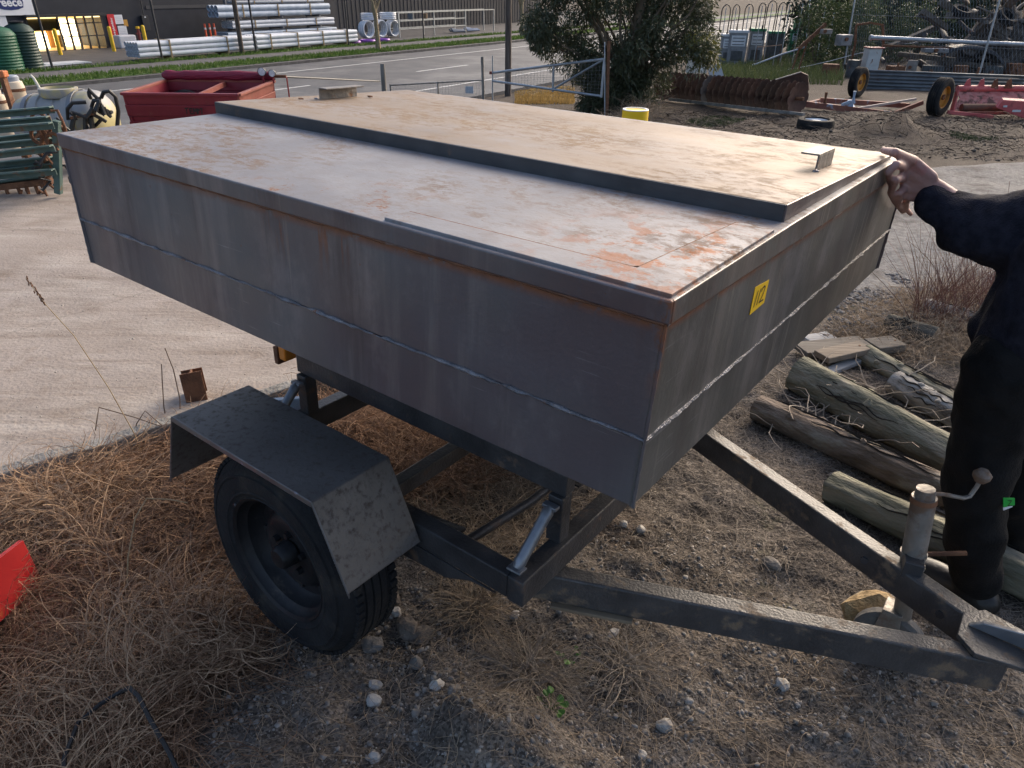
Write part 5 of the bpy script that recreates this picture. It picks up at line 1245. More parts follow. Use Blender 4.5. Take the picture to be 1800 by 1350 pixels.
c = put(1262, 150); lp_ = thing('leaning_panel', 'pale blue grey sheet panel leaning beside the meter cabinet', 'panel', c); pp = [A(x, y, c.y) - c for x, y in ((1247, 140), (1276, 146), (1266, 112), (1245, 118))]
m = MB(); m.add([p for p in pp] + [p + Vector((0, .025, 0)) for p in pp], [(0, 1, 2, 3), (7, 6, 5, 4), (0, 4, 5, 1), (1, 5, 6, 2), (2, 6, 7, 3), (3, 7, 4, 0)]); m.build('sheet', mat('panel_blue_grey', (.36, .42, .48), (.45, .50, .55), rough=.5), lp_); MB().beam(pp[3], pp[2], .03, .03).build('edge_trim', M_GATE, lp_)
# row of pump cabinets with hose hoops
M_PWH = mat('pump_white', (.50, .51, .52), (.64, .65, .66), scale=4, rough=.5, c3=(.25, .24, .22), c3_scale=5, c3_lo=.6, c3_hi=.75)
M_PGR = mat('pump_green', (.02, .16, .07), (.04, .24, .11), scale=4, rough=.5)
M_PDK = mat('pump_dark', (.04, .045, .045), (.09, .09, .09), rough=.6); M_PGY = mat('pump_grey', (.16, .165, .17), (.26, .26, .265), scale=5, rough=.6, c3=(.10, .09, .08), c3_scale=6, c3_lo=.55, c3_hi=.7)
pumps = [(1262, 60, 1292, 118, 'w', 'small white topped pump cabinet nearest the tree'), (1275, 53, 1308, 116, 'w', 'white lidded pump cabinet with a single tall hose hoop'), (1312, 50, 1338, 110, 'wg', 'pump cabinet with green lid and open dark front'), (1344, 55, 1372, 104, 'dg', 'dark fronted pump cabinet with green shoulders'), (1385, 52, 1410, 92, 'g', 'green pump cabinet with grey louvred front'), (1408, 50, 1436, 90, 'g', 'larger green pump cabinet at the right of the row')]
for k, (x0, y0, x1, y1, kd, lab) in enumerate(pumps):
    Yp = put((x0 + x1) / 2, min(y1, 112)).y - .15 * k; c0 = A((x0 + x1) / 2, y1, Yp); zt0 = A((x0 + x1) / 2, y0, Yp).z; w_ = A(x1, y1, Yp).x - A(x0, y1, Yp).x; zb0 = gh(c0.x, Yp)
    o = thing('pump_cabinet', lab, 'pump', (c0.x, Yp, zb0), -.15, 'row of pump cabinets with hoses'); h_ = zt0 - zb0
    body = {'w': M_PGY, 'wg': M_PGY, 'dg': M_PDK, 'g': M_PGR}[kd]
    m = MB(); m.box((0, .25, h_ * .46), (w_ * .94, .5, h_ * .92)); m.build('body', body, o, bevel=.02)
    m = MB(); m.box((0, .25, h_ * .96), (w_, .54, h_ * .08)); m.build('lid', M_PWH if kd == 'w' else M_PGR, o, bevel=.02)
    m = MB(); m.box((0, -.008, h_ * .70), (w_ * .72, .016, h_ * .30)); fr = m.build('panel', M_PWH if kd != 'dg' else M_PDK, o, bevel=.006)
    for j in range(3): m = MB(); m.box((0, -.020, h_ * (.60 + .09 * j)), (w_ * .6, .008, h_ * .02)); m.build('louvre', M_PDK, fr)
    m = MB(); m.box((0, -.006, h_ * .28), (w_ * .6, .012, h_ * .28)); m.build('door', M_PDK, o, bevel=.004)
    if kd == 'g':
        m = MB(); m.box((-w_ * .05, .28, h_ * 1.22), (w_ * .62, .18, h_ * .36)); m.build('screen', mat('screen_teal_%d' % k, (.05, .30, .38) if k == 5 else (.10, .32, .16), (.12, .45, .55) if k == 5 else (.35, .42, .22), rough=.4), o, bevel=.015)
hoops = [(1271, 8, 60, 15), (1290, 8, 50, 12), (1312, 7, 52, 14), (1335, 5, 48, 12), (1349, 1, 66, 16), (1368, 4, 62, 14), (1382, 3, 52, 10), (1404, 1, 52, 10)]
for k, (px, yt, yb, wpx) in enumerate(hoops):
    Yh = put(1300, 112).y + .1 - .08 * k; zb0 = gh(A(px, 60, Yh).x, Yh); base = A(px, yb, Yh); o = thing('hose_hoop', ('first', 'second', 'third', 'fourth', 'fifth', 'sixth', 'seventh', 'eighth')[k] + ' black hose hoop from the tree along the pump row', 'hose', (base.x, Yh, zb0), 0, 'hose hoops')
    top = A(px, yt, Yh).z - zb0; hw = wpx / 2 * Yh * .9 / F_PX; lowz = base.z - zb0
    pts = [Vector((-hw, 0, lowz - .1)), Vector((-hw, 0, (lowz + top) / 2))] + [Vector((-hw * math.cos(a), 0, top - hw * 1.5 + hw * 1.5 * math.sin(a))) for a in np.linspace(0, PI, 11)] + [Vector((hw, 0, (lowz + top) / 2)), Vector((hw * .9, 0, lowz - .05))]
    MB().tube(pts, .020, 8).build('hose', M_BLACK, o, smooth=True); MB().cyl((0, .05, 0), (0, .05, top - .1), .016, n=8).build('mast', M_GATE, o, smooth=True); MB().box((hw * .9, 0, lowz), (.06, .05, .16)).build('nozzle', M_BLACK, o, bevel=.01)
# wire fence of this side
def fence_line(lab, pxs, mesh=True):
    f = thing('chain_fence', lab, 'fence', (0, 0, 0)); tops = []
    for (bx, by, tx, ty) in pxs:
        b = put(bx, by); tp = A(tx, ty, b.y); MB().cyl(b - Vector((0, 0, .1)), tp, .028, n=10).build('post', M_GATE, f, smooth=True); tops.append((b, tp))
    for (b0, t0), (b1, t1) in zip(tops, tops[1:]):
        for k in (.35, .62, .95): MB().cyl(b0.lerp(t0, k), b1.lerp(t1, k), .004, n=4).build('strand', M_WIRE, f)
    if mesh:
        for (b0, t0), (b1, t1) in zip(tops, tops[1:]):
            m = MB(); u0, u1 = b0.lerp(t0, .02), b1.lerp(t1, .02); v0, v1 = b0.lerp(t0, .80), b1.lerp(t1, .80); n = int((u1 - u0).length / .11)
            for i in range(-8, n):
                a, b_ = max(i, 0) / n, min(i + 8, n) / n; za, zb2 = (max(i, 0) - i) / 8, (min(i + 8, n) - i) / 8
                pA = u0.lerp(u1, a).lerp(v0.lerp(v1, a), za); pB_ = u0.lerp(u1, b_).lerp(v0.lerp(v1, b_), zb2); m.tube([pA, pB_], .0028, 3, cap=False)
                pA = u0.lerp(u1, a).lerp(v0.lerp(v1, a), 1 - za); pB_ = u0.lerp(u1, b_).lerp(v0.lerp(v1, b_), 1 - zb2); m.tube([pA, pB_], .0028, 3, cap=False)
            m.build('diamond_mesh', M_WIRE, f, kind='stuff')
fence_line('galvanised chain wire fence in front of the scrap heap', [(1483, 125, 1509, -40), (1717, 146, 1768, -40), (1960, 165, 2050, -40)])
for k, (bx, by, tx, ty, lab) in enumerate(((1448, 40, 1452, 8, 'short pale stake right of the green pumps'), (1464, 46, 1467, 18, 'short pale stake nearest the wire fence'), (1428, 30, 1430, 0, 'tall pale pipe behind the green pumps'))):
    Yk = put(1440, 105).y + .6; b = A(bx, by, Yk); o = thing('pale_stake', lab, 'stake', (b.x, Yk, gh(b.x, Yk))); tp = A(tx, ty - (60 if k == 2 else 0), Yk) - Vector(o.location); MB().cyl((tp.x * .0, 0, -.05), tp, .022, n=8).build('pipe', M_PWH, o, smooth=True); MB().cyl((0, 0, 0), (0, 0, .05), .04, n=8).build('collar', M_GATE, o)
# rusty trestle, loose pipe and rope
c = put(1335, 116); o = thing('rusty_trestle', 'small rusty trestle in front of the dark pump', 'trestle', c); a, b = A(1331, 83, c.y) - c, A(1374, 79, c.y) - c
MB().beam(a, b, .03, .03).build('bar', mat('pale_rust', (.32, .20, .14), rough=.8), o); 
for p, dx in ((a, .05), (a.lerp(b, .3), .06), (b, -.04)): MB().beam(p, Vector((p.x + dx, p.y, .0)), .02, .02).build('leg', M_RUST, o)
c = put(1330, 120); o = thing('alloy_pipe', 'pale alloy pipe slanting out of the weeds towards the fence', 'pipe', c); MB().tube([A(1326, 114, c.y) - c, A(1370, 97, c.y) - c, A(1418, 82, c.y + .3) - c], [.03, .035, .03], 10).build('pipe', M_GATE, o, smooth=True); MB().cyl(A(1322, 115.5, c.y) - c, A(1328, 113.3, c.y) - c, .045, n=10).build('flange', M_GATE, o)
c = put(1400, 128); o = thing('poly_line', 'thin pale poly line running up through the weeds to the fence', 'cable', c); MB().tube([A(x, y, c.y + .002 * (x - 1340)) - c for x, y in ((1340, 127), (1380, 123), (1420, 116), (1460, 107), (1500, 96), (1560, 82), (1620, 73))], .010, 6).build('line', M_PWH, o, smooth=True)
# weeds under the pumps
WEED = mat('weed_blade', (.045, .065, .022), (.10, .12, .045), scale=1.5, rough=.7, transl=.25)
rg = np.random.default_rng(31); pts = []
for _ in range(6500):
    x = rg.uniform(1262, 1480); y = rg.uniform(98, 150) if x > 1330 else rg.uniform(112, 150)
    p = G(x, y); pts.append((p.x, p.y, 0))
pts = np.array(pts); pts[:, 2] = ground_h(pts[:, 0], pts[:, 1]); blades('tall_weeds', pts, .10, .34, .022, WEED, 'tall green weeds growing under the pump row', .6, 4)
for nm, (x0, x1, y0, y1), n_, lab in (('grass_patch', (1205, 1310, 203, 228), 3200, 'green grass patch beside the fallen harrow rail'), ('grass_tuft', (1665, 1760, 238, 253), 1500, 'green grass tuft on the dirt right of the soil mound')):
    pts = []
    for _ in range(n_):
        a = rg.uniform(0, 6.28); r = rg.uniform(0, 1) ** .5; p = G((x0 + x1) / 2 + (x1 - x0) / 2 * r * math.cos(a), (y0 + y1) / 2 + (y1 - y0) / 2 * r * math.sin(a)); pts.append((p.x, p.y, 0))
    pts = np.array(pts); pts[:, 2] = ground_h(pts[:, 0], pts[:, 1]); blades(nm, pts, .012, .035, .010, mat('yard_grass', (.045, .07, .02), (.09, .11, .04), scale=6, rough=.8), lab, .6, n_)
# spare wheel lying flat
def lying_wheel(px, py, r, h, lab):
    c = put(px, py); o = thing('spare_wheel', lab, 'wheel', c)
    m = MB(); m.lathe([(r * .60, .02), (r * .70, 0), (r * .95, .01), (r, h * .25), (r, h * .75), (r * .95, h - .01), (r * .72, h), (r * .62, h - .03)], (0, 0, 0), 'z', 44); m.build('tyre', M_TYRE, o, smooth=True)
    m = MB(); m.lathe([(r * .62, h - .02), (r * .6, h - .05), (r * .5, h - .055), (r * .3, h - .03), (0, h - .03)], (0, 0, 0), 'z', 36, closed=False); m.build('rim', mat('pale_rim', (.55, .57, .60), (.65, .67, .70), rough=.5), o, smooth=True)
lying_wheel(1432, 226, .27, .16, 'spare wheel with pale rim lying flat on the dirt')
# old red and blue axle frame with two yellow-rimmed wheels
M_YR = mat('rim_orange_yellow', (.36, .15, .02), (.46, .22, .03), scale=6, rough=.55, c3=(.2, .1, .04), c3_scale=8, c3_lo=.55, c3_hi=.7)
M_FRR = mat('frame_red_rust', (.17, .06, .045), (.28, .11, .07), scale=6, rough=.75, c3=(.26, .33, .42), c3_scale=4, c3_lo=.58, c3_hi=.66)
M_FRB = mat('frame_blue', (.24, .33, .45), (.36, .43, .52), scale=6, rough=.7, c3=(.25, .12, .08), c3_scale=7, c3_lo=.55, c3_hi=.7)
c = put(1520, 196); Yf = c.y; af = thing('axle_frame', 'old red and blue implement frame on two yellow rimmed wheels', 'implement', c)
def fl_(px, py, dy=0): return A(px, py, Yf + dy) - c
MB().beam(fl_(1416, 183), fl_(1568, 201), .07, .10).build('front_beam', M_FRR, af, bevel=.004)
MB().beam(fl_(1442, 176, .6), fl_(1598, 186, .6), .07, .09).build('rear_beam', M_FRR, af, bevel=.004)
MB().beam(fl_(1416, 183), fl_(1442, 176, .6), .05, .05).build('end_bar', M_FRR, af); MB().beam(fl_(1500, 193), fl_(1492, 178, .6), .07, .07).build('cross_bar', M_FRB, af, bevel=.004)
MB().beam(fl_(1505, 191), fl_(1610, 174, .5), .03, .04).build('stay', mat('stay_pale', (.42, .36, .32), rough=.7), af); MB().beam(fl_(1568, 201), fl_(1622, 180, .1), .05, .07).build('axle_arm', M_FRR, af)
MB().prism([(-.10, -.06), (.12, -.06), (.12, .14), (.04, .16), (-.10, .10)], .03, fl_(1486, 192), (1, 0, 0), (0, 0, 1)).build('headstock', M_FRB, af, bevel=.006)
for px, py in ((1450, 172), (1500, 170)): MB().tube([fl_(px, py + 12), fl_(px + 1, py), fl_(px + 3, py - 10)], [.035, .02, .03], 8).build('lever', M_RUST if px < 1480 else M_FRB, af, smooth=True)
def yellow_wheel(px, py, r, w, yaw, lab):
    b = put(px, py); o = bpy.data.objects.new('wheel', None); COL.objects.link(o); o.parent = af; o.location = b - c + Vector((0, 0, r)); o.rotation_euler = (0, 0, yaw)
    pr = [(r * .58, -w * .40), (r * .80, -w / 2), (r * .93, -w * .46)]
    for k in range(5): a = -w * .42 + w * .84 * k / 5; bb = a + w * .84 / 5; pr += [(r, a + .008), (r, bb - .008)] + ([(r - .018, bb - .004), (r - .018, bb + .004)] if k < 4 else [])
    pr += [(r * .93, w * .46), (r * .80, w / 2), (r * .58, w * .40)]
    MB().lathe(pr, (0, 0, 0), 'y', 44).build('tyre', M_TYRE, o, smooth=True)
    MB().lathe([(r * .60, -w * .40), (r * .55, -w * .36), (r * .52, -w * .15), (r * .25, -w * .18), (0, -w * .2), (0, w * .1), (r * .55, w * .2), (r * .60, w * .4)], (0, 0, 0), 'y', 32, closed=False).build('rim', M_YR, o, smooth=True); MB().cyl((0, -w * .34, 0), (0, -w * .1, 0), r * .14, n=10).build('hub', M_RUST, o, smooth=True)
yellow_wheel(1643, 206, .31, .20, .68, 'r'); yellow_wheel(1503, 171, .31, .19, .72, 'l')
# red rotary mower with loose red bonnet
M_MOW = mat('mower_red', (.42, .07, .075), (.56, .14, .13), scale=4, rough=.55, c3=(.16, .06, .05), c3_scale=6, c3_lo=.52, c3_hi=.66)
M_MOWS = mat('mower_scuffed', (.34, .10, .09), (.46, .22, .19), scale=9, rough=.7, c3=(.10, .045, .035), c3_scale=5, c3_lo=.48, c3_hi=.6)
c = put(1735, 208); rm = thing('rotary_mower', 'battered red flail mower with scraped hood and rusty brackets', 'mower', c); Yr = c.y
def rl_(px, py, dy=0): return A(px, py, Yr + dy) - c
m = MB(); prf = [(1668, 200, -.05), (1672, 192, .10), (1688, 172, .25), (1683, 158, .40), (1690, 152, .55)]; L2 = Vector((1.7, .15, 0)); vs = []
for px, py, dy in prf: p = rl_(px, py, dy); vs += [p, p + L2]
m.add(vs, [(2 * k, 2 * k + 1, 2 * k + 3, 2 * k + 2) for k in range(4)]); h_ = m.build('hood', M_MOWS, rm); sd = h_.modifiers.new('thick', 'SOLIDIFY'); sd.thickness = .02
MB().cyl(rl_(1683, 156, .4), rl_(1683, 156, .4) + L2, .055, n=14).build('top_tube', M_MOW, rm, smooth=True); MB().cyl(rl_(1690, 189, .0), rl_(1690, 189, .0) + L2 * .52, .06, n=14).build('roller', mat('roller_rust', (.10, .05, .035), (.16, .08, .05), rough=.8), rm, smooth=True)
MB().beam(rl_(1666, 197, -.1), rl_(1745, 206, -.1), .06, .06).build('skid_bar', M_MOW, rm, bevel=.006)
for k in range(4): MB().prism([(-.06, 0), (.08, 0), (.02, .16), (-.03, .13)], .02, rl_(1698 + 24 * k, 155, .42), (1, 0, 0), (0, 0, 1)).build('bracket', M_MOW if k < 2 else M_RUST, rm, bevel=.003)
MB().prism([(-.06, -.05), (.05, -.05), (.06, .30), (-.02, .34)], .03, rl_(1672, 196, -.05), (0, 1, 0), (0, 0, 1)).build('end_plate', M_MOW, rm, bevel=.004)
c2 = put(1785, 212); bo = thing('mower_bonnet', 'red bonnet panel with white stencil leaning on the flail mower', 'panel', c2); pp = [A(x, y, c2.y) - c2 for x, y in ((1752, 190), (1860, 232), (1862, 182), (1764, 176))]
m = MB(); m.add([p for p in pp] + [p + Vector((.02, .10, .03)) for p in pp], [(0, 1, 2, 3), (7, 6, 5, 4), (0, 4, 5, 1), (1, 5, 6, 2), (2, 6, 7, 3), (3, 7, 4, 0)]); m.build('panel', M_MOW, bo, bevel=.01)
for i, (x, y, w_, h_) in enumerate(((1767, 187, .045, .03), (1787, 195, .10, .035))):
    p = A(x, y, c2.y - .012) - c2; m = MB(); m.box(p, (w_ * 1.4, .004, h_)); m.build('stencil', M_PWH, bo)
# corrugated iron sheet along the fence foot
c = put(1650, 160); ci = thing('corrugated_sheet', 'long low corrugated iron sheet standing along the foot of the fence', 'corrugated iron', c)
p0, p1 = A(1515, 152, c.y + .3) - c, A(1795, 168, c.y - .1) - c; zt1 = A(1515, 122, c.y + .3).z - c.z; vs = []; nz = 33
for k in range(nz):
    f = k / (nz - 1); z = -.02 + (zt1 + .02) * f; off = .022 * math.sin(f * 2 * PI * 6)
    vs += [Vector((p0.x, p0.y + off, z)), Vector((p1.x, p1.y + off, z - .06))]
m = MB(); m.add(vs, [(2 * k, 2 * k + 1, 2 * k + 3, 2 * k + 2) for k in range(nz - 1)]); o = m.build('sheet', mat('old_galvanised', (.11, .12, .13), (.19, .20, .21), scale=3, rough=.5, metal=.3, c3=(.14, .09, .07), c3_scale=4, c3_lo=.58, c3_hi=.7), ci, smooth=True); sd = o.modifiers.new('thick', 'SOLIDIFY'); sd.thickness = .004
for k in (.2, .7): MB().beam(p0.lerp(p1, k) + Vector((0, .05, -.05)), p0.lerp(p1, k) + Vector((0, .05, zt1 + .1)), .04, .04, (1, 0, 0)).build('stake', M_RUST, ci)
# rail of bright pipe, mud flap, cabinet and rusty frame inside the fence
YS = put(1600, 140).y + .7
def yard_thing(name, lab, cat, px, py, dy=0, group=None): 
    p = A(px, py, YS + dy); return thing(name, lab, cat, (p.x, YS + dy, gh(p.x, YS + dy)), 0, group)
o = yard_thing('long_pipe', 'long bright steel pipe laid across the scrap inside the fence', 'pipe', 1530, 70); L0 = Vector(o.location)
pts = [A(x, y, YS) - L0 for x, y in ((1530, 66), (1580, 68), (1640, 71), (1720, 75), (1800, 78), (1900, 82))]; MB().tube(pts, .062, 14).build('pipe', M_GATE, o, smooth=True); MB().cyl(pts[0] - Vector((.02, 0, 0)), pts[0] + Vector((.05, 0, 0)), .08, n=14).build('collar', M_GATE, o, smooth=True)
o = yard_thing('rusty_pipe', 'thin rusty pipe below the bright long pipe', 'pipe', 1560, 85, -.1); L0 = Vector(o.location); MB().tube([A(x, y, YS - .1) - L0 for x, y in ((1555, 80), (1640, 83), (1720, 86))], .030, 8).build('pipe', M_RUST, o, smooth=True); MB().cyl(A(1552, 80, YS - .1) - L0, A(1560, 80.2, YS - .1) - L0, .04, n=8).build('flange', M_RUST, o)
o = yard_thing('mudflap_guard', 'curved dark plastic mudguard hanging under the long pipe', 'mudguard', 1710, 95, -.25); L0 = Vector(o.location); m = MB(); vs = []
for x, y in ((1662, 95), (1678, 84), (1705, 80), (1730, 82), (1752, 92), (1766, 108)):
    p = A(x, y, YS - .25) - L0; vs += [p, p + Vector((0, .45, .02)), p + Vector((.0, .45, -.07)), p + Vector((0, 0, -.10))]
m.add(vs, [(4 * k + j, 4 * k + (j + 1) % 4, 4 * k + 4 + (j + 1) % 4, 4 * k + 4 + j) for k in range(5) for j in range(4)] + [(0, 1, 2, 3), (23, 22, 21, 20)]); m.build('guard', mat('dark_plastic_guard', (.028, .032, .04), (.05, .055, .065), scale=5, rough=.5), o, bevel=.01); MB().beam(A(1662, 96, YS - .25) - L0, A(1655, 100, YS - .25) - L0, .08, .03).build('bracket', M_RUST, o)
o = yard_thing('white_locker', 'rust stained white metal locker inside the fence', 'locker', 1537, 118, -.1); L0 = Vector(o.location); q0, q1 = A(1521, 122, YS - .1) - L0, A(1552, 86, YS - .1) - L0
m = MB(); m.box(((q0.x + q1.x) / 2, .2, q1.z / 2), (q1.x - q0.x, .4, q1.z)); m.build('body', mat('stained_white', (.42, .43, .42), (.55, .55, .53), scale=4, rough=.6, c3=(.25, .13, .07), c3_scale=5, c3_lo=.56, c3_hi=.68), o, bevel=.01); m = MB(); m.box(((q0.x + q1.x) / 2 + .02, .2, q1.z + .02), (q1.x - q0.x + .08, .46, .03)); m.build('top', M_MOWS, o); m = MB(); m.box(((q0.x + q1.x) / 2 - .05, -.008, q1.z * .6), (.02, .02, .08)); m.build('handle', M_RUST, o)
o = yard_thing('rusty_hoop_frame', 'rusty curved steel frame standing above the white locker', 'frame', 1525, 75, .3); L0 = Vector(o.location)
for a, b in (((1503, 78), (1505, 44)), ((1553, 76), (1552, 44)), ((1505, 44), (1530, 40)), ((1530, 40), (1552, 44))): MB().beam(A(*a, YS + .3) - L0, A(*b, YS + .3) - L0, .06, .05, (0, 1, 0)).build('bar', M_RUST, o)
for a in ((1503, 78), (1553, 76)): p = A(*a, YS + .3) - L0; MB().beam(p, (p.x, p.y, -.1), .05, .05, (1, 0, 0)).build('leg', M_RUST, o)
o = yard_thing('rusty_elevator', 'slanting rusty lattice arm left of the white locker', 'arm', 1440, 70, .2); L0 = Vector(o.location)
for dy in (0, .25):
    MB().beam(A(1405, 85, YS + dy) - L0, A(1452, 42, YS + dy) - L0, .06, .10).build('side_rail', M_RUST, o)
for k in range(5): p = (A(1405, 85, YS) - L0).lerp(A(1452, 42, YS) - L0, k / 4); MB().beam(p, p + Vector((0, .25, 0)), .03, .03).build('rung', M_RUST, o)
for x, y in ((1420, 70), (1405, 85)): p = A(x, y, YS + .1) - L0; MB().beam(p, (p.x - .15, p.y, -.1), .04, .04, (1, 0, 0)).build('leg', M_RUST, o)
# scrap heap: beams, pipes, tyres, boards and sheets lying over each other, each its own thing
CLS = [('scrap_beam', 'weathered grey timber beam', mat('scrap_timber', (.07, .06, .05), (.15, .13, .11), scale=8, rough=.95, bump=.6), 'timber'), ('scrap_pipe', 'dark steel pipe', mat('scrap_steel', (.03, .03, .032), (.075, .072, .07), scale=6, rough=.7, c3=(.15, .075, .05), c3_scale=5, c3_lo=.55, c3_hi=.7), 'pipe'),
       ('scrap_board', 'pale worn board', mat('pale_board', (.18, .16, .14), (.30, .27, .24), scale=8, rough=.85), 'board'), ('scrap_sheet', 'rusty bent sheet', M_RUST, 'sheet metal')]
rd = random.Random(44); WHERE = ['left', 'middle', 'right']; HT = ['low', 'half way up', 'near the top of', 'on the top of']
heap = []; ci_ = 0
for lay, (ylo, yhi, x0, x1, cnt) in enumerate(((128, 95, 1490, 1900, 15), (95, 60, 1600, 1900, 15), (60, 25, 1620, 1900, 16), (25, -30, 1640, 1900, 16))):
    for k in range(cnt):
        x = x0 + (x1 - x0) * (k + rd.uniform(0, 1)) / cnt; y = rd.uniform(yhi, ylo); dy = rd.uniform(.3, 1.6) + lay * .25; kd = rd.choice([0, 1, 1, 2, 3, 0])
        nm, lb, mt, ct = CLS[kd]; p = A(x, y, YS + dy); lx = min(int((x - 1490) / 410 * 3), 2)
        o = thing(nm, '%s %s the scrap heap, %s part' % (lb, ('lying ' if lay < 2 else '') + (('low in', 'half way up', 'near the top of', 'on top of')[lay]), WHERE[lx]), ct, p, rd.uniform(-.5, .5), 'pieces of the scrap heap'); o.rotation_euler = (rd.uniform(-.4, .4), rd.uniform(-.45, .45), rd.uniform(-1.5, 1.5)); ln = rd.uniform(.5, 1.7)
        m = MB(); nmp = {0: 'beam', 1: 'pipe', 2: 'board', 3: 'sheet'}[kd]
        if kd == 0: m.box((0, 0, 0), (ln, rd.uniform(.12, .2), rd.uniform(.1, .18)))
        elif kd == 1: m.tube([Vector((-ln / 2, 0, 0)), Vector((0, 0, rd.uniform(-.03, .05))), Vector((ln / 2, 0, 0))], rd.uniform(.04, .11), 10)
        elif kd == 2: m.box((0, 0, 0), (ln, rd.uniform(.12, .3), .03))
        else: m.prism([(-ln / 2, -.2), (ln / 2, -.25), (ln / 2 - .1, .25), (0, .32), (-ln / 2, .2)], .012)
        m.build(nmp, mt, o, bevel=.01 if kd != 1 else 0, smooth=(kd == 1)); heap.append((kd, o))
m = MB(); hb = A(1760, 60, YS + 2.2); rr = np.random.default_rng(3)
hx = np.linspace(-4.2, 5.5, 60); hy = np.linspace(-.9, 2.6, 22); HX, HY = np.meshgrid(hx, hy); HB = np.clip(1 - (HX / 4.6) ** 4, 0, 1) * np.exp(-((HY - .9) / 1.2) ** 2) * (1.75 + 1.3 * fbm(HX * 1.6, HY * 1.6, 4, 91)) ; HW = HX + hb.x; HV_ = HY + YS + 1.1; HZ_ = ground_h(HW, HV_) - .08 + HB * np.clip((HX + 2.8) / 2.2, 0.2, 1)
ii = np.arange(60 * 22).reshape(22, 60); o = np_mesh('scrap_core', np.stack([HW, HV_, HZ_], -1).reshape(-1, 3), np.stack([ii[:-1, :-1], ii[:-1, 1:], ii[1:, 1:], ii[1:, :-1]], -1).reshape(-1, 4), mat('scrap_mass', (.03, .026, .022), (.10, .085, .07), scale=7, rough=.95, bump=1, bscale=30, c3=(.16, .14, .12), c3_scale=9, c3_lo=.58, c3_hi=.66), kind='stuff', smooth=True); tag(o, 'dark tangled mass of scrap under the heap', 'scrap')
for k, (px, py, r) in enumerate(((1690, 20, .30), (1770, 30, .32), (1728, 100, .27))):
    p = A(px, py, YS + .55); o = thing('old_tyre', ('worn tyre near the top of the scrap heap', 'worn tyre leaning at the right of the scrap heap', 'worn tyre low behind the mudguard')[k], 'tyre', p, group='tyres in the scrap'); m = MB(); m.lathe([(r * .6, -.08), (r * .9, -.1), (r, -.06), (r, .06), (r * .9, .1), (r * .6, .08)], (0, 0, 0), 'z', 30); m.build('tyre', M_TYRE, o, smooth=True); o.rotation_euler = (rd.uniform(.2, 1.0), rd.uniform(-.4, .4), 0); m = MB(); m.lathe([(r * .6, -.07), (r * .62, 0), (r * .6, .07)], (0, 0, 0), 'z', 30, closed=False); m.build('bead', M_BLACK, o, smooth=True)
# parked silver car beyond the heap
cY = put(1570, 84).y + 1.5; cc = A(1652, 62, cY); car = thing('parked_car', 'silver hatchback parked beyond the scrap heap', 'car', (cc.x, cY, gh(cc.x, cY)), .35)
M_CAR = mat('car_silver', (.50, .54, .60), (.56, .60, .66), rough=.25, metal=.5); M_CGL = mat('car_glass', (.02, .03, .04), rough=.08, spec=.7)
pr = [(-2.0, .35), (-2.02, .75), (-1.85, .92), (-1.0, 1.02), (-.35, 1.42), (.55, 1.47), (1.35, 1.35), (1.85, .95), (1.95, .55), (1.9, .35)]
m = MB(); secs = [(-.80, .90), (-.72, 1.0), (.72, 1.0), (.80, .90)]; vs = []
for y, s in ((-.84, 0), (-.80, 1), (.80, 1), (.84, 0)):
    for x, z in pr: vs.append((x * (1.0 if s else .985), y * (1 - .18 * max(0, z - .95) / .5), z if (s or z < .9) else z - .03))
n = len(pr); m.add(vs, [(a * n + k, a * n + (k + 1) % n, (a + 1) * n + (k + 1) % n, (a + 1) * n + k) for a in range(3) for k in range(n)] + [tuple(range(n)), tuple(range(4 * n - 1, 3 * n - 1, -1))]); m.build('body', M_CAR, car, bevel=.03, smooth=True)
m = MB(); m.slab([(-.98, -.66, 1.05), (-.98, .66, 1.05), (-.40, .60, 1.43), (-.40, -.60, 1.43)][::-1], .01); o = m.build('windscreen', M_CGL, car); o.location = (-.012, 0, .008)
for s in (-1, 1):
    m = MB(); q = [(-.85, s * .822, 1.0), (1.3, s * .822, 1.0), (1.0, s * .735, 1.34), (-.32, s * .735, 1.38)]; m.add(q + [(x, y + s * .006, z) for x, y, z in q], [(0, 1, 2, 3), (7, 6, 5, 4), (0, 4, 5, 1), (1, 5, 6, 2), (2, 6, 7, 3), (3, 7, 4, 0)]); m.build('side_window', M_CGL, car)
    m = MB(); m.box((-1.96, s * .58, .74), (.10, .3, .14)); m.build('headlight', mat('headlight', (.6, .62, .65), rough=.15), car, bevel=.03)
    for x in (-1.25, 1.2): MB().lathe([(.15, -.09), (.29, -.1), (.31, -.06), (.31, .06), (.29, .1), (.15, .09)], (x, s * .76, .31), 'y', 28).build('wheel', M_TYRE, car, smooth=True)
# shrubs and building beyond the pumps
for k, (px, py, Yo, w_, n_, lab) in enumerate(((1498, 30, 4.5, .8, 5000, 'dense green shrub between the pumps and the car'), (1600, 0, 9.5, 1.6, 5000, 'dark shrub behind the top of the scrap heap'), (1455, 20, 6.0, .8, 4000, 'green shrub behind the pale stakes'))):
    p = A(px, py, YS + Yo); z0 = gh(p.x, YS + Yo); o = thing('shrub', lab, 'shrub', (p.x, YS + Yo, z0), group='shrubs beyond the pumps'); rr = random.Random(k); cl = [(rr.uniform(-w_, w_), rr.uniform(-.6, .6), rr.uniform(.2, 2.3), .34) for _ in range(40)]
    limbs((0, 0, 0), [c_[:3] for c_ in cl[::6]], .04, o, k); leaf_cloud('crown', cl, n_, .10, mat('shrub_leaf', (.035, .055, .018), (.075, .10, .035), scale=3, rough=.6, transl=.2), o, 60 + k, .2, 2.2)

# dead litter over the dirt on this side

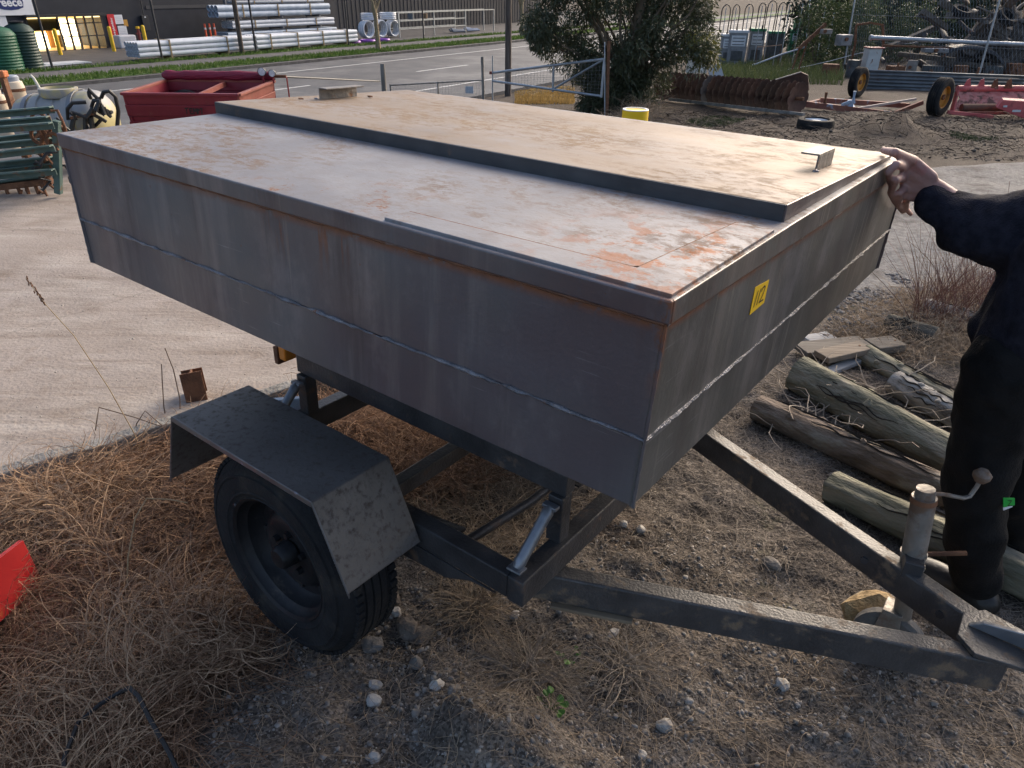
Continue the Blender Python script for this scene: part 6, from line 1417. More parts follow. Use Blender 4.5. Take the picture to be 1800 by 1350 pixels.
for k, (px, hgt, lab) in enumerate(((1440, 2.6, 'dark tree behind the pump row at the left of the far hedge'), (1500, 3.0, 'dark tree behind the wire fence left of the car'), (1560, 2.9, 'dark tree behind the parked car'), (1630, 3.1, 'dark tree behind the left of the scrap heap'), (1710, 3.2, 'dark tree behind the middle of the scrap heap'), (1790, 3.2, 'dark tree behind the right of the scrap heap'))):
    Yt_ = YS + 13 + (k % 2) * 1.5; p = A(px, 20, Yt_); z0 = gh(p.x, Yt_); o = thing('hedge_tree', lab, 'tree', (p.x, Yt_, z0), group='dark trees of the far hedge'); rr = random.Random(100 + k)
    cl_ = [(rr.uniform(-1.1, 1.1), rr.uniform(-.7, .7), rr.uniform(.3, hgt), .5) for _ in range(46)]; MB().tube([Vector((0, 0, -.1)), Vector((.05, 0, hgt * .5)), Vector((0, .1, hgt))], [.14, .10, .04], 8).build('trunk', M_BARK, o, smooth=True)
    leaf_cloud('crown', cl_, 4200, .20, mat('hedge_leaf', (.022, .032, .012), (.050, .065, .025), scale=3, rough=.7), o, 120 + k, .2, 2.0)
# things lying about inside the fence: crates, blocks, tanks
rd = random.Random(8)
for k, (px, py, w, h, lab, cl_, kd) in enumerate(((1462, 108, .5, .4, 'rusty engine block on the ground left of the white locker', M_RUST, 0), (1480, 80, .45, .3, 'grey metal case above the engine block', M_PGY, 0), (1500, 112, .35, .5, 'dark drum standing left of the white locker', M_PDK, 1), (1575, 112, .5, .35, 'rusty machine block right of the white locker', M_RUST, 0), (1605, 108, .3, .5, 'pale leaning board right of the white locker', MATS['pale_board'], 0), (1640, 112, .6, .35, 'dark machine casing under the long pipe', M_PDK, 0), (1690, 118, .4, .4, 'rusty drum under the curved mudguard', M_RUST, 1), (1745, 122, .5, .4, 'dark crate behind the fence post', M_PDK, 0), (1785, 118, .5, .45, 'rusty block at the right edge behind the fence', M_RUST, 0), (1640, 92, .7, .12, 'pale folded sheet beside the curved mudguard', M_PGY, 0), (1450, 60, .35, .14, 'pale flat box behind the rusty arm', MATS['pale_board'], 0))):
    Yk = YS - .15 + .12 * (k % 3); p = A(px, py, Yk); z0 = gh(p.x, Yk) if py > 100 else p.z; o = thing('yard_junk', lab, 'junk', (p.x, Yk, z0), rd.uniform(-.5, .5), 'junk inside the fence'); m = MB()
    if kd: m.lathe([(0, 0), (w * .5, 0), (w * .52, h * .3), (w * .5, h * .32), (w * .52, h * .7), (w * .5, h), (0, h)], (0, 0, 0), 'z', 20, closed=False); m.build('shell', cl_, o, smooth=True)
    else:
        m.prism([(-w / 2, -w * .3), (w / 2, -w * .34), (w * .46, w * .3), (-w * .4, w * .33)], h); m.build('casing', cl_, o, bevel=.02)
    MB().cyl((-.05, -w * .3, h * .6), (-.05, -w * .45, h * .62), .05, n=10).build('fitting', M_RUST, o, smooth=True)
# ================================================================== THE PERSON AT THE LID
TRM = Matrix.Translation(TR_O) @ Euler(TR_ROT).to_matrix().to_4x4(); TRI = TRM.inverted()
def on_local(px, py, axis, value):
    """point on the sight line of this pixel where the trailer's own coordinate has this value"""
    c = TRI @ Vector((0, 0, CAM_H)); r = TRI.to_3x3() @ _ray(px, py); k = (value - c[axis]) / r[axis]
    return TRM @ (c + r * k)
def capsules(chains):
    m = MB()
    for ch in chains:
        for i, (p, r) in enumerate(ch):
            m.ball(p, r, 2)
            if i: m.cyl(ch[i - 1][0], p, ch[i - 1][1], r, 16)
    return m
def blob(name, chains, voxel, material, parent=None, smooth=6, wrinkle=0.0, wscale=.06, extra=None):
    m = capsules(chains)
    if extra: extra(m)
    o = m.build(name, material, parent)
    r = o.modifiers.new('union', 'REMESH'); r.mode = 'VOXEL'; r.voxel_size = voxel; r.use_smooth_shade = True
    s = o.modifiers.new('soften', 'SMOOTH'); s.factor = .5; s.iterations = smooth
    if wrinkle:
        tx = bpy.data.textures.new(name + '_folds', 'CLOUDS'); tx.noise_scale = wscale; tx.noise_depth = 2
        tw = bpy.data.textures.new(name + '_creases', 'WOOD'); tw.wood_type = 'BANDNOISE'; tw.noise_scale = wscale * .8; tw.turbulence = 9.0
        dw = o.modifiers.new('creases', 'DISPLACE'); dw.texture = tw; dw.strength = wrinkle * .32; dw.mid_level = .5; dw.texture_coords = 'GLOBAL'
        d = o.modifiers.new('folds', 'DISPLACE'); d.texture = tx; d.strength = wrinkle; d.mid_level = .5; d.texture_coords = 'GLOBAL'
    return o
M_SKIN = mat('skin', (.36, .20, .17), (.45, .27, .235), scale=18, rough=.55, bump=.15, bscale=120, c3=(.46, .19, .17), c3_scale=14, c3_lo=.55, c3_hi=.7)
M_SKIN.node_tree.nodes['Principled BSDF'].inputs['Subsurface Weight'].default_value = .12
M_SKIN.node_tree.nodes['Principled BSDF'].inputs['Subsurface Radius'].default_value = (.02, .008, .005)
M_HOOD = mat('black_fleece', (.014, .014, .021), (.030, .030, .042), scale=40, rough=.95, bump=.4, bscale=220, spec=.15)
M_TROU = mat('black_trousers', (.007, .007, .007), (.015, .014, .014), scale=14, rough=.9, bump=.3, bscale=160, spec=.2)
a = lambda px, py, Y: A(px, py, Y)
wrist = a(1652, 337, 1.925); hipR, hipL = a(1775, 640, 1.60), a(1870, 620, 1.72)
kneR, kneL = a(1712, 865, 1.60), a(1800, 825, 1.76)
ankR, ankL = a(1708, 1030, 1.585), a(1775, 960, 1.78)
gR, gL = gh(ankR.x, ankR.y), gh(ankL.x, ankL.y)
ankR.z = max(ankR.z, gR + .09); ankL.z = gL + .10
pel = (hipR + hipL) / 2 + Vector((0, 0, .06)); che = pel + Vector((.06, .0, .30)); nck = che + Vector((.02, .02, .22))
fdir = Vector((-.62, .78, 0)).normalized(); sdir = Vector((.78, .62, 0))
shR, shL = che + sdir * .17 + Vector((0, 0, .15)), che - sdir * .17 + Vector((0, 0, .15))
elb = a(1792, 408, 1.77); fore = a(1712, 388, 1.85)
shR = elb + (shR - elb).normalized() * .30
elbL = shL + Vector((.05, -.06, -.29)); wriL = pel + fdir * .10 + sdir * .10 + Vector((0, 0, .06))
hd = nck + Vector((-.03, .05, .17))
U = .972
kI, kM, kR, kP = a(1592, 294, 1.945), a(1588, 311, 1.955), a(1591, 329, 1.955), a(1600, 346, 1.95)
fI = [(kI, .0125), (on_local(1575, 289, 0, U + .016), .0105), (on_local(1562, 303, 0, U + .004), .0095), (on_local(1565, 322, 0, U), .008)]
fM = [(kM, .0125), (on_local(1574, 316, 0, U + .018), .0105), (on_local(1566, 338, 0, U + .006), .0095), (on_local(1573, 355, 0, U + .004), .008)]
fR = [(kR, .012), (on_local(1581, 339, 0, U + .022), .010), (on_local(1578, 360, 0, U + .012), .009), (on_local(1587, 372, 0, U + .012), .0075)]
fP = [(kP, .0105), (on_local(1593, 354, 0, U + .026), .009), (on_local(1593, 368, 0, U + .02), .008), (on_local(1601, 376, 0, U + .02), .007)]
tT = [(wrist.lerp(kI, .35) + Vector((0, -.008, .016)), .017), (a(1606, 283, 1.93), .0135), (on_local(1573, 268, 2, 1.311), .0115), (on_local(1553, 264, 2, 1.302), .009)]
palm = [[(wrist, .026), (wrist.lerp(k, .5), .022), (k, .0135)] for k in (kI, kM, kR, kP)] + [[(kI, .0125), (kM, .0125), (kR, .012), (kP, .0105)]]
handL = [[(wriL, .026), (wriL + Vector((0, .01, -.08)), .028)]] + [[(wriL + Vector((.018 * k - .03, .01, -.08)), .011), (wriL + Vector((.02 * k - .03, .02, -.125 - .01 * (k in (1, 2)))), .0095), (wriL + Vector((.018 * k - .03, .045, -.15 - .01 * (k in (1, 2)))), .008)] for k in range(4)] + [[(wriL + Vector((-.03, .02, -.03)), .013), (wriL + Vector((-.05, .04, -.07)), .011), (wriL + Vector((-.045, .06, -.10)), .009)]]
def headbits(m):
    m.ball(hd, .10, 3, 0, 0, (.86, .98, 1.22))
    m.ball(hd + fdir * .03 + Vector((0, 0, -.075)), .062, 2, 0, 0, (1, 1, .9))
    m.cyl(hd + fdir * .092 + Vector((0, 0, .012)), hd + fdir * .115 + Vector((0, 0, -.028)), .008, .014, 10)
    m.ball(hd + fdir * .108 + Vector((0, 0, -.03)), .014, 2)
    m.ball(hd + fdir * .092 + Vector((0, 0, -.062)), .018, 2, 0, 0, (1, 1, .4))
    for s in (-1, 1): m.ball(hd + sdir * .088 * s + Vector((0, 0, -.015)), .026, 2, 0, 0, (.5, .8, 1.2))
body_chains = palm + [fI, fM, fR, fP, tT] + handL + [
    [(wrist, .026), (fore, .040), (elb, .046), (shR, .055)], [(wriL, .026), (elbL, .044), (shL, .055)], [(shL, .06), (che + Vector((0, 0, .12)), .09), (shR, .06)],
    [(nck, .055), (hd - Vector((0, 0, .10)), .052)], [(che + Vector((0, 0, .06)) + sdir * .07, .105), (pel + sdir * .06, .11)], [(che + Vector((0, 0, .06)) - sdir * .07, .105), (pel - sdir * .06, .11)],
    [(pel, .10), (hipR, .085), (kneR, .055), (ankR, .042)], [(pel, .10), (hipL, .085), (kneL, .055), (ankL, .042)]]
person = blob('person', body_chains, .0042, M_SKIN, smooth=4, extra=headbits)
tag(person, 'person in black hoodie and trousers reaching out to hold the bin lid corner', 'person')
# nails on the thumb and index finger
for p0, p1, r in ((tT[2], tT[3], .009), (fI[2], fI[3], .008)):
    d = (p1[0] - p0[0]).normalized(); up = Vector((0, -.4, 1)) - d * Vector((0, -.4, 1)).dot(d); up.normalize(); s = d.cross(up)
    m = MB(); m.add([p1[0] + d * (.006 * i) + s * (.0045 * j) + up * (r * (1.0 - .12 * abs(j))) for i in (-1, 1) for j in (-1, 0, 1)], [(0, 1, 4, 3), (1, 2, 5, 4)]); m.build('nail', mat('nail', (.55, .36, .31), rough=.35), person)
for s in (-1, 1):
    MB().ball(hd + fdir * .086 + sdir * .033 * s + Vector((0, 0, .012)), .013, 2).build('eye', mat('eye_dark', (.06, .04, .03), rough=.2), person, smooth=True)
blob('hair', [[(hd + Vector((0, 0, .045)) - fdir * .02, .094), (hd - fdir * .035 + Vector((0, 0, -.01)), .09)]], .007, mat('dark_hair', (.02, .014, .01), (.04, .03, .02), scale=60, rough=.7, bump=.6, bscale=120), person)
cuff = a(1640, 352, 1.915); fore = a(1702, 394, 1.86)
hood = [[(cuff, .040), (cuff.lerp(fore, .45), .058), (fore, .080), (elb + Vector((-.02, 0, -.012)), .088), (elb.lerp(shR, .5), .082), (shR, .088)],
        [(wriL, .042), (elbL, .064), (shL, .085)], [(shL, .09), (che + Vector((0, 0, .11)), .12), (shR, .09)],
        [(che + Vector((0, 0, .08)) + sdir * .08, .13), (pel + sdir * .07 + Vector((0, 0, .04)), .135), (pel + sdir * .07 - Vector((0, 0, .03)), .125)], [(che + Vector((0, 0, .08)) - sdir * .08, .13), (pel - sdir * .07 + Vector((0, 0, .04)), .135), (pel - sdir * .07 - Vector((0, 0, .03)), .125)],
        [(che + Vector((0, 0, .05)) + fdir * .05, .115), (pel + fdir * .05, .12)], [(nck - fdir * .03, .095), (nck - fdir * .07 + Vector((0, 0, -.04)), .10)]]
blob('hoodie', hood, .0085, M_HOOD, person, smooth=8, wrinkle=.034, wscale=.13)
tr = [[(pel, .125), (hipR, .105), (hipR.lerp(kneR, .5), .092), (kneR, .082), (kneR.lerp(ankR, .55), .076), (ankR + Vector((0, 0, .02)), .068)], [(pel, .125), (hipL, .105), (hipL.lerp(kneL, .5), .092), (kneL, .08), (kneL.lerp(ankL, .55), .075), (ankL + Vector((0, 0, .02)), .068)]]
trs = blob('trousers', tr, .0085, M_TROU, person, smooth=8, wrinkle=.022, wscale=.12)
for an, g_, f in ((ankR, gR, fdir), (ankL, gL, fdir)):
    b0 = Vector((an.x, an.y, g_ + .045)); blob('boot', [[(an + Vector((0, 0, .03)), .056), (b0, .05)], [(b0 - f * .04, .048), (b0 + f * .10, .045), (b0 + f * .17 + Vector((0, 0, -.008)), .038)]], .007, mat('black_boot', (.008, .008, .008), (.018, .017, .016), rough=.45, bump=.2), person)
# small green label on the trouser leg
lp0 = a(1764, 876, 1.51); lx = a(1784, 876, 1.51) - lp0; lz = a(1764, 892, 1.51) - lp0
m = MB(); m.slab([lp0 + lz, lp0 + lz * .75 + lx, lp0 + lx, lp0], .003); lb = m.build('trouser_label', mat('label_green', (.03, .42, .06), rough=.6), person)
m = MB(); m.slab([lp0 + lz * 1.35, lp0 + lz * .95 + lx * .8, lp0 + lz * .82 + lx * .8, lp0 + lz * 1.02], .003); m.build('label_edge', M_WHITE, person)
off = Vector((0, -.0025, .001)); fz = lambda x, y: lp0 + lx * (.30 + .4 * x) + lz * (.85 - .7 * y) + off
strokes([[(0, .9), (.9, .9), (.1, .1), (1, .1)]], .0010, 'label_letter', lb, M_INK, fz)
# ================================================================== LOGS AND TIMBER
M_LOGG = mat('log_green_grey', (.13, .125, .085), (.27, .25, .18), scale=9, rough=.95, bump=.9, bscale=26, stretch=(.7, 2, 2), c3=(.30, .265, .20), c3_scale=5, c3_lo=.52, c3_hi=.68)
M_LOGB = mat('log_brown', (.10, .075, .055), (.23, .18, .14), scale=9, rough=.95, bump=1, bscale=22, stretch=(.8, 2, 2), c3=(.28, .25, .20), c3_scale=5, c3_lo=.56, c3_hi=.68)
M_LOGP = mat('log_grey', (.21, .195, .175), (.36, .34, .31), scale=9, rough=.95, bump=.9, bscale=24, stretch=(.8, 2, 2), c3=(.10, .085, .07), c3_scale=6, c3_lo=.55, c3_hi=.66)
M_LEND = mat('log_end', (.20, .15, .10), (.30, .23, .16), scale=9, rough=.95, bump=.5)
M_CRACK = mat('crack_dark', (.03, .024, .018), rough=1)
def log(px0, py0, px1, py1, r, lab, mt, seed, lift=0.0, rough=.10):
    p0, p1 = G(px0, py0, r), G(px1, py1, r); p0.z = gh(p0.x, p0.y) + r * .85 + lift; p1.z = gh(p1.x, p1.y) + r * .85 + lift
    d = p1 - p0; L_ = d.length; o = thing('log', lab, 'log', p0); o.rotation_euler = d.to_track_quat('X', 'Z').to_euler(); rg = np.random.default_rng(seed)
    nu, na = max(24, int(L_ / .025)), 36; u = np.linspace(0, L_, nu); a = np.linspace(0, 2 * PI, na, endpoint=False); UU, AA = np.meshgrid(u, a, indexing='ij')
    R = r * (1 + rough * 1.6 * fbm(UU * 3 + seed, np.cos(AA) * 1.2 + np.sin(AA) * 2.1, 3, seed) + rough * .8 * fbm(UU * 1.5, AA * 2.2 * (AA < PI) + (2 * PI - AA) * 2.2 * (AA >= PI), 3, seed + 3) - .03 * UU / L_)
    cx = .02 * np.sin(UU * 1.7 + seed); V = np.stack([UU, np.cos(AA) * R + cx, np.sin(AA) * R], -1).reshape(-1, 3); ix = np.arange(nu * na).reshape(nu, na)
    F = np.stack([ix[:-1], np.roll(ix, -1, 1)[:-1], np.roll(ix, -1, 1)[1:], ix[1:]], -1).reshape(-1, 4); np_mesh('bark', V, F, mt, o, smooth=True)
    for xx, s in ((0, 1), (L_, -1)):
        m = MB(); vs = [V[(0 if s > 0 else (nu - 1)) * na + k] for k in range(na)]; m.add(list(vs) + [(xx - s * .006, 0, 0)], [(k, (k + 1) % na, na) for k in range(na)]); m.build('cut_end', M_LEND, o)
    for k in range(3):                      # knots
        aa = rg.uniform(.4, 2.7); uu = rg.uniform(.15, .7) * L_; MB().ball((uu, math.cos(aa) * r * .93 + .02 * math.sin(uu * 1.7 + seed), math.sin(aa) * r * .93), r * .24, 2, .25, seed + k, (1.3, 1, 1)).build('knot', mt, o, smooth=True)
    for k in range(7):                      # drying cracks along the grain
        aa = rg.uniform(.3, 2.8); u0 = rg.uniform(.05, .5) * L_; n = 14; ln = rg.uniform(.25, .5) * L_; pts = []
        for q in range(n): uu = u0 + ln * q / n; ak = aa + .10 * math.sin(q * .9 + k); rr_ = r * (1.0 + rough * .5); pts.append(Vector((uu, math.cos(ak) * rr_ + .02 * math.sin(uu * 1.7 + seed), math.sin(ak) * rr_)))
        pts = [Vector((p.x, p.y * .985, p.z * .985)) for p in pts]; MB().tube(pts, [.0012 + .0028 * math.sin(PI * q / (n - 1)) for q in range(n)], 4).build('crack', M_CRACK, o)
    return o
log(1462, 842, 1905, 1085, .068, 'short greenish log nearest the jockey wheel', M_LOGG, 1, rough=.13)
log(1330, 705, 1700, 868, .062, 'knotty brown log with flaking bark running out from under the bin', M_LOGB, 2, rough=.12)
log(1405, 652, 1720, 810, .082, 'thickest greenish log, split along its top, between the brown log and the planks', M_LOGG, 3, rough=.13)
log(1525, 618, 1720, 722, .056, 'greenish log lying farthest back beside the planks', M_LOGG, 4)
log(1575, 672, 1720, 745, .055, 'grey bark covered log half hidden behind the thickest log', M_LOGP, 5, rough=.14)
log(1560, 566, 1645, 592, .055, 'dark short log in the dead grass at the edge of the gravel', mat('log_dark', (.04, .038, .03), (.09, .085, .07), scale=6, rough=.95, bump=.7), 6)
log(1622, 540, 1735, 568, .05, 'pale log behind the red-brown dead weeds', M_LOGP, 7)
for k, (x0, y0, x1, y1, w, h, lab) in enumerate(((1418, 596, 1462, 588, .09, .035, 'pale painted offcut on top of the plank pile'), (1405, 618, 1520, 606, .13, .03, 'wide grey plank at the back of the plank pile'), (1440, 640, 1518, 622, .10, .03, 'brown plank in the middle of the plank pile'), (1452, 652, 1512, 628, .05, .025, 'narrow pale batten at the front of the plank pile'), (1530, 612, 1578, 606, .12, .04, 'short grey plank behind the farthest log'))):
    p0, p1 = G(x0, y0, .04), G(x1, y1, .04); o = thing('plank', lab, 'plank', p0, group='planks behind the logs'); z = max(gh(p0.x, p0.y), gh(p1.x, p1.y)) + .02 + .025 * (k % 3)
    m = MB(); m.beam((0, 0, z - p0.z), Vector((p1.x - p0.x, p1.y - p0.y, z - p0.z)), w, h); m.build('board', mat('plank_%d' % (k % 3), ((.30, .30, .30), (.11, .095, .08), (.17, .135, .10))[k % 3], ((.38, .38, .38), (.17, .15, .125), (.24, .195, .15))[k % 3], scale=9, rough=.9, bump=.3, stretch=(.3, 3, 3)), o, bevel=.004)
    MB().cyl(Vector((p1.x - p0.x, p1.y - p0.y, 0)) * .85 + Vector((0, 0, z - p0.z + h / 2 - .002)), Vector((p1.x - p0.x, p1.y - p0.y, 0)) * .85 + Vector((0, 0, z - p0.z + h / 2 + .002)), .006, n=6).build('nail_head', M_RUST, o)

# ================================================================== DEAD GRASS, TWIGS, STONES
def in_poly(px, py, poly):
    c = np.zeros(len(px), bool); n = len(poly)
    for i in range(n):
        (x0, y0), (x1, y1) = poly[i], poly[(i + 1) % n]
        if y0 == y1: continue
        k = ((y0 > py) != (y1 > py)) & (px < (x1 - x0) * (py - y0) / (y1 - y0) + x0); c ^= k
    return c
_RM = np.array([list(_right), list(_down), list(_fwd)])
def to_px(P): q = (P - np.array([0, 0, CAM_H])) @ _RM.T; return 900 + F_PX * q[:, 0] / q[:, 2], 675 + F_PX * q[:, 1] / q[:, 2]
def scatter(poly, n, box, seed, slab_ok=False):
    rg = np.random.default_rng(seed); out = []
    for _ in range(200):
        if sum(len(o) for o in out) >= n: break
        x = rg.uniform(box[0], box[1], 20000); y = rg.uniform(box[2], box[3], 20000); P = np.stack([x, y, ground_h(x, y)], -1); px, py = to_px(P); k = in_poly(px, py, poly)
        if not slab_ok: k &= ((x - E0.x) * en.x + (y - E0.y) * en.y) < -.01
        out.append(P[k])
    return np.concatenate(out)[:n]
def strands(name, roots, lens, elev, curl, width, material, label, seed, azi=None, segs=6, parent=None, arch=1.0, cat='grass'):
    rg = np.random.default_rng(seed); n = len(roots); az = rg.uniform(0, 2 * PI, n) if azi is None else azi + rg.normal(0, .45, n)
    el = rg.uniform(*elev, n); ln = rg.uniform(*lens, n) * rg.choice([.6, 1, 1, 1.25], n); st = ln / segs; p = roots.copy(); pts = [p.copy()]; daz = rg.normal(0, curl, n); de = -rg.uniform(.3, 1.0, n) * arch * (el + .9) / segs
    for k in range(segs):
        az = az + daz / segs + rg.normal(0, .10, n); d = np.stack([np.cos(az) * np.cos(el), np.sin(az) * np.cos(el), np.sin(el)], -1); p = p + d * st[:, None]; g = ground_h(p[:, 0], p[:, 1]) + .003 + rg.uniform(0, .012, n)
        low = p[:, 2] < g; p[low, 2] = g[low]; el = np.where(low, np.abs(el) * .2, el + de); pts.append(p.copy())
    Pt = np.stack(pts, 1); T = np.gradient(Pt, axis=1); sd = np.cross(T, np.array([0, 0, 1.0]) + rg.normal(0, .5, (n, 1, 3))); sd /= np.linalg.norm(sd, axis=2, keepdims=True) + 1e-9
    w = (width * rg.uniform(.5, 1.3, n))[:, None, None] * np.linspace(1, .35, segs + 1)[None, :, None] / 2
    V = np.stack([Pt - sd * w, Pt + sd * w], 2).reshape(-1, 3); stp = 2 * (segs + 1); b = np.arange(n) * stp; F = np.concatenate([np.stack([b + 2 * k, b + 2 * k + 1, b + 2 * k + 3, b + 2 * k + 2], -1) for k in range(segs)])
    o = np_mesh(name, V, F, material, parent)
    if label: tag(o, label, cat, kind='stuff')
    return o
def straw_mat(name, a, b, c):
    return mat(name, a, b, scale=55, rough=.75, spec=.25, detail=2, transl=.22, c3=c, c3_scale=4.5, c3_lo=.45, c3_hi=.7)
M_STRAW = straw_mat('straw_rusty', (.085, .045, .028), (.36, .215, .13), (.25, .15, .095))
M_STRAWL = straw_mat('straw_light', (.27, .165, .10), (.56, .39, .25), (.42, .28, .175))
M_STRAW2 = straw_mat('straw_pale', (.19, .135, .09), (.42, .33, .235), (.27, .21, .15))
M_STRAW3 = straw_mat('straw_grey', (.14, .11, .085), (.34, .29, .235), (.2, .165, .13))
PL = [(-260, 900), (0, 860), (240, 790), (400, 742), (440, 850), (380, 980), (430, 1090), (470, 1150), (360, 1180), (330, 1230), (300, 1400), (-400, 1500)]
cl = scatter(PL, 300, (-2.6, .2, .3, 2.7), 3); rgx = np.random.default_rng(17); NS = 26000; k = rgx.integers(0, len(cl), NS)
rt = cl[k] + np.concatenate([rgx.normal(0, .055, (NS, 2)), np.zeros((NS, 1))], 1); rt[:, 2] = ground_h(rt[:, 0], rt[:, 1]) - .005; flow = lambda P: 9.0 * fbm(P[:, 0] * 1.6, P[:, 1] * 1.6, 2, 70) + .6
caz = flow(rt) + rgx.normal(0, .5, len(rt))
ok = (((rt[:, 0] - E0.x) * en.x + (rt[:, 1] - E0.y) * en.y) < -.005); rt = rt[ok]; caz = caz[ok]
strands('dead_grass', rt, (.08, .24), (.15, 1.1), 3.2, .0034, M_STRAW, 'thick matted rust coloured dead grass left of the wheel', 5, caz)
k = rgx.integers(0, len(cl), 12000); ck_ = fbm(cl[k][:, 0] * 3, cl[k][:, 1] * 3, 2, 7) > -.05; k = k[ck_]; rt = cl[k] + np.concatenate([rgx.normal(0, .03, (len(k), 2)), np.zeros((len(k), 1))], 1); ok = (((rt[:, 0] - E0.x) * en.x + (rt[:, 1] - E0.y) * en.y) < -.01)
strands('dead_grass', rt[ok] + np.array([0, 0, .02]), (.10, .28), (.25, 1.1), 2.4, .0036, M_STRAWL, 'pale longer straws lying over the matted dead grass left of the wheel', 6, flow(rt[ok]))
PU = [(520, 800), (560, 715), (660, 700), (830, 790), (860, 850), (700, 880)]
rt = scatter(PU, 7000, (-1.6, .6, 1.5, 3.6), 7); strands('dead_grass', rt, (.10, .30), (.2, 1.1), 1.6, .0034, M_STRAW, 'rust coloured dead grass tussock seen under the bin behind the chassis', 8)
PC = [(560, 860), (900, 800), (1000, 900), (900, 1010), (740, 960)]
rt = scatter(PC, 1800, (-1.0, .8, 1.0, 2.6), 9); strands('dead_grass', rt, (.07, .22), (.05, .7), 1.2, .0028, M_STRAW2, 'thin dead grass on the ground inside the chassis', 10)
PR = [(980, 880), (1250, 690), (1440, 640), (1700, 620), (1800, 700), (1800, 1120), (1400, 1080), (1000, 985)]
rt = scatter(PR, 5200, (.0, 3.0, 1.0, 4.0), 11); strands('dead_grass', rt, (.04, .16), (.0, .5), 1.6, .0022, M_STRAW3, 'fine grey brown dead grass lying around the logs and behind the drawbar', 12)
PF = [(560, 1080), (760, 1020), (1000, 1040), (1250, 1090), (1800, 1220), (1800, 1500), (300, 1500), (400, 1200)]
rt = scatter(PF, 1500, (-1.1, 1.4, .25, 1.5), 13); strands('dead_grass', rt, (.03, .15), (.0, .45), 1.2, .0020, M_STRAW2, 'scattered dead stalks on the stony dirt in front of the drawbar', 14)
for q, (x, y, n_, lab) in enumerate(((830, 1075, 420, 'dry stalk tuft on the dirt below the chassis corner'), (930, 1190, 520, 'grey stalk tuft in the middle of the stony dirt'), (1090, 1190, 260, 'small spreading stalk tuft below the near drawbar arm'), (200, 1320, 900, 'reddish grass tussock at the bottom left by the cable'))):
    c = G(x, y); rt = np.array([[c.x, c.y, 0]]) + np.concatenate([rgx.normal(0, .035, (n_, 2)), np.zeros((n_, 1))], 1); rt[:, 2] = ground_h(rt[:, 0], rt[:, 1]); strands('stalk_tuft', rt, (.07, .22), (.05, .9), 1.0, .0026, (M_STRAW2, M_STRAW3, M_STRAW3, M_STRAW)[q], lab, 30 + q)
PB = [(1440, 600), (1530, 540), (1640, 510), (1800, 500), (1800, 640), (1600, 640)]
rt = scatter(PB, 5000, (1.0, 4.2, 2.6, 4.8), 15); strands('dead_grass', rt, (.08, .28), (.3, 1.2), 1.2, .0032, M_STRAW2, 'dead grass clumps along the edge of the gravel drive', 16)
rt = scatter([(1590, 590), (1600, 540), (1760, 520), (1770, 600)], 520, (1.6, 4.2, 2.6, 4.6), 19); strands('dead_weed', rt, (.25, .62), (.9, 1.5), .5, .0034, mat('weed_red_brown', (.13, .06, .045), (.26, .14, .10), scale=20, rough=.8), 'upright red-brown dead weed stalks behind the logs', 20, arch=.3)
# twigs and roots between the logs
M_TWIG = mat('twig_pale', (.30, .24, .18), (.42, .35, .27), scale=20, rough=.85)
rd = random.Random(77)
for k in range(60):
    c = G(rd.uniform(1380, 1580), rd.uniform(655, 770)); z = gh(c.x, c.y); p = Vector((c.x, c.y, z + .02)); pts = [p]; az = rd.uniform(0, 6.28)
    for q in range(6): az += rd.uniform(-.7, .7); pts.append(pts[-1] + Vector((math.cos(az) * .05, math.sin(az) * .05, rd.uniform(-.015, .035))))
    if k == 0: twig_m = MB()
    twig_m.tube(pts, [.0035 * (1 - .1 * q) for q in range(7)], 5)
tag(twig_m.build('twig_tangle', M_TWIG, kind='stuff', smooth=True), 'tangle of pale dead twigs between the brown log and the thickest log', 'twigs')
def stem(name, pxs, lab, r, mt, head=False, cat='plant stem'):
    b = G(*pxs[0]); Y0 = b.y; pts = [A(x, y, Y0 + dy) for x, y, dy in [(pxs[0][0], pxs[0][1], 0)] + list(pxs[1:])]; o = thing(name, lab, cat, pts[0]); L0 = pts[0]; pts = [p - L0 for p in pts]
    MB().tube(pts, [r * (1 - .5 * i / len(pts)) for i in range(len(pts))], 6).build('stalk', mt, o, smooth=True)
    if head:
        m = MB(); rr = random.Random(3)
        for i in range(26): p = pts[-2].lerp(pts[-1], i / 25) if i < 26 else pts[-1]; m.ball(p + Vector((rr.uniform(-.006, .006), rr.uniform(-.006, .006), 0)), .0045, 1, .2, i, (.6, .6, 1.5))
        m.build('seed_head', mat('seed_brown', (.16, .09, .06), rough=.9), o)
M_STK = mat('stalk_straw', (.36, .25, .14), (.46, .34, .20), scale=20, rough=.7)
M_STKD = mat('stalk_dark', (.10, .065, .05), (.17, .12, .09), scale=20, rough=.85)
stem('grass_stalk', [(256, 815), (235, 760, .02), (190, 680, .05), (130, 590, .10), (80, 535, .13), (45, 488, .15)], 'tall bent dry grass stalk with seed head against the slab', .0022, M_STK, True)
stem('grass_stalk', [(222, 1075), (225, 980, .02), (238, 910, .04), (258, 876, .06), (300, 878, .08), (330, 884, .1)], 'golden grass stalk arching over the matted dead grass', .0026, M_STK)
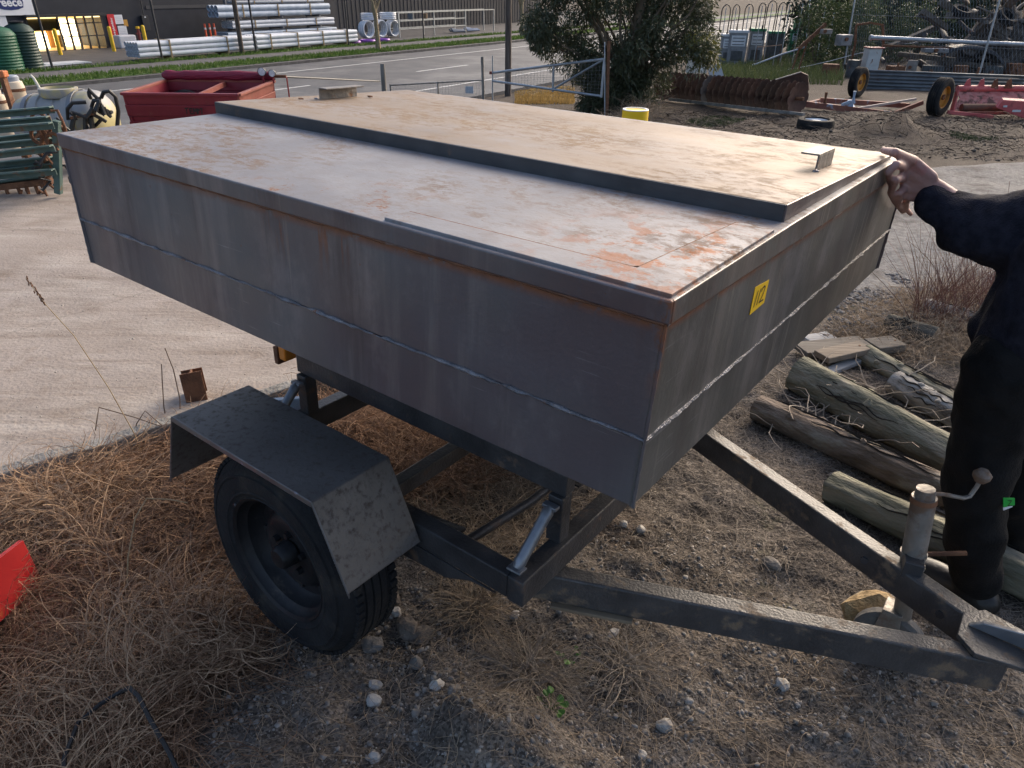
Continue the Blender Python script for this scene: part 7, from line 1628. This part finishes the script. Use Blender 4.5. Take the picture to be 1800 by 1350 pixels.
for q, (pp, lab) in enumerate((([(318, 752), (316, 700, .0), (305, 650, .02), (290, 612, .03)], 'thin dark twig left of the rusty beam stub'), ([(297, 762), (288, 715, .01), (285, 665, .02), (284, 640, .02)], 'upright dark twig nearest the slab edge'), ([(318, 735), (300, 725, .01), (288, 712, .02), (272, 705, .02)], 'short dark twig bending left by the beam stub'), ([(163, 795), (170, 740, .02), (174, 716, .03), (235, 733, .03), (285, 750, .02)], 'dark bent twig arching over the kerb'), ([(235, 790), (240, 745, .01), (255, 722, .02), (285, 748, .02)], 'second bent twig over the kerb right of the first'))): stem('dead_twig', pp, lab, .0028, M_STKD, cat='twig')
# rusty I-beam stub standing at the slab edge
c = G(356, 735); ib = thing('beam_stub', 'rusty steel I-beam stub standing beside the kerb', 'steel beam', c); tp = A(335, 652, c.y + .05) - c; dz = tp.normalized(); sx = Vector((.93, .36, 0)); sx = (sx - dz * sx.dot(dz)).normalized(); sy = dz.cross(sx)
rot = Matrix((sx, sy, dz)).transposed(); Ln = tp.length + .12
for nm, cc, ss in (('flange', sy * -.040, (.085, .008, Ln)), ('flange', sy * .040, (.085, .008, Ln)), ('web', Vector((0, 0, 0)), (.007, .072, Ln))): m = MB(); m.box(dz * (Ln / 2 - .12) + cc, ss, rot); m.build(nm, M_RUST, ib, bevel=.001)
# red steel channel at the left edge
M_REDP = mat('red_paint', (.36, .014, .018), (.44, .022, .024), scale=5, rough=.45, c3=(.45, .15, .05), c3_scale=5, c3_lo=.62, c3_hi=.7)
c = G(45, 1040); c.z += .035; rc = thing('red_channel', 'bright red painted steel channel lying in the dead grass at the left edge', 'steel channel', c); Yc = c.y; q = [A(x, y, Yc + d) - c for x, y, d in ((37, 950, .02), (72, 1024, .02), (40, 1032, -.01))]
back = (A(-160, 1185, Yc - .45) - c) - (A(20, 1030, Yc) - c)
m = MB(); m.slab([q[2] + Vector((-.012, 0, 0)), q[0], q[0] + back, q[2] + Vector((-.012, 0, 0)) + back], .006); m.build('side_plate', M_REDP, rc, bevel=.001)
m = MB(); m.slab([q[0], q[1], q[1] + back, q[0] + back], .006); m.build('top_plate', M_REDP, rc, bevel=.001)
m = MB(); m.slab([q[2], q[1], q[0].lerp(q[1], .35), q[0].lerp(q[2], .45)], .004); m.build('end_shade_plate', mat('painted_inside_shade', (.03, .012, .010), (.06, .025, .018), rough=.9), rc)  # added dark plate, painted as the shade inside the channel's open end
MB().cyl(q[0].lerp(q[2], .35) + Vector((-.002, -.006, 0)), q[0].lerp(q[2], .35) + Vector((-.002, .002, 0)), .004, n=8).build('bolt_hole', M_BLACK, rc)
# black cable loop and wooden stake
pts = []
for x, y, h in ((118, 1420, .01), (122, 1350, .01), (140, 1275, .03), (178, 1238, .05), (215, 1219, .06), (232, 1219, .06), (248, 1235, .055), (270, 1282, .03), (305, 1345, .015), (340, 1420, .01)): h += .075; p = G(x, y, h); p.z = gh(p.x, p.y) + h; pts.append(p)
sm = []
for i in range(len(pts) - 1): sm += [pts[i].lerp(pts[i + 1], w) for w in (0, .33, .66)]
o = thing('black_cable', 'black cable looping out of the dead grass at the bottom left', 'cable', pts[0]); MB().tube([p - pts[0] for p in sm], .0055, 7).build('cable', M_BLACK, o, smooth=True); MB().cyl(pts[4] - pts[0], pts[5] - pts[0], .006, n=8).build('joint', M_BLACK, o, smooth=True)
a_, b_ = G(332, 1238, .02), G(368, 1182, .02); o = thing('wood_stake', 'split brown wooden stake lying on the dirt below the wheel', 'stake', a_); MB().beam((0, 0, 0), b_ - a_, .022, .014).build('stake', mat('stake_wood', (.10, .075, .06), (.17, .135, .11), scale=14, rough=.9, bump=.4, stretch=(.4, 2, 2)), o, bevel=.003); MB().beam(Vector((.004, .01, .008)), (b_ - a_) * .6 + Vector((.004, .01, .008)), .006, .006).build('splinter', M_TWIG, o)
# stones
M_STW = mat('stone_white', (.32, .295, .265), (.48, .45, .41), scale=14, rough=.9, bump=.5, c3=(.25, .19, .14), c3_scale=9, c3_lo=.58, c3_hi=.7, vary=.15)
M_STG = mat('stone_grey', (.14, .125, .11), (.23, .21, .19), scale=14, rough=.95, bump=.6, c3=(.14, .105, .08), c3_scale=9, c3_lo=.55, c3_hi=.7, vary=.15)
M_STY = mat('sandstone', (.26, .17, .08), (.42, .31, .17), scale=12, rough=.95, bump=.9, c3=(.16, .15, .12), c3_scale=5, c3_lo=.5, c3_hi=.65)
def stone(px, py, size_px, lab, mt, seed, sc=(1, .8, .65), jit=.22, emb=.2):
    c = G(px, py); d = (c - Vector((0, 0, CAM_H))).dot(_fwd); r = size_px / 2 * .88 * d / F_PX; z = gh(c.x, c.y)
    m = MB(); m.ball((0, 0, 0), r, 2, jit * 1.3, seed, sc); o = m.build('stone', mt, smooth=False); o.location = (c.x, c.y, z + r * sc[2] * emb); o.rotation_euler = (0, 0, seed * 1.3); return tag(o, lab, 'stone')
for k, (x, y, s, lab, mt) in enumerate(((658, 1240, 36, 'pale rounded stone, lower of the touching pair below the tyre', M_STW), (661, 1207, 27, 'pale stone, upper of the touching pair below the tyre', M_STW), (770, 1218, 30, 'angular white stone right of the touching pair', M_STW), (732, 1172, 34, 'grey flat stone standing on edge beside the tyre', M_STG), (655, 1135, 48, 'brown crusted stone against the tyre', M_STG), (800, 1238, 34, 'crumbly grey stone beside the angular white one', M_STG), (1168, 1280, 40, 'bright white angular stone at the bottom centre', M_STW), (1377, 1200, 32, 'white rounded stone below the middle of the near drawbar arm', M_STW), (1358, 990, 40, 'brown earthy clod between the two drawbar arms', M_STG), (1078, 1122, 26, 'white stone just below the near drawbar arm', M_STW), (1126, 930, 22, 'pale stone behind the near drawbar arm', M_STW), (1096, 925, 18, 'small pale stone left of the one behind the drawbar arm', M_STW), (697, 1078, 26, 'pale stone at the foot of the mudguard', M_STW), (733, 1270, 22, 'small grey stone at the bottom, below the crumbly stone', M_STG), (905, 1082, 22, 'small pale stone under the chassis corner', M_STW), (720, 800, 16, 'tiny white stone under the bin by the grass', M_STW), (1555, 1030, 34, 'smooth grey stone behind the jockey wheel fork', M_STG), (1210, 1240, 20, 'small white stone right of the bright white one', M_STW), (660, 1345, 28, 'white stone cut by the bottom edge', M_STW), (1127, 1335, 22, 'little pale stone at the bottom right of the white angular stone', M_STW))):
    stone(x, y, s, lab, mt, k + 1)
stone(1527, 1098, 118, 'large yellow brown sandstone rock beside the jockey wheel', M_STY, 41, (1, .85, .80), .24, .62)
for k, (x, y, s, lab) in enumerate(((715, 1105, 62, 'cracked clod of earth right of the tyre'), (742, 1120, 50, 'smaller cracked clod behind the stone on edge'), (690, 1050, 44, 'mossy clod of earth under the mudguard edge'))): stone(x, y, s, lab, mat('earth_clod', (.13, .105, .085), (.22, .185, .155), scale=12, rough=1, bump=.8), 50 + k, (1, .8, .5), .25)
# gravel: small stones nobody would count
def gravel(name, P, sizes, material, label, seed):
    rg = np.random.default_rng(seed); n = len(P); base = MB(); base.ball((0, 0, 0), 1, 1); BV = np.array([tuple(v) for v in base.v]); BF = np.array(base.f)
    s = rg.choice(sizes, n) * rg.uniform(.6, 1.4, n); sc = rg.uniform(.6, 1.15, (n, 3)); sc[:, 2] *= .7; a = rg.uniform(0, 6.28, n); jit = 1 + rg.normal(0, .16, (n, len(BV), 1)); V = BV[None] * jit * (sc * s[:, None])[:, None, :]
    X = V[..., 0] * np.cos(a)[:, None] - V[..., 1] * np.sin(a)[:, None]; Y = V[..., 0] * np.sin(a)[:, None] + V[..., 1] * np.cos(a)[:, None]; V = np.stack([X, Y, V[..., 2]], -1) + P[:, None, :]
    F = (BF[None] + (np.arange(n) * len(BV))[:, None, None]).reshape(-1, 3); return tag(np_mesh(name, V.reshape(-1, 3), F, material), label, 'gravel', kind='stuff')
M_GRIT = mat('grit', (.13, .115, .10), (.36, .33, .295), scale=40, rough=.95, detail=2, c3=(.22, .16, .11), c3_scale=25, c3_lo=.55, c3_hi=.65)
gp_ = scatter([(500, 1040), (1000, 860), (1400, 960), (1800, 1120), (1800, 1500), (250, 1500), (420, 1170)], 20000, (-1.2, 1.6, .22, 2.0), 23)
rgk = np.random.default_rng(4); keep = fbm(gp_[:, 0] * 4, gp_[:, 1] * 4, 3, 12) + rgk.uniform(-.35, .35, len(gp_)) > -.05; gravel('loose_gravel', gp_[keep], [.0012, .0015, .0018, .002, .0025, .0025, .003, .0045, .0075], M_GRIT, 'loose pale gravel and grit scattered over the dirt', 25)
gp_ = scatter([(1560, 380), (1800, 320), (1800, 540), (1440, 600)], 7000, (.8, 6, 2.8, 7.5), 27); gp_[:, 2] += .03; gravel('drive_gravel', gp_, [.006, .01, .014], mat('drive_grit', (.14, .135, .13), (.28, .27, .26), scale=20, rough=.95, detail=2), 'loose grey stones on the gravel drive', 28)
gp_ = scatter([(0, 400), (140, 340), (170, 480), (500, 640), (520, 700), (380, 720), (0, 830)], 1500, (-5, .5, 1.8, 6.5), 33, True); gp_[:, 2] = .105 + terrain(gp_[:, 0], gp_[:, 1]); ins = ((gp_[:, 0] - E0.x) * en.x + (gp_[:, 1] - E0.y) * en.y) > .1; gravel('slab_grit', gp_[ins][::4], [.002, .003, .004], mat('slab_grit_mat', (.28, .24, .20), (.5, .47, .43), scale=20, rough=.95), 'sparse grit lying on the pale concrete slab', 34)
rt = scatter([(1150, 185), (1420, 200), (1800, 190), (1800, 285), (1500, 275), (1150, 215)], 5200, (1.5, 11, 7, 14), 61, True); strands('yard_litter', rt, (.08, .30), (.0, .6), 1.5, .010, mat('litter_brown', (.035, .025, .02), (.11, .085, .065), scale=9, rough=.95), 'dark dead litter strewn over the dirt around the old implements', 62, segs=4)
rt = scatter([(1150, 215), (1180, 150), (1100, 200), (1060, 230)], 900, (.5, 5, 7, 14), 63, True); strands('yard_litter', rt, (.2, .5), (.3, 1.3), 1.2, .009, M_STRAW2, 'dry brown grass at the foot of the evergreen tree by the discs', 64, segs=5)
gp_ = scatter([(1150, 200), (1420, 205), (1800, 200), (1800, 285), (1500, 275)], 2500, (1.5, 11, 6, 14), 65, True); gravel('yard_stones', gp_[::2], [.008, .012, .016, .022], mat('dull_grit', (.06, .05, .042), (.15, .13, .11), scale=9, rough=1), 'small stones and clods strewn over the dirt by the implements', 66)
# small green weed
for k, (x, y, lab) in enumerate(((968, 1262, 'small green leafy weed growing in the stony dirt'), (998, 1165, 'tiny dark green weed above the leafy one'))):
    c = G(x, y); c.z = gh(c.x, c.y); o = thing('weed', lab, 'weed', c); rr = random.Random(k)
    for j in range(9 if k == 0 else 6):
        a_ = rr.uniform(0, 6.28); d = rr.uniform(.008, .032); tpv = Vector((math.cos(a_) * d, math.sin(a_) * d, rr.uniform(.008, .022))); MB().tube([Vector((0, 0, 0)), tpv * .6 + Vector((0, 0, .004)), tpv], .0008, 4).build('stem', GRASS, o); m = MB(); s = rr.uniform(.006, .011); ex_ = Vector((math.cos(a_), math.sin(a_), .2)); ey_ = Vector((-math.sin(a_), math.cos(a_), rr.uniform(-.3, .3)))
        vs = [tpv] + [tpv + ex_ * (s + s * math.cos(q)) + ey_ * s * math.sin(q) * .9 + Vector((0, 0, .002 * math.sin(2 * q))) for q in np.linspace(0, 2 * PI, 10)[:-1]]; m.add(vs, [(0, i + 1, (i + 1) % 9 + 1) for i in range(9)]); m.build('leaf', mat('weed_leaf', (.05, .13, .02), (.09, .20, .035), scale=30, rough=.5, transl=.2), o)

# every scrap piece gets a label of its own: ordinal from the left among its like
ORD = ['first', 'second', 'third', 'fourth', 'fifth', 'sixth', 'seventh', 'eighth', 'ninth']
_by = {}
for o in COL.objects:
    if o.get('group') == 'pieces of the scrap heap': _by.setdefault(o['label'], []).append(o)
for lb, os_ in _by.items():
    if len(os_) > 1:
        for k, o in enumerate(sorted(os_, key=lambda q: q.location.x)): o['label'] = '%s %s' % (ORD[k] + ' from left', lb)
